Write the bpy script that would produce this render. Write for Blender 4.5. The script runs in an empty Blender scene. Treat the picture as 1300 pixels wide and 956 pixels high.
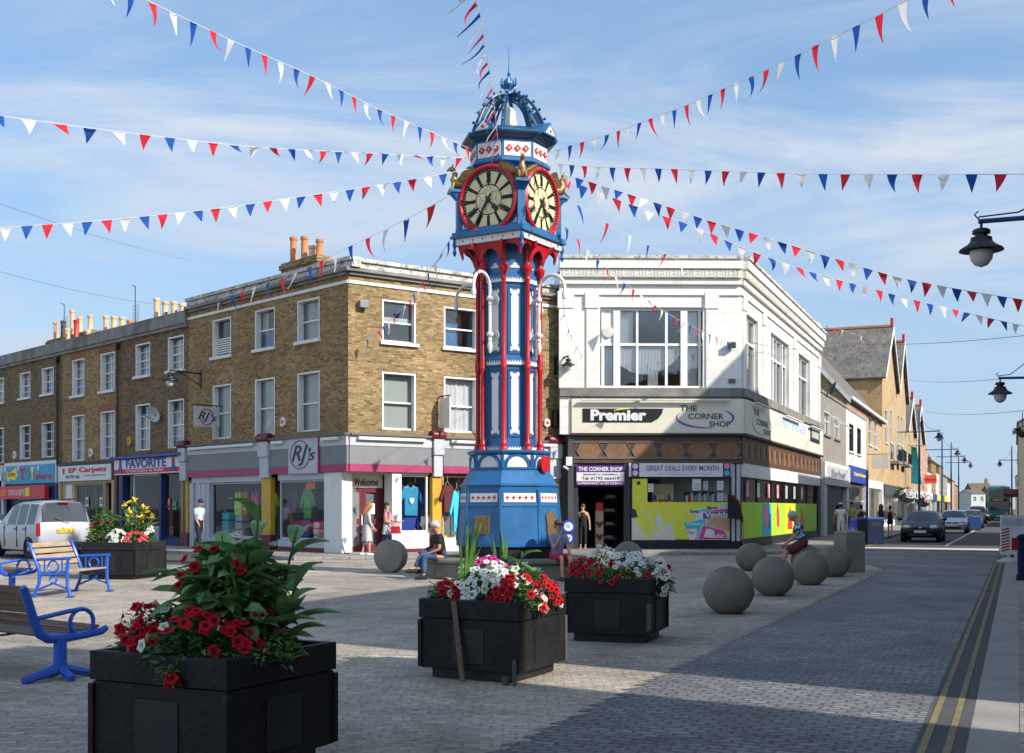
import bpy, bmesh, math, random
from mathutils import Vector, Matrix
R = math.radians
PI = math.pi
S = bpy.context.scene
COL = S.collection
random.seed(7)
# ---------------------------------------------------------------- camera model (1300 px wide photograph)
FP, CX, HY, H = 1500.0, 650.0, 645.0, 1.55

def gp(px, py, z=0.0):
    D = FP * (H - z) / (py - HY)
    return Vector(((px - CX) / FP * D, D, z))

def pd(px, py, D):
    return Vector(((px - CX) / FP * D, D, H - (py - HY) * D / FP))

def T(x=0, y=0, z=0): return Matrix.Translation((x, y, z))
def RZ(a): return Matrix.Rotation(a, 4, 'Z')
def RX(a): return Matrix.Rotation(a, 4, 'X')
def RY(a): return Matrix.Rotation(a, 4, 'Y')

# ---------------------------------------------------------------- objects
def empty(name, loc=(0, 0, 0), rz=0):
    o = bpy.data.objects.new(name, None)
    o.empty_display_size = 0.2
    o.location = loc
    o.rotation_euler = (0, 0, rz)
    COL.objects.link(o)
    return o

def tag(o, label=None, cat=None, group=None, kind=None):
    if label: o['label'] = label
    if cat: o['category'] = cat
    if group: o['group'] = group
    if kind: o['kind'] = kind
    return o

def thing(name, label, cat, loc=(0, 0, 0), rz=0, group=None):
    return tag(empty(name, loc, rz), label, cat, group)

def wm(o):
    M = o.matrix_basis.copy() if False else (Matrix.Translation(o.location) @ o.rotation_euler.to_matrix().to_4x4())
    return wm(o.parent) @ M if o.parent else M

def copy_tree(o, parent=None):
    c = o.copy()
    COL.objects.link(c)
    if parent: c.parent = parent
    for ch in list(o.children): copy_tree(ch, c)
    return c

class MB:
    def __init__(s, M=None):
        s.v = []; s.f = []; s.m = []; s.sm = []; s.M = M or Matrix(); s.mi = 0; s.smooth = False

    def add(s, vs, fs, t=None):
        n = len(s.v)
        for v in vs:
            v = Vector(v)
            s.v.append(t @ v if t else v)
        for f in fs:
            s.f.append([i + n for i in f]); s.m.append(s.mi); s.sm.append(s.smooth)
        return s

    def box(s, x0, x1, y0, y1, z0, z1, t=None):
        if x0 > x1: x0, x1 = x1, x0
        return s.add([(x0, y0, z0), (x1, y0, z0), (x1, y1, z0), (x0, y1, z0), (x0, y0, z1), (x1, y0, z1), (x1, y1, z1), (x0, y1, z1)],
              [(0, 3, 2, 1), (4, 5, 6, 7), (0, 1, 5, 4), (1, 2, 6, 5), (2, 3, 7, 6), (3, 0, 4, 7)], t)

    def quad(s, a, b, c, d, t=None): return s.add([a, b, c, d], [(0, 1, 2, 3)], t)

    def prism(s, poly, z0, z1, t=None):          # polygon in xy, extruded along z
        n = len(poly)
        a = sum(poly[i][0] * poly[(i + 1) % n][1] - poly[(i + 1) % n][0] * poly[i][1] for i in range(n))
        if a < 0: poly = poly[::-1]
        vs = [(p[0], p[1], z0) for p in poly] + [(p[0], p[1], z1) for p in poly]
        fs = [tuple(range(n))[::-1], tuple(range(n, 2 * n))] + [(i, (i + 1) % n, n + (i + 1) % n, n + i) for i in range(n)]
        return s.add(vs, fs, t)

    def plate(s, poly, y0, y1, t=None):          # polygon in xz, extruded along y
        n = len(poly)
        a = sum(poly[i][0] * poly[(i + 1) % n][1] - poly[(i + 1) % n][0] * poly[i][1] for i in range(n))
        if a < 0: poly = poly[::-1]
        vs = [(p[0], y0, p[1]) for p in poly] + [(p[0], y1, p[1]) for p in poly]
        fs = [tuple(range(n)), tuple(range(n, 2 * n))[::-1]] + [(i, n + i, n + (i + 1) % n, (i + 1) % n) for i in range(n)]
        return s.add(vs, fs, t)

    def lathe(s, prof, n=16, t=None, off=0.0, cap=True):
        vs = []; fs = []
        for r, z in prof:
            for k in range(n):
                a = off + 2 * PI * k / n
                vs.append((r * math.cos(a), r * math.sin(a), z))
        for i in range(len(prof) - 1):
            for k in range(n):
                k2 = (k + 1) % n
                fs.append((i * n + k, i * n + k2, (i + 1) * n + k2, (i + 1) * n + k))
        if cap:
            fs.append(tuple(range(n))[::-1])
            fs.append(tuple(range((len(prof) - 1) * n, len(prof) * n)))
        return s.add(vs, fs, t)

    def tube(s, pts, r, n=8, t=None, cap=True):
        pts = [Vector(p) for p in pts]
        rs = r if isinstance(r, (list, tuple)) else [r] * len(pts)
        vs = []; fs = []; N = None
        for i, p in enumerate(pts):
            d = (pts[min(i + 1, len(pts) - 1)] - pts[max(i - 1, 0)])
            if d.length < 1e-9: d = Vector((0, 0, 1))
            d.normalize()
            if N is None:
                N = d.orthogonal().normalized()
            else:
                N = (N - d * N.dot(d))
                N = N.normalized() if N.length > 1e-6 else d.orthogonal().normalized()
            B = d.cross(N)
            for k in range(n):
                a = 2 * PI * k / n
                vs.append(p + (N * math.cos(a) + B * math.sin(a)) * rs[i])
        for i in range(len(pts) - 1):
            for k in range(n):
                k2 = (k + 1) % n
                fs.append((i * n + k, i * n + k2, (i + 1) * n + k2, (i + 1) * n + k))
        if cap:
            fs.append(tuple(range(n))[::-1]); fs.append(tuple(range((len(pts) - 1) * n, len(pts) * n)))
        return s.add(vs, fs, t)

    def ball(s, c, r, nu=14, nv=9, t=None):
        if not isinstance(r, (tuple, list)): r = (r, r, r)
        vs = [(c[0], c[1], c[2] - r[2])]
        for i in range(1, nv):
            a = -PI / 2 + PI * i / nv
            for k in range(nu):
                b = 2 * PI * k / nu
                vs.append((c[0] + r[0] * math.cos(a) * math.cos(b), c[1] + r[1] * math.cos(a) * math.sin(b), c[2] + r[2] * math.sin(a)))
        vs.append((c[0], c[1], c[2] + r[2]))
        fs = [(0, 1 + (k + 1) % nu, 1 + k) for k in range(nu)]
        for i in range(nv - 2):
            for k in range(nu):
                k2 = (k + 1) % nu
                fs.append((1 + i * nu + k, 1 + i * nu + k2, 1 + (i + 1) * nu + k2, 1 + (i + 1) * nu + k))
        l = len(vs) - 1
        fs += [(l, 1 + (nv - 2) * nu + k, 1 + (nv - 2) * nu + (k + 1) % nu) for k in range(nu)]
        return s.add(vs, fs, t)

    def build(s, name, mats, parent=None, bevel=0, label=None, sharp=40):
        me = bpy.data.meshes.new(name)
        W = [s.M @ v for v in s.v]
        if parent is not None:
            inv = wm(parent).inverted()
            W = [inv @ v for v in W]
        me.from_pydata([tuple(v) for v in W], [], s.f)
        uv = me.uv_layers.new(name='UVMap').data
        li = 0
        for f in s.f:
            p = [s.v[i] for i in f]
            nrm = Vector((0, 0, 0))
            for i in range(len(p)):
                a = p[i]; b = p[(i + 1) % len(p)]
                nrm += Vector(((a.y - b.y) * (a.z + b.z), (a.z - b.z) * (a.x + b.x), (a.x - b.x) * (a.y + b.y)))
            ax, ay, az = abs(nrm.x), abs(nrm.y), abs(nrm.z)
            for q in p:
                if az >= ax and az >= ay: uv[li].uv = (q.x, q.y)
                elif ay >= ax: uv[li].uv = (q.x, q.z)
                else: uv[li].uv = (q.y, q.z)
                li += 1
        if not isinstance(mats, (list, tuple)): mats = [mats]
        for m in mats: me.materials.append(m)
        me.polygons.foreach_set('material_index', s.m)
        me.polygons.foreach_set('use_smooth', s.sm)
        if bevel:
            bm = bmesh.new(); bm.from_mesh(me)
            bmesh.ops.remove_doubles(bm, verts=bm.verts, dist=1e-5)
            es = [e for e in bm.edges if len(e.link_faces) == 2 and e.calc_face_angle(0) > R(30)]
            bmesh.ops.bevel(bm, geom=es, offset=bevel, segments=2, affect='EDGES', profile=0.6, clamp_overlap=True)
            bm.to_mesh(me); bm.free()
        me.validate(); me.update()
        if any(s.sm): me.set_sharp_from_angle(angle=R(sharp))
        o = bpy.data.objects.new(name, me)
        COL.objects.link(o)
        if parent is not None: o.parent = parent
        if label: o['label'] = label
        return o

# ---------------------------------------------------------------- materials (all procedural)
def nt(name):
    m = bpy.data.materials.new(name); m.use_nodes = True
    n = m.node_tree; b = n.nodes['Principled BSDF']
    return m, n, b

def N(n, typ, **kw):
    x = n.nodes.new(typ)
    for k, v in kw.items():
        if k in x.inputs.keys() if isinstance(k, str) else False: x.inputs[k].default_value = v
        else: setattr(x, k, v)
    return x

def c4(c): return (c[0], c[1], c[2], 1)

def mul(c, k): return tuple(min(1, max(0, x * k)) for x in c[:3])

def mat(name, col, rough=.6, metal=0, var=.18, scale=3.0, bump=0.0, bscale=40, col2=None, spec=.4, coat=0, dirt=0, dth=.55):
    m, n, b = nt(name)
    tc = N(n, 'ShaderNodeTexCoord')
    nz = N(n, 'ShaderNodeTexNoise'); nz.inputs['Scale'].default_value = scale; nz.inputs['Detail'].default_value = 6; nz.inputs['Roughness'].default_value = .65
    n.links.new(tc.outputs['Object'], nz.inputs['Vector'])
    rp = N(n, 'ShaderNodeValToRGB')
    rp.color_ramp.elements[0].position = .3; rp.color_ramp.elements[1].position = .7
    rp.color_ramp.elements[0].color = c4(mul(col, 1 - var)); rp.color_ramp.elements[1].color = c4(col2 if col2 else mul(col, 1 + var * .7))
    n.links.new(nz.outputs['Fac'], rp.inputs['Fac'])
    out = rp.outputs['Color']
    if dirt:
        d = N(n, 'ShaderNodeTexNoise'); d.inputs['Scale'].default_value = scale * 4; d.inputs['Detail'].default_value = 10; d.inputs['Roughness'].default_value = .68
        n.links.new(tc.outputs['Object'], d.inputs['Vector'])
        dr = N(n, 'ShaderNodeValToRGB'); dr.color_ramp.elements[0].position = dth; dr.color_ramp.elements[1].position = dth + .17 * min(1, dth / .55)
        dr.color_ramp.elements[0].color = (0, 0, 0, 1); dr.color_ramp.elements[1].color = (dirt, dirt, dirt, 1)
        n.links.new(d.outputs['Fac'], dr.inputs['Fac'])
        mx = N(n, 'ShaderNodeMix', data_type='RGBA');
        mx.inputs[7].default_value = (.09, .08, .065, 1)
        n.links.new(dr.outputs['Color'], mx.inputs[0]); n.links.new(out, mx.inputs[6]); out = mx.outputs[2]
    n.links.new(out, b.inputs['Base Color'])
    b.inputs['Roughness'].default_value = rough; b.inputs['Metallic'].default_value = metal
    b.inputs['Specular IOR Level'].default_value = spec
    if coat: b.inputs['Coat Weight'].default_value = coat; b.inputs['Coat Roughness'].default_value = .08
    if bump:
        bz = N(n, 'ShaderNodeTexNoise'); bz.inputs['Scale'].default_value = bscale; bz.inputs['Detail'].default_value = 4
        n.links.new(tc.outputs['Object'], bz.inputs['Vector'])
        bp = N(n, 'ShaderNodeBump'); bp.inputs['Strength'].default_value = bump; bp.inputs['Distance'].default_value = .02
        n.links.new(bz.outputs['Fac'], bp.inputs['Height']); n.links.new(bp.outputs['Normal'], b.inputs['Normal'])
    return m

def brickmat(name, cols, mortar, bw, bh, ms=.01, rough=.85, bump=.5, stain=.45, off=.5, stainscale=.5, dist=.02, grain=1, patch=0):
    m, n, b = nt(name)
    uv = N(n, 'ShaderNodeTexCoord')
    wob = N(n, 'ShaderNodeTexNoise'); wob.inputs['Scale'].default_value = 3.5; wob.inputs['Detail'].default_value = 2
    n.links.new(uv.outputs['UV'], wob.inputs['Vector'])
    vm = N(n, 'ShaderNodeVectorMath', operation='MULTIPLY_ADD')
    n.links.new(wob.outputs['Color'], vm.inputs[0]); vm.inputs[1].default_value = (dist, dist, 0)
    n.links.new(uv.outputs['UV'], vm.inputs[2])
    br = N(n, 'ShaderNodeTexBrick'); br.offset = off
    br.inputs['Scale'].default_value = 1; br.inputs['Brick Width'].default_value = bw; br.inputs['Row Height'].default_value = bh
    br.inputs['Mortar Size'].default_value = ms; br.inputs['Mortar Smooth'].default_value = .3; br.inputs['Bias'].default_value = 0
    br.inputs['Color1'].default_value = (0, 0, 0, 1); br.inputs['Color2'].default_value = (1, 1, 1, 1); br.inputs['Mortar'].default_value = (.5, .5, .5, 1)
    n.links.new(vm.outputs[0], br.inputs['Vector'])
    rp = N(n, 'ShaderNodeValToRGB')
    el = rp.color_ramp.elements
    while len(el) < len(cols): el.new(.5)
    for i, c in enumerate(cols):
        el[i].position = i / (len(cols) - 1); el[i].color = c4(c)
    n.links.new(br.outputs['Color'], rp.inputs['Fac'])
    # fine grain + big stains
    g = N(n, 'ShaderNodeTexNoise'); g.inputs['Scale'].default_value = 9; g.inputs['Detail'].default_value = 8; g.inputs['Roughness'].default_value = .7
    n.links.new(uv.outputs['UV'], g.inputs['Vector'])
    s = N(n, 'ShaderNodeTexNoise'); s.inputs['Scale'].default_value = stainscale; s.inputs['Detail'].default_value = 7; s.inputs['Roughness'].default_value = .7
    n.links.new(uv.outputs['UV'], s.inputs['Vector'])
    def ml(a, fac, out, lo, hi):
        r = N(n, 'ShaderNodeMapRange'); r.inputs[1].default_value = .3; r.inputs[2].default_value = .7; r.inputs[3].default_value = lo; r.inputs[4].default_value = hi
        n.links.new(fac, r.inputs[0])
        x = N(n, 'ShaderNodeVectorMath', operation='SCALE'); n.links.new(a, x.inputs[0]); n.links.new(r.outputs[0], x.inputs['Scale'])
        return x.outputs[0]
    mo = N(n, 'ShaderNodeMix', data_type='RGBA'); mo.inputs[7].default_value = c4(mortar)
    n.links.new(br.outputs['Fac'], mo.inputs[0]); n.links.new(rp.outputs['Color'], mo.inputs[6])
    o = ml(mo.outputs[2], g.outputs['Fac'], None, 1 - .3 * grain, 1 + .25 * grain)
    o = ml(o, s.outputs['Fac'], None, 1 - stain, 1 + stain * .45)
    if patch:
        for sc_, lo, hi, d_ in ((.14, 1 - patch, 1 + patch * .7, 5), (1.1, 1 - patch * .8, 1 + patch * .5, 9), (26, 1 - patch * .7, 1 + patch * .5, 3)):
            q = N(n, 'ShaderNodeTexNoise'); q.inputs['Scale'].default_value = sc_; q.inputs['Detail'].default_value = d_; q.inputs['Distortion'].default_value = .6
            n.links.new(uv.outputs['UV'], q.inputs['Vector']); o = ml(o, q.outputs['Fac'], None, lo, hi)
        vo = N(n, 'ShaderNodeTexVoronoi'); vo.inputs['Scale'].default_value = .9; n.links.new(uv.outputs['UV'], vo.inputs['Vector'])
        r = N(n, 'ShaderNodeMapRange'); r.inputs[1].default_value = .035; r.inputs[2].default_value = .07; r.inputs[3].default_value = .55; r.inputs[4].default_value = 1; n.links.new(vo.outputs['Distance'], r.inputs[0])
        x = N(n, 'ShaderNodeVectorMath', operation='SCALE'); n.links.new(o, x.inputs[0]); n.links.new(r.outputs[0], x.inputs['Scale']); o = x.outputs[0]
    n.links.new(o, b.inputs['Base Color'])
    b.inputs['Roughness'].default_value = rough; b.inputs['Specular IOR Level'].default_value = .25
    bp = N(n, 'ShaderNodeBump'); bp.inputs['Strength'].default_value = bump; bp.inputs['Distance'].default_value = .015; bp.invert = True
    n.links.new(br.outputs['Fac'], bp.inputs['Height'])
    b2 = N(n, 'ShaderNodeBump'); b2.inputs['Strength'].default_value = bump * .7; b2.inputs['Distance'].default_value = .015
    n.links.new(g.outputs['Fac'], b2.inputs['Height']); n.links.new(bp.outputs['Normal'], b2.inputs['Normal'])
    n.links.new(b2.outputs['Normal'], b.inputs['Normal'])
    return m

def glassmat(name, tint=(.75, .8, .82), lo=.12, hi=.75, rough=.02):
    m = bpy.data.materials.new(name); m.use_nodes = True
    n = m.node_tree; n.nodes.clear()
    out = N(n, 'ShaderNodeOutputMaterial'); mx = N(n, 'ShaderNodeMixShader'); tr = N(n, 'ShaderNodeBsdfTransparent'); gl = N(n, 'ShaderNodeBsdfGlossy')
    tr.inputs['Color'].default_value = c4(tint); gl.inputs['Roughness'].default_value = rough; gl.inputs['Color'].default_value = (.95, .97, 1, 1)
    tc = N(n, 'ShaderNodeTexCoord'); nz = N(n, 'ShaderNodeTexNoise'); nz.inputs['Scale'].default_value = 1.3
    bp = N(n, 'ShaderNodeBump'); bp.inputs['Strength'].default_value = .06; bp.inputs['Distance'].default_value = .05
    n.links.new(tc.outputs['Object'], nz.inputs['Vector']); n.links.new(nz.outputs['Fac'], bp.inputs['Height']); n.links.new(bp.outputs['Normal'], gl.inputs['Normal'])
    lw = N(n, 'ShaderNodeLayerWeight'); lw.inputs['Blend'].default_value = .35
    mr = N(n, 'ShaderNodeMapRange'); mr.inputs[3].default_value = lo; mr.inputs[4].default_value = hi
    n.links.new(lw.outputs['Fresnel'], mr.inputs[0]); n.links.new(mr.outputs[0], mx.inputs[0])
    n.links.new(tr.outputs[0], mx.inputs[1]); n.links.new(gl.outputs[0], mx.inputs[2]); n.links.new(mx.outputs[0], out.inputs[0])
    return m

def clothmat(name, col, trans=.4, rough=.8):
    m, n, b = nt(name)
    tc = N(n, 'ShaderNodeTexCoord'); nz = N(n, 'ShaderNodeTexNoise'); nz.inputs['Scale'].default_value = 60
    n.links.new(tc.outputs['Object'], nz.inputs['Vector'])
    rp = N(n, 'ShaderNodeValToRGB'); rp.color_ramp.elements[0].color = c4(mul(col, .88)); rp.color_ramp.elements[1].color = c4(mul(col, 1.08))
    n.links.new(nz.outputs['Fac'], rp.inputs['Fac']); n.links.new(rp.outputs[0], b.inputs['Base Color'])
    b.inputs['Roughness'].default_value = rough; b.inputs['Specular IOR Level'].default_value = .2
    t = N(n, 'ShaderNodeBsdfTranslucent'); n.links.new(rp.outputs[0], t.inputs['Color'])
    mx = N(n, 'ShaderNodeMixShader'); mx.inputs[0].default_value = trans
    out = n.nodes['Material Output']
    n.links.new(b.outputs[0], mx.inputs[1]); n.links.new(t.outputs[0], mx.inputs[2]); n.links.new(mx.outputs[0], out.inputs[0])
    return m

def leafmat(name, col, col2):
    m = clothmat(name, col, .25, .36)
    n = m.node_tree; n.nodes['Principled BSDF'].inputs['Specular IOR Level'].default_value = .5
    for x in n.nodes:
        if x.type == 'VALTORGB':
            x.color_ramp.elements[0].color = c4(col); x.color_ramp.elements[1].color = c4(col2)
            x.color_ramp.elements[0].position = .35; x.color_ramp.elements[1].position = .65
        if x.type == 'TEX_NOISE': x.inputs['Scale'].default_value = 7
    return m

M = {}
_pal = {  # name: (colour, rough, var)
 'white': ((.64, .63, .60), .5, .08), 'offwhite': ((.58, .56, .50), .6, .12), 'cream': ((.62, .58, .47), .5, .06), 'frame': ((.70, .70, .68), .45, .08),
 'black': ((.012, .012, .014), .45, .2), 'dark': ((.03, .03, .032), .55, .2), 'charcoal': ((.055, .058, .065), .6, .15),
 'grey': ((.30, .31, .33), .5, .1), 'midgrey': ((.17, .18, .19), .5, .1), 'palegrey': ((.42, .43, .46), .5, .1),
 'magenta': ((.30, .035, .10), .45, .1), 'maroon': ((.13, .016, .025), .4, .15), 'red': ((.55, .022, .026), .4, .12), 'redpaint': ((.46, .012, .022), .32, .14),
 'orange': ((.75, .16, .03), .5, .08), 'yellow': ((.74, .62, .03), .5, .06), 'lemon': ((.64, .64, .06), .45, .05), 'ochre': ((.50, .30, .03), .45, .2),
 'green': ((.08, .35, .10), .55, .1), 'lime': ((.35, .60, .04), .5, .1), 'hivis': ((.55, .85, .03), .6, .08), 'teal': ((.01, .16, .17), .35, .1), 'cyan': ((.04, .45, .55), .5, .1),
 'purple': ((.10, .02, .20), .45, .06), 'violet': ((.17, .06, .30), .4, .1), 'navy': ((.012, .02, .06), .45, .2), 'signblue': ((.02, .05, .30), .45, .1), 'bluefront': ((.012, .03, .12), .45, .15),
 'toyblue': ((.03, .27, .48), .45, .1), 'benchblue': ((.018, .085, .42), .35, .12), 'towerblue': ((.022, .125, .30), .33, .16), 'towerdark': ((.010, .06, .13), .4, .15),
 'lampblue': ((.02, .07, .22), .4, .15), 'wood': ((.20, .10, .045), .6, .3), 'woodbrown': ((.10, .05, .025), .5, .3), 'gold': ((.34, .22, .07), .42, .35),
 'bronze': ((.17, .11, .055), .45, .3), 'lead': ((.11, .115, .12), .6, .2), 'terracotta': ((.48, .19, .08), .8, .25), 'buffpot': ((.55, .38, .22), .8, .2), 'soot': ((.07, .055, .045), .9, .3),
 'flagred': ((.60, .03, .04), .7, .08), 'rubber': ((.018, .018, .019), .8, .15), 'tan': ((.45, .33, .18), .6, .15), 'silver': ((.50, .51, .53), .3, .05), 'plate': ((.72, .52, .02), .45, .04),
 'redlight': ((.35, .01, .012), .15, .1), 'lampglass': ((.55, .56, .55), .12, .05), 'chrome': ((.6, .6, .6), .2, .05), 'skypink': ((.62, .25, .30), .8, .1), 'hotpink': ((.62, .05, .22), .8, .1),
 'skin': ((.52, .29, .20), .55, .08), 'skin2': ((.44, .22, .14), .55, .08), 'hairgrey': ((.42, .41, .39), .7, .25), 'hairbrown': ((.07, .04, .025), .6, .3), 'hairred': ((.30, .13, .05), .6, .25), 'hairblack': ((.015, .012, .011), .5, .3),
 'tblack': ((.013, .013, .015), .85, .2), 'jeans': ((.045, .085, .16), .85, .3), 'shirtblue': ((.21, .25, .35), .85, .12), 'redshorts': ((.38, .02, .05), .85, .15), 'shirtpale': ((.42, .52, .68), .8, .08), 'twhite': ((.72, .72, .72), .85, .06),
 'cardigan': ((.42, .41, .42), .9, .12), 'khaki': ((.34, .36, .14), .85, .12), 'burgundy': ((.10, .018, .022), .85, .15), 'buggyblue': ((.03, .06, .35), .7, .1), 'soil': ((.05, .03, .018), .95, .3),
}
for k, (c, r, v) in _pal.items(): M[k] = mat(k, c, r, 0, v)
M['towerblue'] = mat('towerblue', (.020, .118, .285), .36, 0, .2, 1.6, .12, 30, dirt=.3); M['redpaint'] = mat('redpaint', (.42, .012, .022), .38, 0, .18, 2.5, .1, 30, dirt=.22)
M['gold'] = mat('gold', (.30, .20, .08), .45, .55, .45, 9, .3, 30)
M['bronze'] = mat('bronze', (.20, .13, .065), .5, .4, .35, 6, .4, 60)
M['planter'] = mat('planter', (.008, .0085, .010), .6, 0, .4, 5, .3, 40, col2=(.016, .0165, .018), spec=.25, dirt=.22)
M['planterworn'] = mat('planterworn', (.075, .073, .07), .7, 0, .3, 6, .3, 60)
M['stone'] = mat('stone', (.225, .205, .17), .95, 0, .4, 2.2, .9, 55, dirt=.6, dth=.5, spec=.15)
M['pillarstone'] = mat('pillarstone', (.25, .23, .19), .95, 0, .25, 2, .5, 60, dirt=.4, spec=.15)
M['faience'] = brickmat('faience', [(.66, .64, .59), (.74, .72, .67), (.70, .68, .63)], (.50, .48, .43), .62, .34, .006, .35, .10, .10, .5, 1.2, .004, .25)
M['render'] = mat('render', (.56, .55, .51), .8, 0, .1, 1.2, .15, 50, dirt=.18)
M['greyrender'] = mat('greyrender', (.24, .22, .19), .9, 0, .18, 1.5, .2, 40)
M['peeling'] = mat('peeling', (.55, .53, .48), .85, 0, .3, 1.6, .5, 25, dirt=.85, dth=.47)
M['weathered'] = mat('weathered', (.21, .20, .18), .95, 0, .45, 1.6, .5, 25, dirt=.8)
M['kerbstone'] = mat('kerbstone', (.27, .255, .235), .9, 0, .2, 1.5, .3, 40, dirt=.4)
M['asphalt'] = mat('asphalt', (.085, .085, .088), .9, 0, .25, .6, .5, 90, spec=.2)
M['paint'] = mat('roadpaint', (.50, .48, .42), .85, 0, .25, 4, .2, 60, dirt=.7)
M['yellowline'] = mat('yellowline', (.20, .165, .075), .85, 0, .35, 4, .2, 60, dirt=.9)
M['brick'] = brickmat('stockbrick', [(.12, .075, .038), (.27, .175, .075), (.36, .25, .11), (.20, .115, .055), (.31, .21, .09), (.38, .28, .14)], (.24, .185, .11), .225, .075, .012, dist=.012)
M['brickdark'] = brickmat('sootybrick', [(.085, .052, .026), (.185, .115, .055), (.24, .15, .07), (.12, .07, .036), (.205, .13, .06)], (.16, .122, .08), .225, .075, .011, stain=.28)
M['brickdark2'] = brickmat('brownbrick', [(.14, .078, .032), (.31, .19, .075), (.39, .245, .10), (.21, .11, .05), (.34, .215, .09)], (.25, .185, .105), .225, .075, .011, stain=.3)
M['brickred'] = brickmat('redbrick', [(.26, .07, .035), (.36, .12, .06), (.30, .09, .045)], (.25, .18, .13), .075, .225, .01)
M['brickyellow'] = brickmat('yellowbrick', [(.36, .23, .11), (.47, .32, .16), (.43, .28, .135), (.49, .35, .19)], (.42, .33, .22), .225, .075, .009, stain=.2)
M['brickpink'] = brickmat('pinkbrick', [(.36, .19, .13), (.44, .26, .19), (.40, .22, .15)], (.4, .33, .27), .225, .075, .009, stain=.2)
M['slate'] = brickmat('slate', [(.10, .095, .09), (.17, .16, .145), (.14, .125, .11), (.20, .185, .16)], (.07, .065, .06), .3, .22, .008, .8, .4, .35)
M['tileroof'] = brickmat('tileroof', [(.16, .10, .07), (.22, .14, .09), (.13, .085, .06)], (.07, .05, .04), .2, .16, .008, .85, .4, .35)
M['setts'] = brickmat('setts', [(.33, .285, .23), (.43, .375, .305), (.38, .33, .268), (.48, .42, .345)], (.31, .27, .218), .17, .105, .011, .85, .7, .3, .5, .35, .11, patch=.3)
M['settroad'] = brickmat('settroad', [(.15, .15, .155), (.215, .214, .218), (.18, .181, .187), (.25, .248, .25)], (.095, .097, .10), .16, .10, .013, .66, 1.0, .35, .47, .4, .12, patch=.32)
M['paving'] = brickmat('paving', [(.24, .222, .2), (.31, .288, .26), (.275, .256, .23)], (.15, .14, .125), .75, .6, .012, .9, .3, .3, .5, .4, .01, patch=.2)
M['glass'] = glassmat('glass', (.92, .94, .95), .08, .7)
M['shopglass'] = glassmat('shopglass', (.92, .94, .94), .03, .5)
M['lampblue'] = mat('lampblue', (.02, .07, .22), .6, 0, .15, 3, spec=.2); M['navy'] = mat('navy', (.008, .014, .045), .7, 0, .2, 3, spec=.12); M['signblue2'] = mat('signblue2', (.008, .03, .13), .7, 0, .1, 3, spec=.12)
M['carglass'] = mat('carglass', (.02, .025, .03), .06, 0, .1, 1, spec=.8)
M['net'] = clothmat('netcurtain', (.80, .81, .82), .2)
M['blind'] = clothmat('blind', (.55, .60, .58), .3)
M['bluecurtain'] = clothmat('bluecurtain', (.05, .25, .55), .4)
M['flagw'] = clothmat('flagwhite', (.82, .80, .77), .4); M['flagr'] = clothmat('flagred', (.70, .03, .05), .4); M['flagb'] = clothmat('flagblue', (.02, .09, .38), .4)
M['leafdark'] = leafmat('leafdark', (.03, .085, .02), (.07, .17, .04)); M['leafmid'] = leafmat('leafmid', (.035, .10, .018), (.10, .22, .04)); M['leaflight'] = leafmat('leaflight', (.09, .19, .03), (.20, .32, .07))
M['leafbroad'] = leafmat('leafbroad', (.09, .20, .06), (.21, .38, .12)); M['leaftree'] = leafmat('leaftree', (.03, .06, .02), (.07, .12, .04))
def petalmat(name, col, ctr):
    m = clothmat(name, col, .25); n = m.node_tree; r = next(x for x in n.nodes if x.type == 'VALTORGB'); tc = next(x for x in n.nodes if x.type == 'TEX_COORD')
    ln = N(n, 'ShaderNodeVectorMath', operation='LENGTH'); n.links.new(tc.outputs['Object'], ln.inputs[0])
    mr = N(n, 'ShaderNodeMapRange', interpolation_type='SMOOTHSTEP'); mr.inputs[1].default_value = .008; mr.inputs[2].default_value = .022; n.links.new(ln.outputs['Value'], mr.inputs[0])
    mx = N(n, 'ShaderNodeMix', data_type='RGBA'); mx.inputs[6].default_value = c4(ctr); n.links.new(mr.outputs[0], mx.inputs[0]); n.links.new(r.outputs[0], mx.inputs[7])
    for x in n.nodes:
        if x.type == 'BSDF_PRINCIPLED': n.links.new(mx.outputs[2], x.inputs['Base Color'])
        if x.type == 'BSDF_TRANSLUCENT': n.links.new(mx.outputs[2], x.inputs['Color'])
    return m
M['petalw'] = petalmat('petalwhite', (.74, .74, .72), (.42, .48, .16)); M['petalr'] = petalmat('petalred', (.52, .006, .016), (.09, .003, .012)); M['petalp'] = petalmat('petalpink', (.60, .04, .28), (.25, .01, .12)); M['petaly'] = clothmat('petalyellow', (.80, .55, .05), .3)
M['petals'] = petalmat('petalsalmon', (.66, .09, .11), (.3, .02, .04)); M['petalpale'] = petalmat('petalpale', (.58, .36, .38), (.4, .15, .18))
M['carblue'] = mat('carblue', (.004, .007, .022), .3, 0, .05, 1, spec=.25); M['carsilver'] = mat('carsilver', (.40, .41, .42), .3, .5, .04, 1, coat=.8)
M['carwhite'] = mat('carwhite', (.36, .37, .40), .3, .2, .04, 1, coat=.5); M['carred'] = mat('carred', (.50, .015, .015), .25, 0, .05, 1, coat=1); M['cargrey'] = mat('cargrey', (.10, .105, .12), .25, .4, .05, 1, coat=1)
M['busgreen'] = mat('busgreen', (.008, .15, .16), .3, 0, .08, 1, coat=.6)

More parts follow.
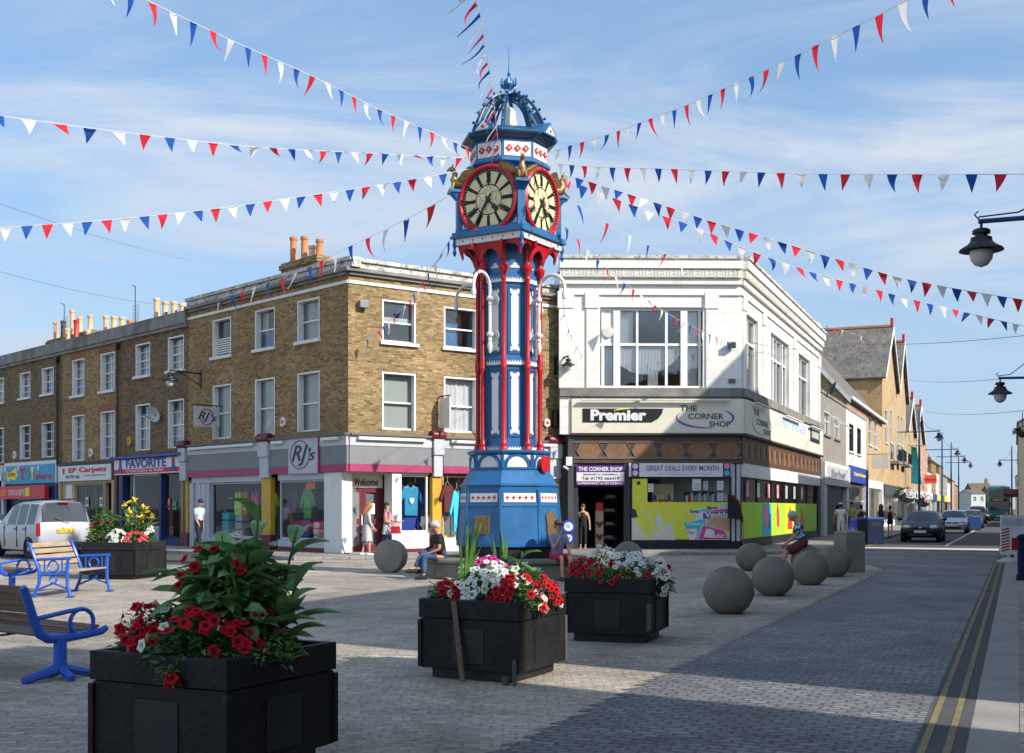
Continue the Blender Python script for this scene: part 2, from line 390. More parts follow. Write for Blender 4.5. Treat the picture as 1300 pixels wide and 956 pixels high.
def slatwood(name, a, b_):
    m, n, b = nt(name)
    tc = N(n, 'ShaderNodeTexCoord'); mp = N(n, 'ShaderNodeMapping'); mp.inputs['Scale'].default_value = (1.5, 25, 25)
    nz = N(n, 'ShaderNodeTexNoise'); nz.inputs['Scale'].default_value = 2; nz.inputs['Detail'].default_value = 8
    n.links.new(tc.outputs['Object'], mp.inputs[0]); n.links.new(mp.outputs[0], nz.inputs['Vector'])
    rp = N(n, 'ShaderNodeValToRGB'); rp.color_ramp.elements[0].color = c4(a); rp.color_ramp.elements[1].color = c4(b_); rp.color_ramp.elements[0].position = .3; rp.color_ramp.elements[1].position = .7
    n.links.new(nz.outputs['Fac'], rp.inputs[0]); n.links.new(rp.outputs[0], b.inputs['Base Color']); b.inputs['Roughness'].default_value = .7
    return m
M['slat'] = slatwood('slat', (.075, .042, .026), (.17, .10, .065)); M['slatlight'] = slatwood('slatlight', (.27, .19, .12), (.42, .33, .235))

# ---------------------------------------------------------------- lettering
def text_mesh(txt, bold=0.0, shear=0.0, ext=.0):
    cu = bpy.data.curves.new('lettering', 'FONT'); cu.body = txt; cu.align_x = 'LEFT'; cu.offset = bold; cu.shear = shear; cu.extrude = 0
    cu.resolution_u = 3
    o = bpy.data.objects.new('lettering', cu); COL.objects.link(o)
    dg = bpy.context.evaluated_depsgraph_get()
    me = bpy.data.meshes.new_from_object(o.evaluated_get(dg))
    vs = [v.co.copy() for v in me.vertices]; fs = [tuple(p.vertices) for p in me.polygons]
    bpy.data.objects.remove(o); bpy.data.curves.remove(cu); bpy.data.meshes.remove(me)
    return vs, fs

_tc = {}
def lettering(parent, Mx, txt, x0, x1, z0, z1, y, m, bold=.01, shear=0, name='lettering', fit=True, th=.012):
    """flat letters fitted into the box x0..x1, z0..z1 of the frame Mx (x right, y inwards, z up), standing proud at y"""
    key = (txt, bold, shear)
    if key not in _tc: _tc[key] = text_mesh(txt, bold, shear)
    vs, fs = _tc[key]
    if not vs: return None
    a0 = min(v.x for v in vs); a1 = max(v.x for v in vs); b0 = min(v.y for v in vs); b1 = max(v.y for v in vs)
    sx = (x1 - x0) / (a1 - a0); sz = (z1 - z0) / (b1 - b0)
    mb = MB(Mx)
    mb.add([(x0 + (v.x - a0) * sx, y, z0 + (v.y - b0) * sz) for v in vs], fs)
    # give letters a little thickness: rim quads along boundary edges
    cnt = {}
    for f in fs:
        for i in range(len(f)):
            e = (f[i], f[(i + 1) % len(f)]); cnt[e] = 1
    n = len(mb.v)
    back = [Vector((v.x, v.y + th, v.z)) for v in mb.v]
    rim = [(a, b) for (a, b) in cnt if (b, a) not in cnt]
    mb.v += back
    for a, b in rim:
        mb.f.append([b, a, a + n, b + n]); mb.m.append(0); mb.sm.append(False)
    return mb.build(name, m, parent)
# ================================================================ setting: sky, light, ground
SUNAZ = Vector((.82, -.57)).normalized(); SUNEL = R(33)
TOSUN = Vector((SUNAZ.x * math.cos(SUNEL), SUNAZ.y * math.cos(SUNEL), math.sin(SUNEL)))
def make_world():
    w = bpy.data.worlds.new('World'); S.world = w; w.use_nodes = True
    n = w.node_tree; n.nodes.clear()
    out = N(n, 'ShaderNodeOutputWorld'); bg = N(n, 'ShaderNodeBackground'); bg.inputs['Strength'].default_value = SKY_STRENGTH
    sky = N(n, 'ShaderNodeTexSky', sky_type='NISHITA'); sky.sun_disc = False
    sky.sun_elevation = SUNEL; sky.sun_rotation = math.atan2(SUNAZ.x, SUNAZ.y); sky.air_density = 1.0; sky.dust_density = .3; sky.ozone_density = 3.0
    tc = N(n, 'ShaderNodeTexCoord'); sp = N(n, 'ShaderNodeSeparateXYZ'); n.links.new(tc.outputs['Generated'], sp.inputs[0])
    za = N(n, 'ShaderNodeMath', operation='ADD'); n.links.new(sp.outputs['Z'], za.inputs[0]); za.inputs[1].default_value = .16
    zm = N(n, 'ShaderNodeMath', operation='MAXIMUM'); n.links.new(za.outputs[0], zm.inputs[0]); zm.inputs[1].default_value = .05
    dx = N(n, 'ShaderNodeMath', operation='DIVIDE'); n.links.new(sp.outputs['X'], dx.inputs[0]); n.links.new(zm.outputs[0], dx.inputs[1])
    dy = N(n, 'ShaderNodeMath', operation='DIVIDE'); n.links.new(sp.outputs['Y'], dy.inputs[0]); n.links.new(zm.outputs[0], dy.inputs[1])
    cb = N(n, 'ShaderNodeCombineXYZ'); n.links.new(dx.outputs[0], cb.inputs[0]); n.links.new(dy.outputs[0], cb.inputs[1])
    mp = N(n, 'ShaderNodeMapping'); mp.inputs['Rotation'].default_value = (0, 0, R(28)); mp.inputs['Scale'].default_value = (.55, 1.25, 1); mp.inputs['Location'].default_value = (3.1, 1.9, 0)
    n.links.new(cb.outputs[0], mp.inputs[0])
    a = N(n, 'ShaderNodeTexNoise'); a.inputs['Scale'].default_value = 1.1; a.inputs['Detail'].default_value = 10; a.inputs['Roughness'].default_value = .62; a.inputs['Distortion'].default_value = 1.6
    n.links.new(mp.outputs[0], a.inputs['Vector'])
    b = N(n, 'ShaderNodeTexNoise'); b.inputs['Scale'].default_value = .5; b.inputs['Detail'].default_value = 3
    n.links.new(mp.outputs[0], b.inputs['Vector'])
    ra = N(n, 'ShaderNodeMapRange', interpolation_type='SMOOTHSTEP'); ra.inputs[1].default_value = .36; ra.inputs[2].default_value = .68; n.links.new(a.outputs[0], ra.inputs[0])
    rb = N(n, 'ShaderNodeMapRange', interpolation_type='SMOOTHSTEP'); rb.inputs[1].default_value = .30; rb.inputs[2].default_value = .56; n.links.new(b.outputs[0], rb.inputs[0])
    m = N(n, 'ShaderNodeMath', operation='MULTIPLY'); n.links.new(ra.outputs[0], m.inputs[0]); n.links.new(rb.outputs[0], m.inputs[1])
    m2 = N(n, 'ShaderNodeMath', operation='MULTIPLY'); n.links.new(m.outputs[0], m2.inputs[0]); m2.inputs[1].default_value = CLOUD_AMOUNT
    mx = N(n, 'ShaderNodeMix', data_type='RGBA'); mx.inputs[7].default_value = CLOUD_COL
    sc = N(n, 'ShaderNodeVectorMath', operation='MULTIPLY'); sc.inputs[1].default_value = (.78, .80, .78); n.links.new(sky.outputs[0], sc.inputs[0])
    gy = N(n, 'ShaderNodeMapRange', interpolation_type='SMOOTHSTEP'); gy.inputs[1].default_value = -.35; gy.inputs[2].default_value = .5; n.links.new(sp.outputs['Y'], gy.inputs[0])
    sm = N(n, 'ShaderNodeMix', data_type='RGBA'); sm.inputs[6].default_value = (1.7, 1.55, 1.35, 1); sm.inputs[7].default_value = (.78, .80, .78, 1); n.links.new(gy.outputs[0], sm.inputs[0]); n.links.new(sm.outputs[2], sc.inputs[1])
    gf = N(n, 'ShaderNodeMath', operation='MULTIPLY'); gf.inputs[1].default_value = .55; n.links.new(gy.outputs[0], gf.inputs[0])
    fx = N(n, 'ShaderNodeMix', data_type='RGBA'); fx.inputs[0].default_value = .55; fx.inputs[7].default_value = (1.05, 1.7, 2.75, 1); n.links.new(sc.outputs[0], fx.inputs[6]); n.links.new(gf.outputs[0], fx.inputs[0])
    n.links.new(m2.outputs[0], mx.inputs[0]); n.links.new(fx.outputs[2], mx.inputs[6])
    # a thin veil low over the roofs
    hz = N(n, 'ShaderNodeMapRange', interpolation_type='SMOOTHSTEP'); hz.inputs[1].default_value = .34; hz.inputs[2].default_value = 0.0; hz.inputs[3].default_value = 0; hz.inputs[4].default_value = .8
    n.links.new(sp.outputs['Z'], hz.inputs[0])
    mh = N(n, 'ShaderNodeMix', data_type='RGBA'); mh.inputs[7].default_value = VEIL_COL
    n.links.new(hz.outputs[0], mh.inputs[0]); n.links.new(mx.outputs[2], mh.inputs[6])
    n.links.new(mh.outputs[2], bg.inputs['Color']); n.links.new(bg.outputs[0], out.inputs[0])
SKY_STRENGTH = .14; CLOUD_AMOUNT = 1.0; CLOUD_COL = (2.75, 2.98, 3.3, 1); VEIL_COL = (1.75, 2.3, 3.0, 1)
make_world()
sl = bpy.data.lights.new('sun', 'SUN'); sl.energy = 3.5; sl.angle = R(.53); sl.color = (1, .93, .83)
so = bpy.data.objects.new('sun', sl); COL.objects.link(so); so.rotation_euler = (-TOSUN).to_track_quat('-Z', 'Y').to_euler(); so.location = TOSUN * 60
cd = bpy.data.cameras.new('camera'); cam = bpy.data.objects.new('camera', cd); COL.objects.link(cam); S.camera = cam
cam.location = (0, 0, H); cam.rotation_euler = (R(90), 0, 0); cd.sensor_width = 36; cd.sensor_fit = 'HORIZONTAL'; cd.lens = 36 * FP / 1300; cd.shift_y = (HY - 478) / 1300
cd.clip_start = .1; cd.clip_end = 3000
vs = S.view_settings; vs.view_transform = 'Standard'; vs.look = 'None'; vs.exposure = .95; vs.gamma = 1; vs.use_curve_mapping = False
S.render.engine = 'CYCLES'; S.cycles.max_bounces = 6; S.cycles.diffuse_bounces = 3; S.cycles.glossy_bounces = 3; S.cycles.transmission_bounces = 3; S.cycles.transparent_max_bounces = 12
S.cycles.caustics_reflective = False; S.cycles.caustics_refractive = False
S.cycles.use_denoising = True

# street frame: p = metres to the right of the kerb line through the camera, s = metres along the street
SD = Vector((.393, .9196)).normalized(); SN = Vector((SD.y, -SD.x))
def st(p, s, z=0.0):
    v = SN * p + SD * s
    return Vector((v.x, v.y, z))

class Fac:
    """A vertical plane from A (left end) to B (right end) as seen from outside: local x along, y inwards, z up."""
    def __init__(s, A, B):
        s.A = Vector((A[0], A[1])); s.B = Vector((B[0], B[1])); d = s.B - s.A
        s.L = d.length; s.u = d / s.L; s.M = T(s.A.x, s.A.y, 0) @ RZ(math.atan2(s.u.y, s.u.x))
    def loc(s, px, py=HY):
        dx = (px - CX) / FP
        t = (dx * s.A.y - s.A.x) / (s.u.x - dx * s.u.y)
        D = s.A.y + t * s.u.y
        return t, H - (py - HY) * D / FP
    def x(s, px): return s.loc(px)[0]
    def z(s, px, py): return s.loc(px, py)[1]
    def pt(s, x, y=0, z=0): return s.M @ Vector((x, y, z))

# facades (pixel corners measured on the photograph)
FL = Fac((-12.33, 45.0), (-5.2, 37.5))                       # clothes shop, shaded side; the terrace continues its line
FR = Fac((-5.2, 37.5), (1.75, 42.4))                         # clothes shop, sunny side
FW = Fac((1.68, 41.9), (8.15, 42.05))                        # white corner shop, front
WS = Vector((8.15, 42.05)); WE = Vector((15.65, 60.05))
FS = Fac(WS, WE)                                             # white corner shop, side; the street continues its line
SU = FS.u

def sheet(name, poly, z, m, kind='structure'):
    mb = MB(); mb.add([(p[0], p[1], z) for p in poly], [tuple(range(len(poly)))])
    o = mb.build(name, m); o['kind'] = kind
    if o.data.polygons[0].normal.z < 0:
        o.data.flip_normals()
    return o
sheet('ground', [(-900, -200), (900, -200), (900, 1500), (-900, 1500)], -.012, M['asphalt'])
# the paved square and the sett road
pl = [(-60, -30), st(0, -40), st(0, 47), st(-5.6, 46), st(-6.0, 40), (-.5, 38.6), (-6.2, 33.6), (-17, 45), (-60, 90)]
def kerbed(name, poly, z, m):
    mb = MB(); mb.prism([(p[0], p[1]) for p in poly], -.05, z); o = mb.build(name, m, bevel=.015); o['kind'] = 'structure'; return o
sheet('square', [(-70, -40), st(-.3, -40)[:2], st(-.3, 45.2)[:2], st(-6.0, 45.2)[:2], (3, 44), (-4.5, 38.5), (-11.5, 42), (-22, 42), (-70, 88)], -.008, M['setts'])
mb = MB()
rp = []
for i in range(400):
    s = -12 + (i + i % 2) * .1425 - (i % 2) * .001
    rp.append(st(-3.05 - 2.1 * min(1, max(0, (s - 31) / 9)) + (.05 if i % 2 else -.05) + random.uniform(-.025, .025), s))
for i in range(26):
    s = 45 - i * 2.28
    rp.append(st(-.62, s))
mb.add([(p[0], p[1], -.004) for p in rp], [tuple(range(len(rp)))])
o = mb.build('sett_road', M['settroad']); o['kind'] = 'structure'
if o.data.polygons[0].normal.z < 0: o.data.flip_normals()
# rotate the sett pattern so that its rows cross the street
uvl = o.data.uv_layers[0].data
ang = math.atan2(SD.y, SD.x) - PI / 2
for d in uvl:
    u, v = d.uv; d.uv = (u * math.cos(-ang) - v * math.sin(-ang), u * math.sin(-ang) + v * math.cos(-ang))
def strip(name, p0, p1, s0, s1, z, m):
    return sheet(name, [st(p0, s0)[:2], st(p1, s0)[:2], st(p1, s1)[:2], st(p0, s1)[:2]], z, m)
strip('kerb', -.30, .02, -20, 47, .0, M['kerbstone'])
strip('pavement', .02, 3.2, -20, 330, .004, M['paving'])
strip('kerb', -.30, .02, 47, 330, .0, M['kerbstone'])
strip('channel', -.62, -.30, -20, 45.4, -.002, M['asphalt'])
for a in (-.56, -.41): strip('road_marking', a - .024, a + .024, -20, 150, .002, M['yellowline'])
strip('road_marking', -6.0, -.62, 46.4, 48.8, -.001, M['paint'])  # raised table paint; its pale colour also carries the sunlit band across the road
strip('road', -6.0, -.3, 45.3, 420, -.005, M['asphalt'])
for k in range(1): strip('road_marking', -2.75, -2.62, 52, 140, .001, M['paint'])
strip('road_marking', -5.7, -5.55, 50, 62, .001, M['yellowline'])
def off(F, x, y): return F.pt(x, y)[:2]
# raised pavements in front of the shops
kerbed('pavement', [off(FL, -60, -2.6), off(FL, FL.L + .9, -2.6), (-2.6, 36.2), (.9, 38.9), (7.6, 38.8), (9.9, 40.2), off(FS, 6, -3.1), off(FS, 19, -3.1), off(FS, 19, 1), off(FS, 0, 1), (1.7, 43), off(FR, 0, 1), off(FL, -60, 1)], .10, M['paving'])
kerbed('pavement', [off(FS, 19.01, -3.1), off(FS, 330, -3.1), off(FS, 330, 1), off(FS, 19.01, 1)], .10, M['paving'])
# the side street before the terrace
sheet('road', [off(FL, -70, -9.5), off(FL, FL.L - 1.5, -8.5), off(FL, FL.L + .6, -2.6), off(FL, -70, -2.6)], -.004, M['asphalt'])
# ================================================================ building kit
def wall(mb, x0, x1, z0, z1, holes, rev=.14, back=False):
    """front face with real openings and their reveals, in facade coordinates"""
    xs = sorted({x0, x1} | {h[0] for h in holes} | {h[1] for h in holes}); zs = sorted({z0, z1} | {h[2] for h in holes} | {h[3] for h in holes})
    xs = [x for x in xs if x0 - 1e-6 <= x <= x1 + 1e-6]; zs = [z for z in zs if z0 - 1e-6 <= z <= z1 + 1e-6]
    for i in range(len(xs) - 1):
        for j in range(len(zs) - 1):
            cx, cz = (xs[i] + xs[i + 1]) / 2, (zs[j] + zs[j + 1]) / 2
            if any(h[0] < cx < h[1] and h[2] < cz < h[3] for h in holes): continue
            mb.quad((xs[i], 0, zs[j]), (xs[i + 1], 0, zs[j]), (xs[i + 1], 0, zs[j + 1]), (xs[i], 0, zs[j + 1]))
    for a, b, c, d in holes:
        mb.quad((a, 0, c), (a, 0, d), (a, rev, d), (a, rev, c)); mb.quad((b, 0, d), (b, 0, c), (b, rev, c), (b, rev, d))
        mb.quad((a, 0, d), (b, 0, d), (b, rev, d), (a, rev, d)); mb.quad((b, 0, c), (a, 0, c), (a, rev, c), (b, rev, c))

def window(bld, F, x0, x1, z0, z1, curtain=None, sill='white', fm='frame', rail=.48, vbars=0, hbars=0, lining=True, name='window', glass='glass', fw=.055, y=.09, open_=0):
    mb = MB(F.M)
    e = .004
    jy = .004 if lining else y - .02
    mb.box(x0 + e, x0 + fw, jy, y + .06, z0, z1 - e); mb.box(x1 - fw, x1 - e, jy + .001, y + .06, z0, z1 - e)
    mb.box(x0 + fw, x1 - fw, jy + .003, y + .06, z1 - fw, z1 - e - .001); mb.box(x0 + fw, x1 - fw, y - .02, y + .06, z0, z0 + fw * 1.3)
    zm = z0 + (z1 - z0) * rail
    if rail: mb.box(x0 + fw, x1 - fw, y - .012, y + .05, zm - .025, zm + .025)
    for k in range(vbars):
        x = x0 + (x1 - x0) * (k + 1) / (vbars + 1); mb.box(x - .014, x + .014, y + .004, y + .045, z0 + fw, z1 - fw)
    for k in range(hbars):
        z = z0 + (z1 - z0) * (k + 1) / (hbars + 1)
        if abs(z - zm) > .08: mb.box(x0 + fw, x1 - fw, y + .006, y + .043, z - .012, z + .012)
    w = mb.build(name, M[fm], bld)
    g = MB(F.M); g.quad((x0 + fw, y + .025, z0 + fw), (x1 - fw, y + .025, z0 + fw), (x1 - fw, y + .025, z1 - fw), (x0 + fw, y + .025, z1 - fw)); g.build('pane', M[glass], w)
    if sill:
        k = MB(F.M); k.box(x0 - .09, x1 + .09, -.10, y - .025, z0 - .11, z0 - .002); k.build('sill', M[sill], w, bevel=.008)
    if curtain:
        for cu in (curtain if isinstance(curtain, list) else [curtain]):
            m, a, b, c, d = (cu + (0, 1, 0, 1))[:5] if isinstance(cu, tuple) else (cu, 0, 1, 0, 1)
            k = MB(F.M); k.smooth = True; X0, X1 = x0 + (x1 - x0) * a, x0 + (x1 - x0) * b; Z0, Z1 = z0 + (z1 - z0) * c, z0 + (z1 - z0) * d
            nn = 40 if m in ('net', 'bluecurtain') else 2; vsx = []
            for i in range(nn + 1):
                t = i / nn; yy = y + .12 + (.02 * math.sin(t * 47 + a) + .012 * math.sin(t * 23) if nn > 2 else 0)
                vsx += [(X0 + (X1 - X0) * t, yy, Z0), (X0 + (X1 - X0) * t, yy, Z1)]
            k.add(vsx, [(2 * i, 2 * i + 2, 2 * i + 3, 2 * i + 1) for i in range(nn)]); k.build('blind' if m == 'blind' else 'curtain', M[m], w)
    return w

def shopwin(bld, F, x0, x1, z0, z1, fm='frame', vbars=0, tr=None, y=.10, name='shop_window', fw=.06):
    w = window(bld, F, x0, x1, z0, z1, None, None, fm, 0, vbars, 0, False, name, 'shopglass', fw, y)
    if tr:
        k = MB(F.M); k.box(x0 + fw, x1 - fw, y - .015, y + .05, tr - .03, tr + .03); k.build('transom', M[fm], w)
    return w

def bx(bld, F, name, m, *b, bevel=0, label=None):
    mb = MB(F.M)
    for q in b: mb.box(*q)
    return mb.build(name, M[m], bld, bevel=bevel, label=label)

def shell(bld, F, x0, x1, z1, depth, m, roofm='lead', z0=.05, skip=()):
    """side and back walls plus a flat roof deck"""
    mb = MB(F.M)
    if 'l' not in skip: mb.box(x0, x0 + .2, .16, depth, z0, z1)
    if 'r' not in skip: mb.box(x1 - .2, x1, .16, depth, z0, z1)
    mb.box(x0 + .2, x1 - .2, depth - .2, depth, z0, z1)
    mb.build('back_wall', M[m], bld)
    mb = MB(F.M); mb.box(x0 + .01, x1 - .01, .1, depth - .01, z1 - .35, z1 - .2); mb.build('roof', M[roofm], bld)

def room(bld, F, x0, x1, z0, z1, depth, m='offwhite', floorm='wood'):
    """shop interior: floor, ceiling, back and side partitions"""
    mb = MB(F.M); mb.box(x0, x1, .2, depth, z0 - .04, z0); mb.box(x0, x1, .2, depth, z1, z1 + .05)
    mb.box(x0, x1, depth, depth + .06, z0, z1); mb.box(x0 - .06, x0, .2, depth, z0, z1); mb.box(x1, x1 + .06, .2, depth, z0, z1)
    return mb.build('shop_interior', M[m], bld)

def pots(lst, F, x, y, z0, bw, bh, specs, label, group=None, m='brick', depth=.55):
    """a chimney stack with its pots"""
    t = thing('chimney_stack', label, 'chimney', F.pt(x, y, 0), 0, group)
    mb = MB(F.M); mb.box(x - bw / 2, x + bw / 2, y - depth / 2, y + depth / 2, z0 - 1.6, z0 + bh); mb.box(x - bw / 2 - .06, x + bw / 2 + .06, y - depth / 2 - .06, y + depth / 2 + .06, z0 + bh - .25, z0 + bh - .08); mb.build('stack', M[m], t, bevel=.01)
    for k, (dx, hh, mm) in enumerate(specs):
        q = MB(F.M); q.smooth = True; q.lathe([(.15, 0), (.15, .06), (.125, .1), (.115, hh - .14), (.14, hh - .12), (.145, hh - .03), (.12, hh), (.09, hh), (.09, hh - .1)], 14, T(x + dx, y, z0 + bh)); q.build('chimney_pot', M[mm], t)
    return t

# ================================================================ clothes shop on the corner
ZL = FL.z(377.3, 382.4), FL.z(377.3, 434.5), FL.z(377.3, 474), FL.z(377.3, 549)
PARZ = FL.z(445.8, 325.9); PARB = FL.z(445.8, 343.5); STRZ = FL.z(445.8, 356.3)
FASC = (FL.z(441.5, 598.5), FL.z(441.5, 552.5))
cs = thing('clothes_shop', 'yellow brick corner building with grey and magenta clothes shop and peeling white parapet', 'building', (-5.2, 37.5, 0))
hl = []
for px0, px1 in ((269.8, 293.2), (323.4, 348.7), (377.3, 405.6)):
    hl.append((FL.x(px0), FL.x(px1), ZL[1], ZL[0])); hl.append((FL.x(px0), FL.x(px1), ZL[3], ZL[2]))
hr = []
ZR = FR.z(485.3, 379.5), FR.z(485.3, 433), FR.z(485.3, 471.5), FR.z(485.3, 545)
for px0, px1 in ((485.3, 528), (563.6, 605.5)):
    hr.append((FR.x(px0), FR.x(px1), ZR[1], ZR[0])); hr.append((FR.x(px0), FR.x(px1), ZR[3], ZR[2]))
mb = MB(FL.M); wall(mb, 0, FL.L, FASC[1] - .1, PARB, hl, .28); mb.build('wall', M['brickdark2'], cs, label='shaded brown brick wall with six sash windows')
mb = MB(FR.M); wall(mb, 0, FR.L, FASC[1] - .1, PARB, hr, .26); mb.build('wall', M['brick'], cs, label='sunlit yellow brick wall')
cur_l = [None, ('blind', 0, 1, 0, 1), [('bluecurtain', .0, 1, 0, .5), ('net', 0, .3, .4, 1)], ('blind', 0, 1, 0, 1), ('blind', 0, 1, 0, 1), ('blind', 0, 1, 0, 1)]
for i, h in enumerate(hl):
    w = window(cs, FL, *h, curtain=cur_l[i], sill='white' if h[2] > 6 else None, y=.19)
    if i == 0:
        k = MB(FL.M)
        for j in range(7):
            zz = h[2] + .12 + j * .085; k.box(h[0] + .06, h[1] - .06, .16, .205, zz, zz + .05)
        k.build('louvre', M['white'], w)
cur_r = [('blind', 0, 1, .5, .62), 'blind', [('bluecurtain', 0, .55, 0, .62), ('bluecurtain', .85, 1, 0, .5)], 'net']
for i, h in enumerate(hr): window(cs, FR, *h, curtain=cur_r[i], sill='white' if h[2] > 6 else None, lining=True, y=.17)
# parapet, cornice and white string course, round both sides
for F, L0, L1 in ((FL, 0, FL.L), (FR, 0, FR.L)):
    lap = .3
    mb = MB(F.M); mb.box(L0, L1 + (lap if F is FL else 0), -.06, .3, PARB + .12, PARZ - .12); mb.box(L0 - .02, L1 + (lap if F is FL else 0), -.14, .36, PARZ - .115, PARZ + .005); mb.build('parapet', M['peeling'], cs, bevel=.012)
    mb = MB(F.M); mb.box(L0, L1 + (.2 if F is FL else -.2), -.2, .28, PARB, PARB + .115); mb.box(L0, L1, -.1, .22, PARB - .1, PARB - .005); mb.build('cornice', M['weathered'], cs, bevel=.01)
    bx(cs, F, 'string_course', 'white', (L0 + .005, L1 - .005, -.045, -.003, STRZ - .05, STRZ + .05))
mb = MB(); A, B, C = FL.pt(0, .2), FL.pt(FL.L, .2), FR.pt(FR.L, .2); Dp = FR.pt(FR.L, 8); Ep = FL.pt(0, 6)
mb.prism([(p.x, p.y) for p in (A, B, C, Dp, Ep)], PARB - .5, PARB - .3); mb.build('roof', M['lead'], cs)
mb = MB(); 
for a, b in ((Ep, A), (Dp, C), (Ep, Dp)): mb.add([(a.x, a.y, 0), (b.x, b.y, 0), (b.x, b.y, PARB), (a.x, a.y, PARB)], [(0, 1, 2, 3)])
mb.build('back_wall', M['brickdark2'], cs)
pots(None, FL, FL.x(338), 1.6, FL.z(338, 350) + .15, 2.3, .62, [(-.75, .95, 'terracotta'), (-.05, .85, 'terracotta'), (.45, .45, 'buffpot'), (.9, .6, 'terracotta')], 'stack with tall orange pots behind the peeling parapet of the corner clothes shop')
# shop front, shaded side
z0f, z1f = FASC; hf = z1f - z0f
def fascia(F, xa, xb, y=-.10):
    f = MB(F.M); f.box(xa, xb, y, -.004, z0f + hf * .21, z0f + hf * .72); o = f.build('fascia', M['midgrey'], cs)
    bx(o, F, 'top_band', 'palegrey', (xa, xb, y - .02, -.005, z0f + hf * .723, z1f)); bx(o, F, 'bottom_band', 'magenta', (xa, xb, y - .012, -.006, z0f, z0f + hf * .207))
    bx(o, F, 'blind_box', 'white', (xa + .25, xb - .3, y - .15, y - .022, z1f - .14, z1f - .04), bevel=.02)
    return o
xs1, xs2 = FL.x(333.5), FL.x(346); xr1, xr2 = FL.x(371), FL.x(409)
fascia(FL, .12, xs1); f2 = fascia(FL, xs2, xr1); f3 = fascia(FL, xr2, FL.L + .06)
sg = bx(cs, FL, 'sign_panel', 'palegrey', (xr1 + .01, xr2 - .03, -.16, -.005, z0f - .02, z1f + .01))
bx(sg, FL, 'trim', 'magenta', (xr2 - .028, xr2 + .02, -.165, -.006, z0f - .02, z1f + .01))
def ring(parent, F, cx, cz, rx, rz, th, y, m, a0=0, a1=2 * PI, name='emblem_ring', n=36, taper=False):
    mb = MB(F.M); pts = []
    for i in range(n + 1):
        a = a0 + (a1 - a0) * i / n; t = th * (math.sin(PI * i / n) * .9 + .1) if taper else th
        pts.append((a, t))
    vsx = []
    for a, t in pts:
        vsx += [(cx + rx * math.cos(a), y, cz + rz * math.sin(a)), (cx + (rx - t) * math.cos(a), y, cz + (rz - t) * math.sin(a)), (cx + (rx - t) * math.cos(a), y + .01, cz + (rz - t) * math.sin(a)), (cx + rx * math.cos(a), y + .01, cz + rz * math.sin(a))]
    fs = []
    for i in range(n):
        for k in range(4): fs.append((4 * i + k, 4 * i + (k + 1) % 4, 4 * i + 4 + (k + 1) % 4, 4 * i + 4 + k))
    mb.add(vsx, fs); return mb.build(name, M[m], parent)
xc = (xr1 + xr2) / 2; zc = (z0f + z1f) / 2; wr = xr2 - xr1
ring(sg, FL, xc - .1 * wr, zc + .03, .33 * wr, .42 * hf, .035, -.175, 'magenta')
lettering(sg, FL.M, "RJ", xc - .36 * wr, xc + .16 * wr, zc - .30 * hf, zc + .3 * hf, -.185, M['dark'], .0, .35)
lettering(sg, FL.M, "'s", xc + .2 * wr, xc + .42 * wr, zc - .14 * hf, zc + .2 * hf, -.185, M['dark'], .0, .35)
def scroll(F, xa, xb, zb=None):
    """console bracket with maroon capping over a yellow tiled pilaster"""
    z = z0f - .12 if zb is None else zb
    o = bx(cs, F, 'console', 'palegrey', (xa, xb, -.22, -.007, z1f - .55, z1f - .02), (xa + .03, xb - .03, -.16, -.008, z, z1f - .552), bevel=.015)
    q = MB(F.M); q.smooth = True; q.lathe([(.0, 0), (.15, 0), (.17, .03), (.17, xb - xa + .08), (.15, xb - xa + .12), (0, xb - xa + .12)], 16, T(xa - .06, -.12, z1f + .10) @ RY(PI / 2)); q.build('capping', M['maroon'], o)
    bx(o, F, 'pilaster', 'ochre', (xa + .02, xb - .02, -.07, .12, .62, z - .004), bevel=.01); bx(o, F, 'pilaster_base', 'maroon', (xa - .02, xb + .02, -.10, .12, .1, .616), bevel=.01)
scroll(FL, xs1 + .01, xs2 - .01); scroll(FL, FL.x(232) , FL.x(240.5))
SW = (FL.x(266), FL.x(340), FL.z(300, 683), FL.z(300, 612)); S2 = (FL.x(351), FL.x(412), SW[2], SW[3])
w = shopwin(cs, FL, SW[0], SW[1] - .35, SW[2], SW[3], 'palegrey'); w = shopwin(cs, FL, S2[0] + .1, S2[1], SW[2], SW[3], 'palegrey', 0)
bx(cs, FL, 'stallriser', 'palegrey', (SW[0], SW[1] - .35, -.02, .2, .24, SW[2] - .005), (S2[0] + .1, S2[1], -.02, .2, .24, SW[2] - .005)); bx(cs, FL, 'plinth', 'maroon', (SW[0], SW[1] - .35, -.04, .2, .1, .236), (S2[0] + .1, S2[1], -.04, .2, .1, .236))
bx(cs, FL, 'shop_header', 'palegrey', (.25, SW[1] - .35, 0, .15, SW[3] + .004, z0f - .003), (S2[0] + .1, S2[1], 0, .15, SW[3] + .004, z0f - .003))
d = bx(cs, FL, 'door', 'palegrey', (FL.x(246), SW[0] - .16, .05, .11, .12, SW[3]), bevel=.006, label='pale grey panelled side door')
for i in range(2):
    for j in range(2):
        xa = FL.x(246) + .12 + i * .42; za = .35 + j * 1.25; bx(d, FL, 'door_panel', 'palegrey', (xa, xa + .3, .03, .048, za, za + .95), bevel=.01)
bx(d, FL, 'handle', 'chrome', (SW[0] - .3, SW[0] - .25, .0, .05, 1.1, 1.22))
bx(cs, FL, 'door_post', 'palegrey', (FL.x(241), FL.x(246) - .01, -.02, .15, .1, SW[3]), (SW[0] - .15, SW[0] - .005, -.02, .15, .1, SW[3] + .2))
bx(cs, FL, 'corner_pillar', 'white', (S2[1] + .01, FL.L - .30, -.03, .38, .1, z0f - .005), bevel=.015)
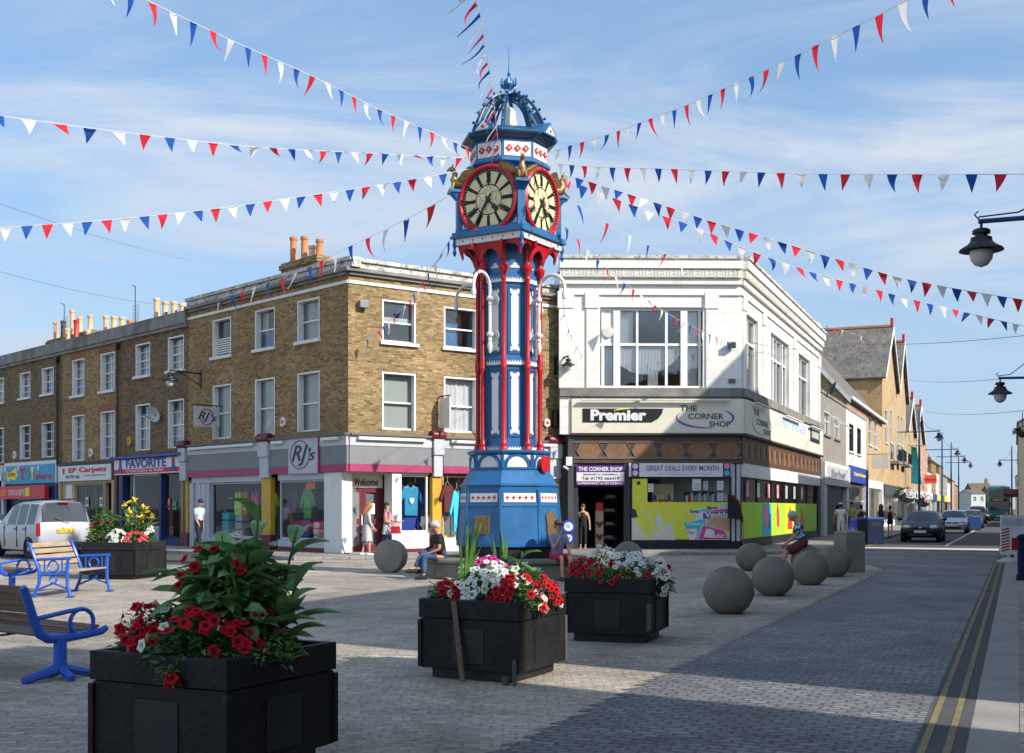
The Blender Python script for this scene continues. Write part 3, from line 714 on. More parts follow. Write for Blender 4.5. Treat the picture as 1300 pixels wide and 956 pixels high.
rm = room(cs, FL, .35, FL.L - .6, .3, SW[3] + .25, 2.2, 'midgrey'); 
# sunny side: recessed doors, window, second pilaster
wx0, wx1 = FR.x(443.5), FR.x(497)
z0f2 = z0f
for xa, xb in ((-.0, FR.x(546)), (FR.x(561), FR.L)):
    fascia(FR, xa, xb)
scroll(FR, FR.x(547), FR.x(560))
RC = .62
bx(cs, FR, 'lobby', 'white', (.0, wx1, RC + .13, RC + .16, .1, z0f), (.0, wx1, .16, RC + .13, z0f - .06, z0f - .002), (.02, .06, .4, RC + .1, .1, z0f - .065))
bx(cs, FR, 'lobby_floor', 'kerbstone', (.0, wx1, -.02, RC + .2, .06, .13))
ds = []
dx0, dx1 = FR.x(443.5) + .18, wx1 - .05; dzt = FR.z(470, 616) - .02
wp = bx(cs, FR, 'welcome_panel', 'offwhite', (dx0 - .1, dx1 + .05, RC - .02, RC + .12, dzt - .05, z0f - .07)); lettering(wp, FR.M, 'Welcome', dx0 + .28, dx1 - .12, dzt + .02, dzt + .25, RC - .034, M['maroon'], .02)
bx(cs, FR, 'door_frame', 'maroon', (dx0 - .06, dx0 + .02, RC, RC + .1, .13, dzt), (dx1 - .02, dx1 + .06, RC, RC + .1, .13, dzt), (dx0 + .021, dx1 - .021, RC, RC + .1, dzt - .07, dzt - .052))
for k in range(2):
    a = dx0 + .03 + k * (dx1 - dx0 - .06) / 2; b = a + (dx1 - dx0 - .06) / 2 - .01
    o = bx(cs, FR, 'door', 'maroon', (a, a + .11, RC + .02, RC + .07, .15, dzt - .08), (b - .11, b, RC + .02, RC + .07, .15, dzt - .08), (a + .111, b - .111, RC + .02, RC + .07, dzt - .2, dzt - .08), (a + .111, b - .111, RC + .02, RC + .07, 1.02, 1.2), (a + .111, b - .111, RC + .02, RC + .07, .15, .36))
    g = MB(FR.M); g.quad((a + .1, RC + .045, .3), (b - .1, RC + .045, .3), (b - .1, RC + .045, dzt - .15), (a + .1, RC + .045, dzt - .15)); g.build('pane', M['shopglass'], o)
    bx(o, FR, 'handle', 'chrome', (b - .07 if k == 0 else a + .03, b - .03 if k == 0 else a + .07, RC - .03, RC + .018, 1.0, 1.35))
    bx(o, FR, 'notice', 'white', (a + .14, a + .14 + .3, RC + .03, RC + .042, 1.35, 1.7))
    if k == 0: bx(o, FR, 'notice', 'lime', (a + .13, a + .36, RC + .03, RC + .042, .45, .85))
bx(cs, FR, 'entrance_pillar', 'white', (wx1 + .01, wx1 + .36, -.03, .5, .1, z0f - .005), bevel=.012)
W3 = (FR.x(507), FR.x(544.5), FR.z(525, 676.5), FR.z(525, 603))
shopwin(cs, FR, W3[0] - .05, W3[1], W3[2], W3[3], 'white'); bx(cs, FR, 'stallriser', 'white', (W3[0] - .05, W3[1], -.02, .2, .22, W3[2] - .005)); bx(cs, FR, 'plinth', 'maroon', (W3[0] - .05, W3[1], -.03, .2, .1, .216)); bx(cs, FR, 'shop_header', 'offwhite', (W3[0] - .05, W3[1], 0, .15, W3[3] + .004, z0f - .004))
room(cs, FR, wx1 + .5, FR.L - .3, .3, W3[3] + .2, 2.0, 'midgrey')
W4 = (FR.x(563), FR.L - .5, .55, W3[3])
shopwin(cs, FR, *W4, 'tan', 1); bx(cs, FR, 'stallriser', 'white', (W4[0], W4[1], -.02, .2, .1, W4[2] - .005)); bx(cs, FR, 'shop_header', 'woodbrown', (W4[0], W4[1], 0, .15, W4[3] + .004, z0f - .004))
# last stretch of the sunny side, beyond the tower: bracket and grey consoles beside the white shop
scroll(FR, FR.L - .62, FR.L - .08)
# lead flashing on top of the fascia
for F in (FL, FR): bx(cs, F, 'flashing', 'lead', (.02, F.L + (.12 if F is FL else -.02), -.22, -.003, z1f + .004, z1f + .07))
# things fixed to the brick walls
def alarm(F, px, py, label, col='white', s=.3, kind='hex'):
    x, z = F.loc(px, py); t = thing('alarm_box', label, 'alarm box', F.pt(x, -.001, z))
    q = MB(F.M); n = 6; q.plate([(x + s / 2 * math.cos(a), z + s * .6 * math.sin(a)) for a in [PI / 2 + 2 * PI * i / n for i in range(n)]], -.1, -.002); q.build('cover', M[col], t, bevel=.015)
    q = MB(F.M); q.plate([(x + s * .24 * math.cos(2 * PI * i / 14), z + s * .24 * math.sin(2 * PI * i / 14)) for i in range(14)], -.106, -.1005); q.build('badge', M['red'], t)
alarm(FL, 361, 536, 'white hexagonal alarm box with red badge low on the shaded brick wall'); alarm(FR, 693, 537, 'pale alarm box on the sunny brick wall just right of the clock tower', 'offwhite', .28)
def projecting(F, px, py, w, h, label, m='palegrey', text=None, tm='dark', out=.25, emblem=None):
    """a board at right angles to its wall, with a bar above it"""
    x, z = F.loc(px, py); t = thing('projecting_sign', label, 'shop sign', F.pt(x, 0, z))
    q = MB(F.M); q.box(x - .025, x + .025, -out - w, -out, z - h, z); b = q.build('board', M[m], t, bevel=.006)
    q = MB(F.M); q.tube([(x, -.002, z + .06), (x, -out - w, z + .06)], .022); q.box(x - .01, x + .01, -out - .12, -out - .1, z, z + .06); q.box(x - .01, x + .01, -out - w + .1, -out - w + .12, z, z + .06); q.build('bar', M['dark'], t)
    return t, b, x, z
t, b, x, z = projecting(FL, 283, 518, 1.0, .72, 'grey script shop sign hanging out at right angles from the shaded brick wall', out=.15)
Q = F2 = FL.M @ T(x + .03, 0, 0) @ RZ(PI / 2)          # right-hand face of the board: x runs inwards along the board
ring(b, type('q', (), {'M': Q})(), -.68, z - .36, .27, .30, .03, -.012, 'magenta')
lettering(b, Q, "RJ", -1.02, -.55, z - .55, z - .18, -.014, M['dark'], 0, .35); lettering(b, Q, "'s", -.5, -.27, z - .5, z - .25, -.014, M['dark'], 0, .35)
t, b, x, z = projecting(FR, 557, 506, .62, 1.0, 'blank white projecting sign above the maroon capping on the sunny brick wall', 'white', out=.1)
def walllamp(F, px, py, label, arm=1.15, s=1.0, px_lamp=None):
    x, z = F.loc(px, py); t = thing('wall_lamp', label, 'lamp', F.pt(x, 0, z))
    q = MB(F.M); q.box(x - .06, x + .06, -.03, -.002, z - .45, z + .25); q.tube([(x, -.03, z + .1), (x, -arm, z + .14)], .03); q.tube([(x, -.03, z - .35), (x, -arm * .45, z - .05), (x, -arm * .7, z + .1)], .018); q.build('bracket', M['black'], t)
    L = F.M @ T(x, -arm, z + .1); lamp_head(t, L, s * .9)
    return t
def lamp_head(t, L, s=1.0):
    q = MB(L @ Matrix.Scale(s, 4)); q.smooth = True
    q.lathe([(.03, .02), (.035, -.06), (.10, -.07), (.13, -.10), (.13, -.16), (.10, -.17), (.10, -.22), (.17, -.24), (.19, -.30), (.33, -.36), (.34, -.39), (.30, -.40), (.14, -.36)], 20); q.build('lamp_shade', M['black'], t)
    q = MB(L @ Matrix.Scale(s, 4)); q.smooth = True; q.lathe([(.17, -.385), (.18, -.44), (.155, -.54), (.09, -.62), (.0, -.65)], 16, cap=False); q.build('lamp_globe', M['lampglass'], t)
walllamp(FL, 255, 478, 'black bracket lamp on the shaded side of the corner clothes shop', 1.25)
walllamp(FR, 705, 460, 'black bracket lamp on the sunny brick wall right of the clock tower', .75, .8)
x, z = FR.loc(459, 387); t = thing('floodlight', 'small grey floodlight high on the sunny brick wall', 'lamp', FR.pt(x, 0, z)); bx(t, FR, 'housing', 'midgrey', (x - .16, x + .16, -.22, -.06, z - .12, z + .12), bevel=.02); bx(t, FR, 'bracket', 'dark', (x - .04, x + .04, -.059, -.001, z - .06, z + .06))
x, z = FR.loc(690, 470); z = FR.z(700, 530); x = FR.x(704); t = thing('loudspeaker', 'black box on the sunny brick wall beside the white corner shop', 'speaker', FR.pt(x, 0, z)); bx(t, FR, 'cabinet', 'black', (x - .16, x + .16, -.3, -.02, z - .35, z + .25), bevel=.03)

# ================================================================ brick terrace on the left
EAVE = FL.z(239, 394); EB = EAVE - .62
def xl(px): return FL.x(px)
def terrace_house(name, label, xa, xb, m, wins, curt, fm='frame', lint=None, sillm='white', lining=True, par=True):
    t = thing(name, label, 'house', FL.pt(xb, 0))
    mb = MB(FL.M); wall(mb, xa, xb, 3.3, EB, wins, .28); mb.build('wall', M[m], t)
    shell(t, FL, xa, xb, EB, 7.5, m, 'slate')
    for i, h in enumerate(wins):
        window(t, FL, *h, curtain=curt[i % len(curt)], sill=sillm if h[2] > 6 else None, lining=lining, vbars=1, hbars=3, y=.19)
        if lint: bx(t, FL, 'lintel', lint, (h[0] - .12, h[1] + .12, -.012, -.001, h[3] + .01, h[3] + .30))
    mb = MB(FL.M); mb.box(xa + .003, xb - .003, -.16, .3, EB + .14, EAVE); mb.box(xa + .003, xb - .003, -.10, .25, EB + .002, EB + .135); mb.build('parapet', M['weathered'], t, bevel=.012)
    return t
def rows(pxs, up, lo, ax):
    out = []
    for a, b in pxs:
        out.append((xl(a), xl(b), FL.z(ax[0], up[1]), FL.z(ax[0], up[0]))); out.append((xl(a), xl(b), FL.z(ax[1], lo[1]), FL.z(ax[1], lo[0])))
    return out
xA, xB, xC, xD = xl(239.6), xl(152), xl(79), xl(11)
h1 = terrace_house('terraced_house', 'sooty brick house over the blue fronted chicken shop next to the corner building', xB, xA - .01, 'brickdark', rows(((172, 190.5), (213, 233.5)), (436, 477), (513, 572), (180, 180)), ['net', ('net', 0, 1, 0, .8)])
h2 = terrace_house('terraced_house', 'brown brick house with red brick lintels above the carpet shop', xC, xB - .01, 'brickdark2', rows(((91.5, 107), (127.5, 145.5)), (456, 502), (527, 585), (98, 98)), ['net', 'net'], lint='brickred')
h3 = terrace_house('terraced_house', 'sooty brick house above the bright blue toy shop', xD, xC - .01, 'brickdark', rows(((25, 38.5), (53, 68)), (473, 505), (540, 583), (30, 30)), ['net', None])
h4 = terrace_house('terraced_house', 'sooty brick house at the far left edge beyond the toy shop', xl(-75), xD - .01, 'brickdark', rows(((-42, -28), (-9, 5)), (480, 511), (543, 588), (0, 0)), ['net', None])
# party-wall pipes
for px, lab in ((151.5, 'black rainwater pipe between the chicken shop and the carpet shop'), (75, 'black rainwater pipe left of the carpet shop')):
    x = xl(px); t = thing('drainpipe', lab, 'drainpipe', FL.pt(x, -.1)); q = MB(FL.M); q.tube([(x, -.09, 3.5), (x, -.09, EB - .05)], .045); q.box(x - .12, x + .12, -.2, -.03, EB - .3, EB - .06); q.build('pipe', M['black'], t)
def roofline(px, py): return FL.z(px, py)
pots(None, FL, xl(178), 1.3, EAVE - .1, 2.9, .38, [(-1.15, 1.0, 'buffpot'), (-.4, .78, 'buffpot'), (.35, .68, 'buffpot'), (1.05, .5, 'buffpot')], 'chimney with four buff pots above the chicken shop house', m='brickdark2')
pots(None, FL, xl(113), 1.3, EAVE - .1, 3.2, .35, [(-1.15, .85, 'buffpot'), (-.35, .75, 'buffpot'), (.45, .62, 'buffpot'), (1.2, .4, 'terracotta')], 'chimney with pots in a row above the carpet shop house', m='brickdark2')
pots(None, FL, xl(60), 1.5, EAVE - .1, 3.4, .42, [(-1.3, .75, 'buffpot'), (-.3, 1.05, 'redpaint'), (1.0, .42, 'buffpot')], 'chimney with one dark red pot above the toy shop house', m='brickdark2')
pots(None, FL, xl(22), 2.8, EAVE + .3, 5.4, .8, [(-2.2, .95, 'buffpot'), (-1.3, .9, 'soot'), (-.2, 1.3, 'buffpot'), (.7, .85, 'buffpot'), (1.9, .8, 'buffpot')], 'broad brick chimney with five pots at the left edge', m='brick')
def aerial(F, px, y, z0, h, label):
    x = F.x(px); t = thing('tv_aerial', label, 'aerial', F.pt(x, y)); q = MB(F.M); q.tube([(x, y, z0 - .8), (x, y, z0 + h)], .02, 5); q.build('mast', M['dark'], t)
    q = MB(F.M); q.tube([(x, y, z0 + h - .05), (x + .7, y - .5, z0 + h - .12)], .015, 5)
    for k in range(7):
        b = Vector((x, y, z0 + h * .55 - k * .09)); q.tube([b + Vector((-.28, 0, -.05 * k)), b + Vector((.18, .1, .06))], .009, 4)
    q.build('elements', M['dark'], t)
aerial(FL, 146, .9, EAVE, 1.9, 'tall thin aerial on the terrace roof left of the buff pots'); aerial(FL, 8, 2.9, EAVE + 1.3, 1.6, 'aerial with a long crossbar on the broad chimney at the left edge')
def satdish(F, px, py, label, r=.3, m='palegrey'):
    x, z = F.loc(px, py); t = thing('satellite_dish', label, 'satellite dish', F.pt(x, 0, z)); q = MB(F.M @ T(x, -.32, z) @ RZ(.4) @ RX(PI / 2 + .35)); q.smooth = True
    q.lathe([(0, -.08), (r * .6, -.05), (r, .02), (r * .96, .03), (r * .55, -.035), (0, -.06)], 18, cap=False); q.build('dish', M[m], t); q = MB(F.M); q.tube([(x, -.002, z - .1), (x, -.3, z)], .02); q.tube([(x, -.34, z - .2), (x + .05, -.75, z - .05)], .012); q.build('arm', M['dark'], t)
satdish(FL, 205, 527, 'white satellite dish on the house over the chicken shop')
for px, py, m, lab in ((117, 575, 'white', 'white alarm box on the wall above the carpet shop sign'), (20, 578, 'white', 'white alarm box on the wall above the toy shop sign'), (166, 560, 'ochre', 'round yellow alarm box by the window above the chicken shop')): alarm(FL, px, py, lab, m, .34)
# --- shop fronts of the terrace
def shopfront(t, xa, xb, zb, zt, sign, frame, base, inner='dark', nb=2, depth=2.6):
    f = bx(t, FL, 'fascia', sign, (xa + .15, xb - .15, -.14, .06, zb, zt)); bx(f, FL, 'fascia_frame', base, (xa, xb, -.10, .1, zt + .004, zt + .16), (xa, xa + .145, -.10, .1, zb, zt), (xb - .145, xb, -.10, .1, zb, zt), (xa, xb, .062, .14, zt + .17, 3.6))
    bx(t, FL, 'pilaster', frame, (xa, xa + .22, -.08, .16, .1, zb - .004), bevel=.01); bx(t, FL, 'pilaster', frame, (xb - .22, xb, -.08, .16, .1, zb - .004), bevel=.01)
    room(t, FL, xa + .25, xb - .25, .14, zb, depth, inner)
    return f
# chicken shop
fz = FL.z(147.5, 602), FL.z(147.5, 588)
a, b = xl(147), xl(237.5)
f = shopfront(h1, a, b, fz[0] - .05, fz[1] + .1, 'white', 'woodbrown', 'dark', 'palegrey')
bx(f, FL, 'red_stripe', 'flagred', (a + .17, b - .17, -.152, -.1402, fz[0], fz[0] + .17)); lettering(f, FL.M, 'FAVORITE', a + 1.25, b - 1.4, fz[0] + .20, fz[0] + .56, -.156, M['signblue'], .03)
lettering(f, FL.M, 'CHICKEN & RIBS', a + 1.3, b - 1.6, fz[0] + .04, fz[0] + .135, -.158, M['white'], .01)
for q in (a + .75, b - .8):
    k = MB(FL.M); k.plate([(q - .26, fz[0] + .06), (q + .26, fz[0] + .06), (q + .1, fz[0] + .25), (q + .06, fz[0] + .52), (q, fz[0] + .62), (q - .08, fz[0] + .5), (q - .1, fz[0] + .25)], -.166, -.1535); k.build('emblem', M['signblue'], f)
    k = MB(FL.M); k.plate([(q - .12, fz[0] + .3), (q + .05, fz[0] + .28), (q + .02, fz[0] + .5), (q - .05, fz[0] + .55)], -.172, -.1665); k.build('emblem', M['flagred'], f)
bx(f, FL, 'shutter_box', 'signblue', (a, b - .1, -.3, -.142, fz[1] + .14, fz[1] + .24))
xw = xl(167), xl(203), xl(206), xl(230)
shopwin(h1, FL, xl(157), xw[0] - .05, .2, fz[0] - .05, 'bluefront', 0); shopwin(h1, FL, xw[0], xw[1], .75, fz[0] - .05, 'white', 0); shopwin(h1, FL, xw[2], xw[3], .35, fz[0] - .05, 'bluefront', 0, 1.6)
bx(h1, FL, 'stallriser', 'palegrey', (xw[0], xw[1], -.01, .2, .14, .745)); bx(h1, FL, 'stallriser', 'bluefront', (xw[2], xw[3], -.02, .2, .1, .345)); bx(h1, FL, 'post', 'bluefront', (xl(152.5), xl(157) - .01, -.05, .16, .1, fz[0] - .055), (xw[1] + .01, xw[2] - .01, -.04, .15, .1, fz[0] - .055))
for px, py, m, w_, h_ in ((212, 637, 'orange', .22, .3), (212, 644, 'hotpink', .22, .24), (219, 642, 'green', .26, .3)):
    x, z = FL.loc(px, py); t = thing('window_sticker', {'orange': 'round orange price star in the chicken shop window', 'hotpink': 'pink price star under the orange one in the chicken shop window', 'green': 'green price card in the chicken shop window'}[m], 'sticker', FL.pt(x, .1, z))
    k = MB(FL.M); k.plate([(x + w_ / 2 * math.cos(q * PI / 6) * (1 if m == 'green' else (.8 + .2 * (q % 2))), z + h_ / 2 * math.sin(q * PI / 6)) for q in range(12)] if m != 'green' else [(x - w_ / 2, z - h_ / 2), (x + w_ / 2, z - h_ / 2), (x + w_ / 2, z + h_ / 2), (x - w_ / 2, z + h_ / 2)], .085, .092); k.build('paper', M[m], t)
# menu board on the pavement
xm = xl(194); ab = thing('menu_board', 'brown picture menu board standing before the chicken shop window', 'sign board', FL.pt(xm, -.9, .1), math.atan2(FL.u.y, FL.u.x))
def local(mb, name, m, parent, **k):
    o = mb.build(name, m, None, **k); o.parent = parent; return o
q = MB(); q.box(-.5, -.44, -.02, .02, .12, 1.35); q.box(.44, .5, -.02, .02, .12, 1.35); q.box(-.44, .44, -.02, .02, 1.29, 1.35); q.box(-.44, .44, -.02, .02, .12, .18); local(q, 'frame', M['silver'], ab, bevel=.008)
q = MB(); q.box(-.44, .44, -.012, .012, .18, 1.29); local(q, 'panel', M['maroon'], ab)
for i in range(2):
    for j in range(3):
        q = MB(); q.box(-.38 + i * .4, -.04 + i * .4, -.02, -.013, .27 + j * .34, .53 + j * .34); local(q, 'menu_picture', M[('tan', 'orange', 'cream')[(i + j) % 3]], ab)
q = MB(); q.box(-.55, .55, -.3, .3, 0, .1); local(q, 'base', M['midgrey'], ab, bevel=.03)
# carpet shop
fz = FL.z(80, 611.5), FL.z(80, 596)
a, b = xl(76), xl(147) - .03
f = shopfront(h2, a, b, fz[0], fz[1] + .12, 'white', 'tan', 'dark', 'dark')
lettering(f, FL.M, 'EP Carpets', a + 1.3, b - .55, fz[0] + .46 * (fz[1] + .12 - fz[0]), fz[0] + .88 * (fz[1] + .12 - fz[0]), -.155, M['flagred'], .025); lettering(f, FL.M, '01795 66', a + 1.0, a + 2.4, fz[0] + .12, fz[0] + .26, -.155, M['signblue'], .01)
bx(f, FL, 'rule', 'midgrey', (a + 2.9, b - .6, -.15, -.1402, fz[0] + .2, fz[0] + .24)); bx(f, FL, 'emblem', 'flagred', (a + .65, a + .85, -.152, -.1402, fz[0] + .48 * (fz[1] + .12 - fz[0]), fz[0] + .86 * (fz[1] + .12 - fz[0])))
xw = xl(94), xl(132)
shopwin(h2, FL, xw[0], xw[1], .5, fz[0] - .12, 'tan', 2); bx(h2, FL, 'stallriser', 'tan', (xw[0], xw[1], -.01, .2, .1, .495)); bx(h2, FL, 'door_frame', 'tan', (xw[1] + .02, xw[1] + .14, -.03, .15, .1, fz[0] - .12)); bx(h2, FL, 'shop_header', 'tan', (a + .23, b - .23, 0, .15, fz[0] - .117, fz[0] - .003))
k = bx(h2, FL, 'notice_board', 'white', (xl(84.5), xl(92), -.02, .03, 1.1, fz[0] - .15))
for j in range(4): bx(k, FL, 'notice_line', 'flagred', (xl(85.3), xl(91.2), -.026, -.0202, 1.3 + j * .2, 1.36 + j * .2))
bx(h2, FL, 'side_panel', 'tan', (a + .23, xl(94) - .005, .035, .1, .1, fz[0] - .12))
for px in (108, 126):
    x, z = FL.loc(px, 637); t = thing('window_notice', 'white printed notice in the carpet shop window, %s' % ('left pane' if px == 108 else 'right pane'), 'notice', FL.pt(x, .1, z)); bx(t, FL, 'sheet', 'white', (x - .14, x + .14, .085, .09, z - .2, z + .2)); bx(t, FL, 'print', 'dark', (x - .07, x + .07, .08, .0848, z - .1, z + .1))
# toy shop
fz = FL.z(40, 614), FL.z(40, 590.5)
a, b = xl(8), xl(74)
f = shopfront(h3, a, b, fz[0], fz[1], 'toyblue', 'bluefront', 'white', 'dark')
z = fz[0]; hh = fz[1] - fz[0]; w = b - a
k = MB(FL.M); k.plate([(a + .5, z + hh * .25), (a + .42, z + hh * .7), (a + .9, z + hh * .62), (a + 1.6, z + hh * .92), (a + 1.75, z + hh * .6), (a + 1.9, z + hh * .5), (a + 1.5, z + hh * .2), (a + .9, z + hh * .3), (a + .7, z + hh * .1)], -.152, -.1402); k.build('emblem', M['yellow'], f)
lettering(f, FL.M, 'SUPER', a + .6, a + 1.6, z + hh * .42, z + hh * .62, -.16, M['flagred'], .03)
for q, (ch, m) in enumerate((('T', 'flagred'), ('O', 'green'), ('Y', 'yellow'))): lettering(f, FL.M, ch, a + 2.1 + q * .62, a + 2.68 + q * .62, z + hh * .2, z + hh * .85, -.156, M[m], .04)
lettering(f, FL.M, 'store', a + 3.95, b - .4, z + hh * .22, z + hh * .5, -.156, M['flagred'], .02)
for q, (dx, dz) in enumerate(((.25, .85), (3.6, .8), (4.3, .82), (1.9, .85))):
    k = MB(FL.M); k.plate([(a + dx + .12 * math.cos(i * PI / 5), z + hh * dz + .12 * math.sin(i * PI / 5)) for i in range(10)], -.15, -.1402); k.build('cloud', M['white'], f)
aw = bx(h3, FL, 'awning_band', 'red', (a - .2, xl(66), -.35, -.15, z - .72, z - .1)); lettering(aw, FL.M, 'TOYS & GIFTS', a + 1.2, a + 3.2, z - .55, z - .28, -.36, M['white'], .02); bx(aw, FL, 'badge', 'yellow', (a + 3.3, a + 3.8, -.358, -.351, z - .6, z - .2)); bx(aw, FL, 'badge', 'orange', (a + .2, a + .9, -.358, -.351, z - .58, z - .22))
bx(h3, FL, 'soffit', 'bluefront', (a + .23, b - .23, 0, .14, z - .75, z - .004))
shopwin(h3, FL, xl(30), xl(66), .6, z - .76, 'bluefront', 1); bx(h3, FL, 'stallriser', 'bluefront', (xl(30), xl(66), -.02, .2, .1, .595)); bx(h3, FL, 'door', 'bluefront', (xl(14), xl(29), .1, .16, .1, 2.2), bevel=.01)
# far-left shop with a white arch
a, b = xl(-60), xl(6)
f = shopfront(h4, a, b, 3.0, 3.5, 'white', 'white', 'white', 'dark'); k = MB(FL.M); cxx = xl(-6)
k.plate([(cxx + 1.3 * math.cos(q), 2.9 + 1.0 * math.sin(q)) for q in [i * PI / 16 for i in range(17)]] + [(cxx - 1.1 * math.cos(q), 2.9 + .82 * math.sin(q)) for q in [i * PI / 16 for i in range(17)]], -.2, -.145); k.build('arch', M['white'], f)
bx(h4, FL, 'poster', 'black', (xl(-3), xl(5.5), -.04, .02, 1.1, 2.5)); shopwin(h4, FL, xl(-40), xl(-6), .6, 2.8, 'white', 1)
# post on the pavement in front of the toy shop
g_ = gp(20, 700); t = thing('sign_post', 'thin grey post with a small white sign and yellow band before the toy shop', 'post', FL.pt(xl(20.5), -2.3, .1)); q = MB(FL.M); x = xl(20.5); q.tube([(x, -2.3, .1), (x, -2.3, 3.2)], .045); q.build('pole', M['palegrey'], t); bx(t, FL, 'plate', 'white', (x - .3, x - .05, -2.34, -2.31, 1.9, 2.4)); bx(t, FL, 'band', 'yellow', (x - .05, x + .05, -2.36, -2.24, 1.0, 1.2))
# ================================================================ white corner shop
ws = thing('corner_shop', 'white glazed corner building with wooden fronted convenience shop below', 'building', (WS.x, WS.y, 0))
zp1, zk1, zk0, zc0 = FW.z(820, 326.5), FW.z(820, 342.5), FW.z(820, 354), FW.z(820, 358)
zl1, zl0 = FW.z(820, 493), FW.z(820, 504); zs0 = FW.z(820, 552); zg1, zg0 = FW.z(820, 589), FW.z(820, 605.3)
wn = (FW.x(762), FW.x(892.5), zl1 + .01, FW.z(820, 390))
sd = []
zt1 = FS.z(953.5, 402); zt0 = zl1 + .01
for a, b in ((947, 962.5), (978.6, 1001.8), (1014, 1028.5)): sd.append((FS.x(a), FS.x(b), zt0, zt1))
mb = MB(FW.M); wall(mb, 0, FW.L, zs0, zk0, [wn], .3); mb.build('wall', M['faience'], ws)
mb = MB(FS.M); wall(mb, 0, FS.L, zs0, zk0, sd, .3); mb.build('wall', M['faience'], ws)
mbp, mbk, mbc, mbl, mbs, mbf = [MB(None) for _ in range(6)]
def both(name, m, y0, y1, z0, z1, cap=.0, bevel=.01):
    mb = MB(FW.M); mb.box(0, FW.L - .0, y0, y1, z0, z1); o = mb.build(name, M[m], ws, bevel=bevel)
    mb = MB(FS.M); mb.box(y0 * .35, FS.L, y0, y1, z0 + .002, z1 - .002); mb.build(name, M[m], ws, bevel=bevel)
both('parapet', 'faience', -.30, .3, zk1 + .002, zp1 - .12); both('coping', 'peeling', -.36, .34, zp1 - .118, zp1); both('key_band', 'offwhite', -.22, .2, zk0 + .005, zk1); both('cornice', 'faience', -.13, .1, zc0 - .1, zk0 + .002); both('moulding', 'faience', -.07, .1, FW.z(820, 375), FW.z(820, 372))
both('sill_course', 'weathered', -.22, .2, zl0, zl1, bevel=.015)
# greek key relief
k = MB(FW.M); kk = MB(FS.M); hz_ = zk1 - zk0
for mbx, L in ((k, FW.L), (kk, FS.L)):
    x = .1; n_ = 0
    while x < L - .3:
        if mbx is k or n_ < 34:
            yb = -.236
            for (u0, u1, v0, v1) in ((0, .06, .12, .85), (.06, .26, .75, .85), (.2, .26, .35, .75), (.12, .2, .35, .45), (.32, .38, .12, .85), (.06, .32, .10, .17)):
                mbx.box(x + u0, x + u1, yb, -.2205, zk0 + v0 * hz_, zk0 + v1 * hz_)
        x += .42; n_ += 1
k.build('key_relief', M['offwhite'], ws); kk.build('key_relief', M['offwhite'], ws)
for F, xs in ((FW, (.22, wn[0] - .3, wn[1] + .3)), (FS, (.5, sd[0][1] + 1.1, sd[1][1] + 1.3, FS.L - .4))):
    for i, x in enumerate(xs):
        w_ = .2 if F is FW and i else .24
        p = bx(ws, F, 'pilaster', 'faience', (x - w_, x + w_, -.05, -.003, zl1 + .003, zc0 - .35), bevel=.008); bx(p, F, 'capital', 'faience', (x - w_ - .05, x + w_ + .05, -.09, -.004, zc0 - .95, zc0 - .35), bevel=.02)
# the big tripartite window and the side windows
def tripart(F, h, cols, trans, curtains, name='window', lab=None):
    x0, x1, z0, z1 = h; mb = MB(F.M); y = .2
    mb.box(x0, x1, y - .06, y + .1, z1 - .1, z1); mb.box(x0, x1, y - .1, y + .1, z0, z0 + .09); zt = z0 + (z1 - z0) * trans; mb.box(x0, x1, y - .05, y + .08, zt - .045, zt + .045)
    for a, w_ in cols:
        x = x0 + (x1 - x0) * a; mb.box(x - w_ / 2, x + w_ / 2, y - (.10 if w_ > .15 else .045), y + .09, z0 + .09, z1 - .1)
    o = mb.build(name, M['frame'], ws, label=lab); g = MB(F.M); g.quad((x0, y + .03, z0), (x1, y + .03, z0), (x1, y + .03, z1), (x0, y + .03, z1)); g.build('pane', M['glass'], o)
    for (a, b, c, d, m) in curtains:
        X0, X1, Z0, Z1 = x0 + (x1 - x0) * a, x0 + (x1 - x0) * b, z0 + (z1 - z0) * c, z0 + (z1 - z0) * d; q = MB(F.M); q.smooth = True; n_ = 24; vv = []
        for i in range(n_ + 1):
            t = i / n_; yy = y + .14 + .018 * math.sin(t * 40); vv += [(X0 + (X1 - X0) * t, yy, Z0), (X0 + (X1 - X0) * t, yy, Z1)]
        q.add(vv, [(2 * i, 2 * i + 2, 2 * i + 3, 2 * i + 1) for i in range(n_)]); q.build('curtain', M[m], o)
    return o
tw = tripart(FW, wn, [(.03, .1), (.165, .24), (.365, .08), (.65, .09), (.82, .24), (.975, .08)], .545, [(.03, .13, .05, .52, 'net'), (.86, .96, .05, .96, 'net'), (.2, .33, .56, .96, 'net')])  # pale net pieces here stand in for white reflections on the panes
xw0, ww, zh = wn[0], wn[1] - wn[0], wn[3] - wn[2]
bx(tw, FW, 'blank_panel', 'white', (xw0 + .03 * ww, xw0 + .135 * ww, .17, .228, wn[2] + .56 * zh, wn[3] - .1))
q = MB(FW.M); q.smooth = True; q.lathe([(.0, -.06), (.2, -.05), (.2, .05), (.0, .06)], 16, T(xw0 + .08 * ww, .14, wn[2] + .7 * zh) @ RX(PI / 2)); q.build('extractor_fan', M['offwhite'], tw)
q = MB(FW.M); q.smooth = True; zz0 = wn[2]        # net curtain draped to both sides and knotted in the middle
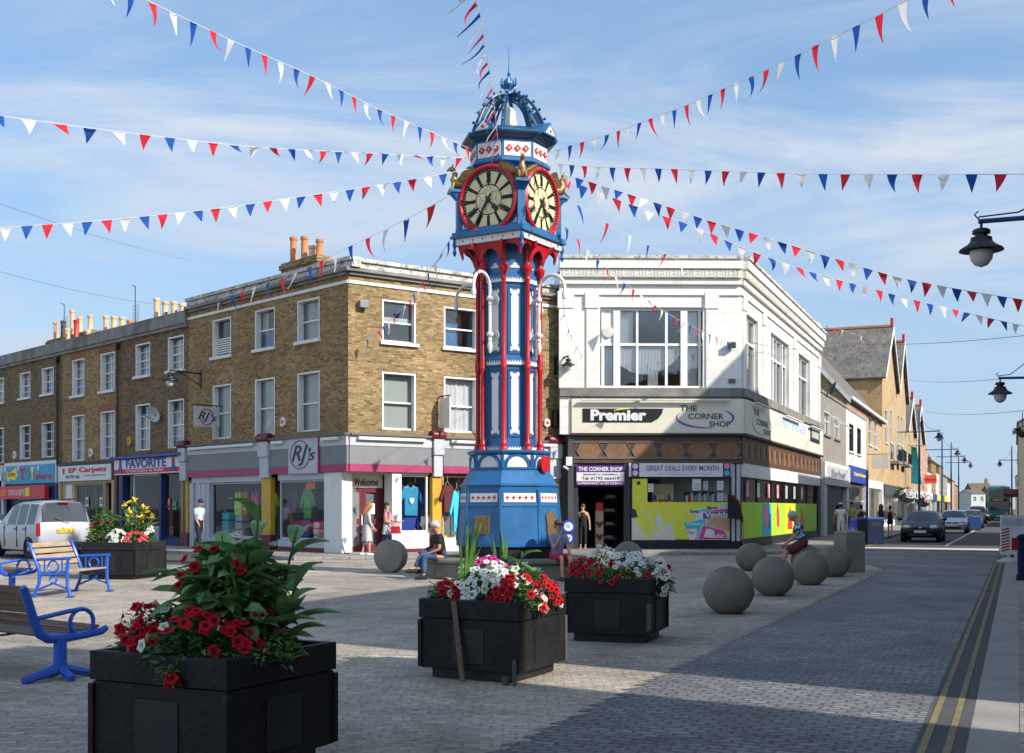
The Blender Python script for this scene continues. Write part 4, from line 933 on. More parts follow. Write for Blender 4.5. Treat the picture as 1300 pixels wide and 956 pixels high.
for xa_, xb_, b0, b1 in ((.19, .53, .30, .20), (.5, .82, .2, .46), (.47, .57, .02, .02)):
    vv = []; n_ = 36; top = .53 if b0 > .1 else .27
    for i in range(n_ + 1):
        t = i / n_; x = xw0 + (xa_ + (xb_ - xa_) * t) * ww; sag = .06 * math.sin(PI * t) if b0 > .1 else 0
        for j in range(5): vv.append((x, .262 + .012 * math.sin(t * 70 + j * .5), zz0 + zh * (top + (b0 + (b1 - b0) * t - sag - top) * j / 4)))
    q.add(vv, [(5 * i + j, 5 * i + 5 + j, 5 * i + 6 + j, 5 * i + 1 + j) for i in range(n_) for j in range(4)])
q.build('draped_curtain', M['net'], tw)
for i, h in enumerate(sd): tripart(FS, h, [(.0, .1), (.5, .07), (1, .1)] if i != 1 else [(0, .1), (.25, .16), (.5, .06), (.75, .16), (1, .1)], .66, [(.1, .4, .1, .6, 'net'), (.1, .9, .7, .95, 'blind')])
# sign fascia round the corner
fa = bx(ws, FW, 'fascia', 'cream', (.42, FW.L + .06, -.2, -.003, zs0 + .05, zl0 - .08)); fb = bx(ws, FS, 'fascia', 'cream', (-.07, FS.L - .35, -.2, -.004, zs0 + .052, zl0 - .082))
bx(ws, FW, 'fascia_edge', 'dark', (.40, FW.L + .07, -.23, .05, zs0 - .03, zs0 + .046)); bx(ws, FS, 'fascia_edge', 'dark', (-.06, FS.L - .3, -.23, .05, zs0 - .032, zs0 + .046))
bx(ws, FW, 'corner_pier', 'faience', (.0, .40, -.12, -.003, zs0, zl0 - .004), bevel=.02)
bx(fa, FW, 'light_trough', 'offwhite', (.75, FW.x(925), -.42, -.30, zl0 - .16, zl0 - .10), bevel=.01)
for a, b in ((947, 965), (987, 1008), (1020, 1034)): bx(fb, FS, 'light_trough', 'offwhite', (FS.x(a), FS.x(b), -.42, -.30, zl0 - .16, zl0 - .10), bevel=.01)
x0, x1 = FW.x(739), FW.x(841); z0, z1 = FW.z(790, 536.8), FW.z(790, 519.3); hh = z1 - z0
q = MB(FW.M); q.plate([(x0, z0), (x1 - .42, z0), (x1 - .2, z0 + hh * .25), (x1 - .06, z0 + hh * .6), (x1, z1), (x0, z1)], -.215, -.2005); pb = q.build('name_board', M['black'], fa)
lettering(pb, FW.M, 'Premier', FW.x(749), FW.x(819.5), z0 + .06, z1 - .03, -.225, M['white'], .045)
ring(pb, FW, FW.x(793), z1 - .19, .5, .2, .05, -.228, 'yellow', R(70), R(150), 'swoosh', 14, True)
def cshop(F, par, xa, xb, za, zb, y, tm, rm):
    w_ = xb - xa; h_ = zb - za
    lettering(par, F.M, 'THE', xa + .07 * w_, xa + .36 * w_, za + .72 * h_, za + .98 * h_, y, tm, .015); lettering(par, F.M, 'CORNER', xa + .21 * w_, xa + .82 * w_, za + .36 * h_, za + .62 * h_, y, tm, .015); lettering(par, F.M, 'SHOP', xa + .57 * w_, xa + .94 * w_, za + .02 * h_, za + .28 * h_, y, tm, .015)
    ring(par, F, xa + .5 * w_, za + .42 * h_, .5 * w_, .46 * h_, .07, y - .004, rm[0], R(150), R(285), 'swoosh', 30, True); ring(par, F, xa + .5 * w_, za + .42 * h_, .5 * w_, .46 * h_, .07, y - .004, rm[1], R(-40), R(48), 'swoosh', 20, True)
cshop(FW, fa, FW.x(857), FW.x(930.5), FW.z(890, 543), FW.z(890, 514.5), -.212, M['charcoal'], ('violet', 'signblue'))
cshop(FS, fb, FS.x(947.5), FS.x(973), FW.z(890, 546), FW.z(890, 514.5), -.212, M['lead'], ('palegrey', 'palegrey'))
lettering(fb, FS.M, 'LICENSED', FS.x(978), FS.x(998), zs0 + .75, zs0 + 1.2, -.212, M['shirtpale'], .02); lettering(fb, FS.M, 'NEWSAGENT', FS.x(999), FS.x(1018), zs0 + .75, zs0 + 1.2, -.212, M['shirtpale'], .02)
pn = bx(fb, FS, 'picture_panel', 'black', (FS.x(1023), FS.x(1035), -.22, -.201, zs0 + .55, zs0 + 1.4)); bx(pn, FS, 'picture', 'palegrey', (FS.x(1024.5), FS.x(1033.5), -.228, -.2202, zs0 + .75, zs0 + 1.25))
# ground floor: dark pilaster, panelled wooden frieze, door, window
bx(ws, FW, 'pilaster', 'charcoal', (.30, FW.x(728), -.1, .2, .1, zs0 - .034))
fr = bx(ws, FW, 'frieze', 'woodbrown', (FW.x(728) + .005, FW.L - .02, -.07, .1, zg1 + .03, zs0 - .034)); 
fr2 = bx(ws, FS, 'frieze', 'woodbrown', (.0, FS.L - .5, -.07, .1, zg1 + .03, zs0 - .036))
pa, pb_ = FW.x(731), FW.x(940); zc_ = FW.z(820, 572); n_ = 6; sw = (pb_ - pa) / n_
for i in range(n_):
    a = pa + i * sw + .02; b = a + sw - .04; h_ = .29
    q = MB(FW.M); q.plate([(a, zc_), (a + .16, zc_ - h_), (b - .16, zc_ - h_), (b, zc_), (b - .16, zc_ + h_), (a + .16, zc_ + h_)], -.082, -.0702); q.build('frieze_panel', M['wood'], fr)
    q = MB(FW.M); pts = [(a, -.09, zc_), (a + .16, -.09, zc_ - h_), (b - .16, -.09, zc_ - h_), (b, -.09, zc_), (b - .16, -.09, zc_ + h_), (a + .16, -.09, zc_ + h_), (a, -.09, zc_)]; q.tube(pts, .022, 4); q.build('lead_came', M['lead'], fr)
for i in range(16):
    a = .3 + i * (FS.L - 1.2) / 16; q = MB(FS.M); q.box(a, a + .55, -.082, -.0702, zc_ - .28, zc_ + .28); q.build('frieze_panel', M['wood'], fr2)
    q = MB(FS.M); pts = [(a + .55, -.09, zc_ - .28), (a + .7, -.09, zc_), (a + .55, -.09, zc_ + .28)]; q.tube(pts, .025, 4); q.build('lead_came', M['lead'], fr2)
bx(ws, FW, 'frieze_rail', 'lead', (FW.x(728) + .006, FW.L, -.1, -.071, zg1 + .18, zg1 + .25)); bx(ws, FW, 'frieze_rail', 'lead', (FW.x(728) + .006, FW.L, -.1, -.071, zs0 - .3, zs0 - .25))
bx(ws, FW, 'door_post', 'dark', (FW.x(728) + .005, FW.x(733.5), -.04, .2, .1, zg1 + .026)); bx(ws, FW, 'door_post', 'dark', (FW.x(792), FW.x(800), -.04, .2, .1, zg1 + .026)); bx(ws, FW, 'door_header', 'dark', (FW.x(733.5) + .003, FW.x(792) - .003, -.0, .2, FW.z(760, 618), zg1 + .026))
sx0, sx1 = FW.x(731), FW.x(792.5); sz0, sz1 = FW.z(760, 616), FW.z(760, 591.5); sh = sz1 - sz0
sb = bx(ws, FW, 'door_sign', 'purple', (sx0, sx1, -.13, -.045, sz0, sz1)); bx(sb, FW, 'sign_field', 'white', (sx0 + .02, sx1 - .02, -.136, -.1305, sz0 + sh * .2, sz0 + sh * .66))
lettering(sb, FW.M, 'THE CORNER SHOP', sx0 + .08, sx1 - .08, sz0 + sh * .73, sz0 + sh * .94, -.142, M['white'], .03); lettering(sb, FW.M, 'Tel: 01795 666419', sx0 + .2, sx1 - .2, sz0 + sh * .27, sz0 + sh * .44, -.144, M['charcoal'], .015)
lettering(sb, FW.M, 'NEWSAGENT & CONVENIENCE', sx0 + .25, sx1 - .25, sz0 + sh * .51, sz0 + sh * .60, -.144, M['violet'], .01)
lettering(sb, FW.M, 'SUPERMARKET & OFF LICENCE', sx0 + .06, sx1 - .06, sz0 + sh * .04, sz0 + sh * .15, -.142, M['white'], .02)
gd = bx(ws, FW, 'deals_strip', 'white', (FW.x(798), FW.x(928), -.1, .03, zg0, zg1 + .025)); lettering(gd, FW.M, 'GREAT DEALS EVERY MONTH', FW.x(820), FW.x(912), zg0 + .21, zg0 + .40, -.11, M['violet'], .008); lettering(gd, FW.M, 'QUALITY FOODS AT LOW PRICES', FW.x(834), FW.x(903), zg0 + .06, zg0 + .15, -.11, M['shirtpale'], .005)
for px in (806, 922):
    bx(gd, FW, 'side_panel', 'purple', (FW.x(px - 5), FW.x(px + 5), -.108, -.1005, zg0 + .002, zg1 + .02))
    for j in range(2):
        q = MB(FW.M); q.plate([(FW.x(px) + .1 * math.cos(i * PI / 7), zg0 + .13 + j * .24 + .1 * math.sin(i * PI / 7)) for i in range(14)], -.114, -.1085); q.build('badge', M['cream' if px == 806 else ('cyan', 'skypink')[j]], gd)
bx(ws, FS, 'deals_strip', 'white', (.1, FS.L - .6, -.1, .03, zg0, zg1 + .025))
# shop window, front
sw0, sw1 = FW.x(801), FW.x(928.5); zb = FW.z(860, 687); zm = FW.z(860, 637.5); zb0 = .1
wf = shopwin(ws, FW, sw0, sw1, zb, zg0 - .003, 'dark', 0, y=.04); bx(ws, FW, 'stallriser', 'black', (sw0, FW.L - .02, -.03, .2, .1, zb - .004))
bx(ws, FW, 'corner_post', 'palegrey', (sw1 + .01, sw1 + .12, -.02, .15, zb, zg1), (FW.L - .16, FW.L - .03, -.02, .15, zb, zg1))
g = MB(FW.M); g.quad((sw1 + .12, .06, zb), (FW.L - .16, .06, zb), (FW.L - .16, .06, zg1), (sw1 + .12, .06, zg1)); g.build('corner_pane', M['shopglass'], ws)
def wp_(x0, x1, z0, z1, m, y, par, name='poster_patch', F=FW): return bx(par, F, name, m, (x0, x1, y, y + .006, z0, z1))
ps = bx(ws, FW, 'window_poster', 'lemon', (sw0 + .05, sw1 - .06, .012, .02, zb + .06, zm)); wp_(sw0 + .05, FW.x(822), zm + .003, zg0 - .07, 'lemon', .012, ps, 'side_poster')
bx(ps, FW, 'top_edge', 'yellow', (sw0 + .05, sw1 - .06, .006, .0115, zm - .07, zm)); wp_(FW.x(806.5), FW.x(815), FW.z(810, 619), FW.z(810, 608.5), 'yellow', .004, ps, 'yellow_badge'); wp_(FW.x(808.5), FW.x(813), FW.z(810, 615.5), FW.z(810, 611), 'dark', -.002, ps, 'badge_mark')
def poly(par, pts, m, y, name, F=FW):
    q = MB(F.M); q.plate([(F.x(a), F.z(a, b)) for a, b in pts], y, y + .0045); return q.build(name, M[m], par)
poly(ps, [(802, 657), (808, 662), (814, 671), (822, 682), (829, 685.5), (802, 685.5)], 'cream', .006, 'milk_stream'); poly(ps, [(826, 668), (833, 675), (846, 667), (855, 661), (853, 668), (858, 685.5), (827, 685.5), (828, 680)], 'cream', .0055, 'bowl'); poly(ps, [(832, 660), (836, 653), (841, 657), (842, 666), (839, 671), (833, 670)], 'offwhite', .0045, 'milk_splash'); poly(ps, [(816, 645), (818, 645), (828, 664), (826, 666)], 'offwhite', .005, 'milk_splash'); poly(ps, [(832, 648), (834, 648), (838, 653), (836, 655)], 'offwhite', .005, 'milk_splash')
poly(ps, [(801.8, 645), (807, 647), (810, 656), (803, 658), (801.8, 657)], 'soot', .004, 'jug_mouth')
mg = poly(ps, [(874, 648), (926, 640), (926, 664), (878, 668)], 'white', .006, 'magazine')
poly(mg, [(892, 650), (926, 645), (926, 655), (893, 659)], 'violet', .0, 'magazine_band'); poly(mg, [(894, 648.5), (926, 648), (926, 649.5), (894, 650.5)], 'orange', -.004, 'magazine_band')
poly(mg, [(884, 648), (903, 644.5), (903, 648), (884, 652)], 'cyan', -.003, 'magazine_band'); poly(mg, [(914, 641.6), (926, 640), (926, 646), (914, 647)], 'shirtpale', -.003, 'magazine_picture'); poly(mg, [(875, 653), (882, 652), (883, 659), (876, 660)], 'yellow', -.003, 'magazine_band')
lettering(mg, FW.M, 'Choice', FW.x(876), FW.x(886), FW.z(880, 651), FW.z(880, 647), -.008, M['charcoal'], .02); lettering(mg, FW.M, 'Month', FW.x(898), FW.x(911), FW.z(900, 646.5), FW.z(900, 642.5), -.008, M['charcoal'], .02)
lettering(mg, FW.M, 'TVavide', FW.x(888), FW.x(926), FW.z(900, 657), FW.z(900, 649.5), -.009, M['white'], .03)
poly(mg, [(897, 658), (926, 655), (926, 674), (898, 674)], 'tan', -.001, 'magazine_picture'); poly(mg, [(905, 662), (913, 658), (921, 662), (922, 668), (906, 670)], 'skin', -.005, 'magazine_picture')
m2 = poly(ps, [(869, 664), (895, 658.5), (900, 685.5), (876, 685.5)], 'cyan', -.003, 'magazine'); lettering(m2, FW.M, "Woman's", FW.x(871), FW.x(893), FW.z(880, 667), FW.z(880, 662), -.012, M['white'], .02); poly(m2, [(871.5, 672), (884, 671), (886, 685), (875, 685.4)], 'white', -.008, 'magazine_band'); lettering(m2, FW.M, 'The', FW.x(873), FW.x(881), FW.z(877, 678), FW.z(877, 674), -.013, M['flagred'], .02)
m3 = poly(ps, [(891, 665), (921, 673), (926, 685.5), (881, 685.5)], 'palegrey', -.010, 'magazine'); poly(m3, [(893, 667), (919, 674), (923, 684.5), (887, 684.5)], 'hotpink', -.015, 'magazine_cover'); poly(m3, [(897, 671), (906, 673), (908, 683), (893, 682)], 'white', -.02, 'magazine_band'); lettering(m3, FW.M, 'chat', FW.x(908), FW.x(919), FW.z(913, 683), FW.z(913, 677), -.022, M['white'], .03)
# notices and goods behind the upper glass
shp = room(ws, FW, .7, FW.L - .25, .12, zg1, 5.0, 'dark')
for px0, px1, py0, py1, m in ((879, 890, 608, 622.5), (893, 899, 611, 622), (910.5, 918.5, 610.5, 622), (911, 918.5, 626, 636), (920, 925.5, 628, 636), (823, 829.5, 614, 624.5)) and [(879, 890, 608, 622.5, 'white'), (893, 899, 611, 622, 'palegrey'), (910.5, 918.5, 610.5, 622, 'white'), (911, 918.5, 626, 636, 'shirtpale'), (920, 925.5, 628, 636, 'skin'), (823, 829.5, 614, 624.5, 'white')]:
    nb_ = bx(wf, FW, 'notice', m, (FW.x(px0), FW.x(px1), .02, .028, FW.z(px0, py1), FW.z(px0, py0))); 
    for j in range(3): bx(nb_, FW, 'notice_line', 'midgrey', (FW.x(px0) + .05, FW.x(px1) - .05, .014, .0195, FW.z(px0, py1) + .06 + j * .08, FW.z(px0, py1) + .085 + j * .08))
cb_ = thing('display_unit', 'pale shelf unit stacked with coloured packets inside the corner shop window', 'shelf', FW.pt(FW.x(842), .5)); bx(cb_, FW, 'case', 'tan', (FW.x(830), FW.x(857), .30, .7, .9, FW.z(840, 614)), bevel=.01)
for i in range(7):
    for j in range(3): bx(cb_, FW, 'packet', random.choice(['white', 'palegrey', 'yellow', 'signblue', 'orange']), (FW.x(831.5 + i * 3.6), FW.x(834 + i * 3.6), .22, .298, 1.45 + j * .2 + .0, 1.45 + j * .2 + .16))
mgz = thing('magazine_rack', 'rack of colourful magazines behind the corner shop window', 'magazine rack', FW.pt(FW.x(890), .4)); bx(mgz, FW, 'rack', 'dark', (FW.x(871), FW.x(909), .32, .42, .9, FW.z(890, 624)))
for i in range(11):
    bx(mgz, FW, 'magazine_cover', random.choice(['cyan', 'skypink', 'white', 'signblue', 'red', 'shirtpale', 'hotpink']), (FW.x(872 + i * 3.35), FW.x(875 + i * 3.35), .27, .318, 1.68, 2.0 + .05 * (i % 3)))
# inside the doorway
sf = thing('shelf_stack', 'dark wall shelves with pale goods inside the corner shop doorway', 'shelf', FW.pt(FW.x(780), 3))
bx(sf, FW, 'shelf', 'midgrey', *[(FW.x(771), FW.x(789), 1.6, 2.0, .4 + j * .5, .44 + j * .5) for j in range(5)]); bx(sf, FW, 'goods', 'palegrey', *[(FW.x(772 + (j * 3) % 5), FW.x(784 + j), 1.65, 1.9, .441 + j * .5, .53 + j * .5) for j in range(5)])
fz_ = thing('display_stand', 'pale display stand with dark hearts inside the corner shop doorway', 'display stand', FW.pt(FW.x(763.5), .9)); bx(fz_, FW, 'stand', 'tan', (FW.x(758.5), FW.x(769), .75, 1.15, .12, 1.45), bevel=.02); bx(fz_, FW, 'header', 'flagred', (FW.x(759), FW.x(768.5), .76, 1.1, 1.452, 1.75), bevel=.02)
for zz in (.5, .95):
    q = MB(FW.M); xc_ = FW.x(763.7); q.plate([(xc_, zz - .13), (xc_ + .15, zz + .06), (xc_ + .1, zz + .13), (xc_, zz + .07), (xc_ - .1, zz + .13), (xc_ - .15, zz + .06)], .735, .7495); q.build('heart', M['maroon'], fz_)
# flag-shaped black banner at the corner, round blue stickers, alarm and camera
q = MB(); cpt = FW.pt(FW.L - .35, -.35); ft = thing('feather_flag', 'black curved feather flag standing at the corner of the yellow shop window', 'flag', cpt)
xa = FW.L - .55
q = MB(FW.M); q.plate([(xa, 1.2), (xa, 2.05), (xa + .25, 2.0), (xa + .42, 1.75), (xa + .52, 1.35), (xa + .55, 1.0), (xa + .4, 1.15)], -.36, -.345); q.build('cloth', M['black'], ft); q = MB(FW.M); q.tube([(xa + .55, -.35, .1), (xa + .55, -.35, 1.2), (xa + .4, -.35, 1.8), (xa + .1, -.35, 2.05)], .015, 6); q.build('pole', M['red'], ft)
for k_, (py, lab) in enumerate(((668.5, 'upper round blue and white sticker on the dark pilaster of the corner shop'), (683, 'lower round blue and white sticker on the dark pilaster of the corner shop'))):
    x, z = FW.loc(721.5, py); t = thing('round_sign', lab, 'sign', FW.pt(x, -.1, z)); r_ = .2 - .03 * k_
    for rr, m, y in ((r_ + .05, 'signblue', -.112), (r_ - .04, 'white', -.118)):
        q = MB(FW.M); q.plate([(x + rr * math.cos(i * PI / 12), z + rr * math.sin(i * PI / 12)) for i in range(24)], y, y + .005); q.build('disc' if m == 'signblue' else 'centre', M[m], t)
    if k_: lettering(t, FW.M, '50', x - .07, x + .07, z - .05, z + .05, -.122, M['dark'], .02)
    else: ring(t, FW, x - .02, z + .02, .07, .07, .04, -.121, 'cyan')
x, z = FW.loc(722, 586); t = thing('alarm_box', 'white box on the dark pilaster beside the corner shop door sign', 'alarm box', FW.pt(x, 0, z)); bx(t, FW, 'cover', 'white', (x - .11, x + .11, -.2, -.101, z - .16, z + .16), bevel=.015)
x, z = FW.loc(717, 594); t = thing('security_camera', 'small white camera on the dark pilaster under the white box', 'camera', FW.pt(x, 0, z)); q = MB(FW.M); q.tube([(x - .06, -.22, z + .04), (x + .1, -.3, z - .06)], .04); q.tube([(x, -.101, z + .02), (x, -.25, z)], .015); q.build('housing', M['white'], t)
# shop window, side
ss0, ss1 = .15, FS.L - 1.0; zms = zm
for i in range(6):
    a = ss0 + (ss1 - ss0) * i / 6; b = ss0 + (ss1 - ss0) * (i + 1) / 6
    shopwin(ws, FS, a, b, zb, zg0 - .003, 'dark', 0, y=.04, fw=.04)
sp_ = bx(ws, FS, 'window_poster', 'lime', (ss0 + .05, ss1 - .06, .012, .02, zb + .06, zms)); 
for a, b, m in ((4.0, 6.0, 'cyan'), (9.2, 11.6, 'yellow'), (12, 15, 'lime')): bx(sp_, FS, 'poster_panel', m, (a, b, .006, .0115, zb + .1, zms - .06))
for (cx_, m, pts) in ((4.8, 'skypink', [(-.5, .5), (.2, .2), (.6, .7), (.3, 1.2), (-.4, 1.1)]), (5.6, 'toyblue', [(-.3, .3), (.3, .25), (.4, .8), (-.2, .9)]), (7.6, 'flagred', [(-.3, .3), (.2, .3), (.1, 1.0), (-.25, 1.35), (-.4, .9)]), (10.4, 'flagred', [(-.6, .15), (.7, .15), (.5, .7), (.1, 1.2), (-.3, .9)]), (10.6, 'orange', [(-.3, .5), (.3, .45), (.1, .95)]), (13.6, 'orange', [(-.5, .1), (.9, .15), (.4, .9), (-.2, 1.1)])):
    q = MB(FS.M); q.plate([(cx_ + a, zb + .1 + b) for a, b in pts], .000, .0055); q.build('poster_picture', M[m], sp_)
bx(ws, FS, 'stallriser', 'black', (.02, FS.L - .6, -.03, .2, .1, zb - .004)); bx(ws, FS, 'end_post', 'dark', (ss1 + .01, FS.L - .05, -.05, .2, .1, zs0 - .04))
room(ws, FS, .35, FS.L - 1.2, .12, zg1, 3.0, 'offwhite')
for i in range(7):
    a = 1.0 + i * 2.1; bx(ws, FS, 'window_notice', random.choice(['white', 'skypink', 'palegrey']), (a, a + .5, .02, .026, zm + .2, zm + .75))
mb = MB(); A, B, C = FW.pt(0, .2), FW.pt(FW.L, .2), FS.pt(FS.L, .2); D_ = FS.pt(FS.L, 10); E_ = FW.pt(0, 16)
mb.prism([(p.x, p.y) for p in (A, B, C, D_, E_)], zk0 - .3, zk0 - .1); mb.build('roof', M['lead'], ws)
mb = MB()
for a, b in ((E_, A), (C, D_), (D_, E_)): mb.add([(a.x, a.y, 0), (b.x, b.y, 0), (b.x, b.y, zk0 + .5), (a.x, a.y, zk0 + .5)], [(0, 1, 2, 3)])
mb.build('back_wall', M['faience'], ws)
x, z = FW.loc(928, 439); t = thing('floodlight', 'small dark floodlight at the corner of the white glazed wall where bunting is tied', 'lamp', FW.pt(x, 0, z)); bx(t, FW, 'housing', 'dark', (x - .13, x + .13, -.25, -.08, z - .1, z + .1), bevel=.02); bx(t, FW, 'bracket', 'dark', (x - .03, x + .03, -.079, -.002, z - .05, z + .05))
x, z = FW.loc(929, 483.5); t = thing('cable_box', 'small grey junction box low on the white glazed wall near the corner', 'box', FW.pt(x, 0, z)); bx(t, FW, 'box', 'lead', (x - .12, x + .12, -.08, -.002, z - .07, z + .07), bevel=.01)

# ================================================================ the left side of the street beyond
def sx(px): return FS.x(px)
def gable_roof(bld, F, xa, xb, ze, zr, depth, m='slate', ridge='x', over=.25, th=.14):
    """ridge 'x': along the street, 'y': gable towards the street"""
    mb = MB(F.M)
    def slab(a, b, c, d):
        n_ = (Vector(b) - Vector(a)).cross(Vector(d) - Vector(a)).normalized() * th
        vv = [Vector(p) for p in (a, b, c, d)]; mb.add(vv + [p - n_ for p in vv], [(0, 1, 2, 3), (7, 6, 5, 4), (0, 4, 5, 1), (1, 5, 6, 2), (2, 6, 7, 3), (3, 7, 4, 0)])
    if ridge == 'x':
        ym = depth / 2; sl_ = (zr - ze) / ym
        slab((xa - over, -over, ze - over * sl_), (xb + over, -over, ze - over * sl_), (xb + over, ym, zr), (xa - over, ym, zr)); slab((xb + over, depth + over, ze - over * sl_), (xa - over, depth + over, ze - over * sl_), (xa - over, ym, zr), (xb + over, ym, zr))
    else:
        xm = (xa + xb) / 2; sl_ = (zr - ze) / (xm - xa)
        slab((xa - over, depth, ze - over * sl_), (xa - over, -over, ze - over * sl_), (xm, -over, zr), (xm, depth, zr)); slab((xb + over, -over, ze - over * sl_), (xb + over, depth, ze - over * sl_), (xm, depth, zr), (xm, -over, zr))
    return mb.build('roof', M[m], bld)
def gable_wall(mb, xa, xb, ze, zr, y): mb.add([(xa, y, ze), (xb, y, ze), ((xa + xb) / 2, y, zr)], [(0, 1, 2)])
def body(bld, F, xa, xb, z1, depth, m, holes=(), z0=.0, z_open=None):
    mb = MB(F.M); wall(mb, xa, xb, z0, z1, list(holes), .15); mb.quad((xa, depth, z0), (xa, 0, z0), (xa, 0, z1), (xa, depth, z1)); mb.quad((xb, 0, z0), (xb, depth, z0), (xb, depth, z1), (xb, 0, z1)); mb.quad((xb, depth, z0), (xa, depth, z0), (xa, depth, z1), (xb, depth, z1))
    return mb
# grey rendered house
a, b = FS.L + .02, sx(1074)
zt = FS.z(1041, 497)
hs = [(sx(p) + .1, sx(q), FS.z(1052, 553), FS.z(1052, 524)) for p, q in ((1046, 1054), (1059, 1066))]
gh = thing('grey_house', 'narrow grey rendered house with two open casements beside the white corner shop', 'house', FS.pt(a, 0))
mb = body(gh, FS, a, b, zt, 7, 'greyrender', hs, 4.0); mb.build('wall', M['greyrender'], gh); bx(gh, FS, 'roof', 'lead', (a + .02, b - .02, .1, 6.9, zt - .3, zt - .2)); bx(gh, FS, 'coping', 'weathered', (a, b - .02, -.06, .25, zt + .002, zt + .14))
for h in hs:
    w = window(gh, FS, *h, curtain='net', sill='weathered', rail=.6, vbars=1)
    q = MB(FS.M @ T((h[0] + h[1]) / 2, -.02, h[3] - .05) @ RX(-R(50))); q.box(-.75, -.68, -.02, .02, -.9, 0); q.box(.68, .75, -.02, .02, -.9, 0); q.box(-.68, .68, -.02, .02, -.9, -.83); q.box(-.68, .68, -.02, .02, -.07, 0); q.build('open_casement', M['frame'], w)
sgf = bx(gh, FS, 'shop_front', 'render', (a + .05, b - .05, -.25, .1, 2.75, 3.95), (a + .05, a + 1.2, -.2, .1, .1, 2.745), (b - 1.2, b - .05, -.2, .1, .1, 2.745), bevel=.02)
bx(gh, FS, 'door', 'dark', (a + 2.2, b - 2.0, .02, .1, .12, 2.74)); bx(gh, FS, 'display_window', 'carglass', (a + 1.22, a + 2.1, .02, .09, .6, 2.74), (b - 1.95, b - 1.22, .02, .09, .6, 2.74)); bx(sgf, FS, 'fascia_board', 'palegrey', (a + 1.0, b - 1.0, -.28, -.252, 3.1, 3.75)); lettering(sgf, FS.M, 'Barber', a + 2.2, b - 2.5, 3.2, 3.6, -.3, M['midgrey'], .02)
satdish(FS, 1049, 493, 'black satellite dish above the grey rendered house', .38, 'charcoal')
# slate-roofed house with the white front (card shop) and yellow part
a, m_, b = sx(1074) + .02, sx(1099.5), sx(1119.5); ze = FS.z(1075.6, 503)
lh = thing('card_shop_house', 'long slate roofed house, white painted over the blue card shop sign and yellow brick beyond', 'house', FS.pt(a, 0))
hw = [(sx(1078), sx(1083.5), FS.z(1080, 573), FS.z(1080, 538)), (sx(1088), sx(1093), FS.z(1080, 573), FS.z(1080, 538))]
hy = [(sx(1103), sx(1107), FS.z(1105, 565), FS.z(1105, 529)), (sx(1110), sx(1113.5), FS.z(1105, 565), FS.z(1105, 529))]
zw = FS.z(1075, 519)
mb = MB(FS.M); wall(mb, a, m_, 3.2, zw, hw, .2); mb.build('wall', M['render'], lh, label='white rendered front'); bx(lh, FS, 'brick_band', 'brickpink', (a, m_, -.05, .2, zw + .002, ze))
mb = MB(FS.M); wall(mb, m_, b, 3.2, ze, hy, .2); mb.build('wall', M['brickyellow'], lh)
mb = MB(FS.M); mb.quad((a, 13, 0), (a, 0, 0), (a, 0, ze), (a, 13, ze)); mb.add([(a, 13, ze), (a, 0, ze), (a, 6.5, ze + 7.5)], [(0, 1, 2)]); mb.quad((b, 0, 0), (b, 13, 0), (b, 13, ze), (b, 0, ze)); mb.quad((b, 13, 0), (a, 13, 0), (a, 13, ze), (b, 13, ze)); mb.build('gable_end', M['brickyellow'], lh)
gable_roof(lh, FS, a, b, ze + .08, ze + 7.62, 13); bx(lh, FS, 'gutter', 'white', (a - .2, b + .2, -.42, -.28, ze - .22, ze - .06))
q = MB(FS.M)
for y0, y1 in ((-.3, 6.5), (13.3, 6.5)):
    z0_, z1_ = ze - .2, ze + 7.45; q.add([(a - .3, y0, z0_), (a - .3, y1, z1_), (a - .3, y1, z1_ - .4), (a - .3, y0, z0_ - .3), (a - .24, y0, z0_), (a - .24, y1, z1_), (a - .24, y1, z1_ - .4), (a - .24, y0, z0_ - .3)], [(0, 1, 2, 3), (7, 6, 5, 4), (0, 4, 5, 1), (2, 6, 7, 3)])
q.build('bargeboard', M['white'], lh)
for h in hw: window(lh, FS, *h, curtain=None, sill='white', fm='charcoal', rail=.7)
for h in hy: window(lh, FS, *h, curtain='blind', sill='white', rail=.5)
zc1, zc0_ = FS.z(1085, 593), FS.z(1085, 613)
cf = bx(lh, FS, 'fascia', 'signblue', (a + .6, m_ - .4, -.2, .05, zc0_, zc1)); lettering(cf, FS.M, 'Card Factory', a + 2.2, m_ - 1.4, zc0_ + .35, zc1 - .35, -.21, M['yellow'], .04)
shopwin(lh, FS, a + .9, m_ - .9, .6, zc0_ - .1, 'white', 3, 2.0); bx(lh, FS, 'shop_surround', 'white', (a + .1, a + .85, -.05, .2, .1, zc1), (m_ - .85, m_ - .1, -.05, .2, .1, zc1), (a + .855, m_ - .855, -.05, .2, .1, .595), (a + .1, m_ - .1, -.08, .15, zc1 + .004, 3.19)); room(lh, FS, a + .5, m_ - .5, .12, 3, 2.5, 'cream')
shopwin(lh, FS, m_ + .8, b - .8, .6, 2.9, 'white', 2); bx(lh, FS, 'shop_surround', 'white', (m_ + .05, m_ + .78, -.12, .2, .1, 3.5), (b - .78, b - .05, -.12, .2, .1, 3.5), (m_ + .79, b - .79, -.1, .2, 2.95, 3.5), (m_ + .79, b - .79, -.05, .2, .1, .59)); room(lh, FS, m_ + .5, b - .5, .12, 3, 2.5, 'cream')
t, bb, x, z = projecting(FS, 1101, 578, 1.1, .9, 'pale hanging shop sign on the yellow brick house past the blue card shop', 'offwhite', out=.3)
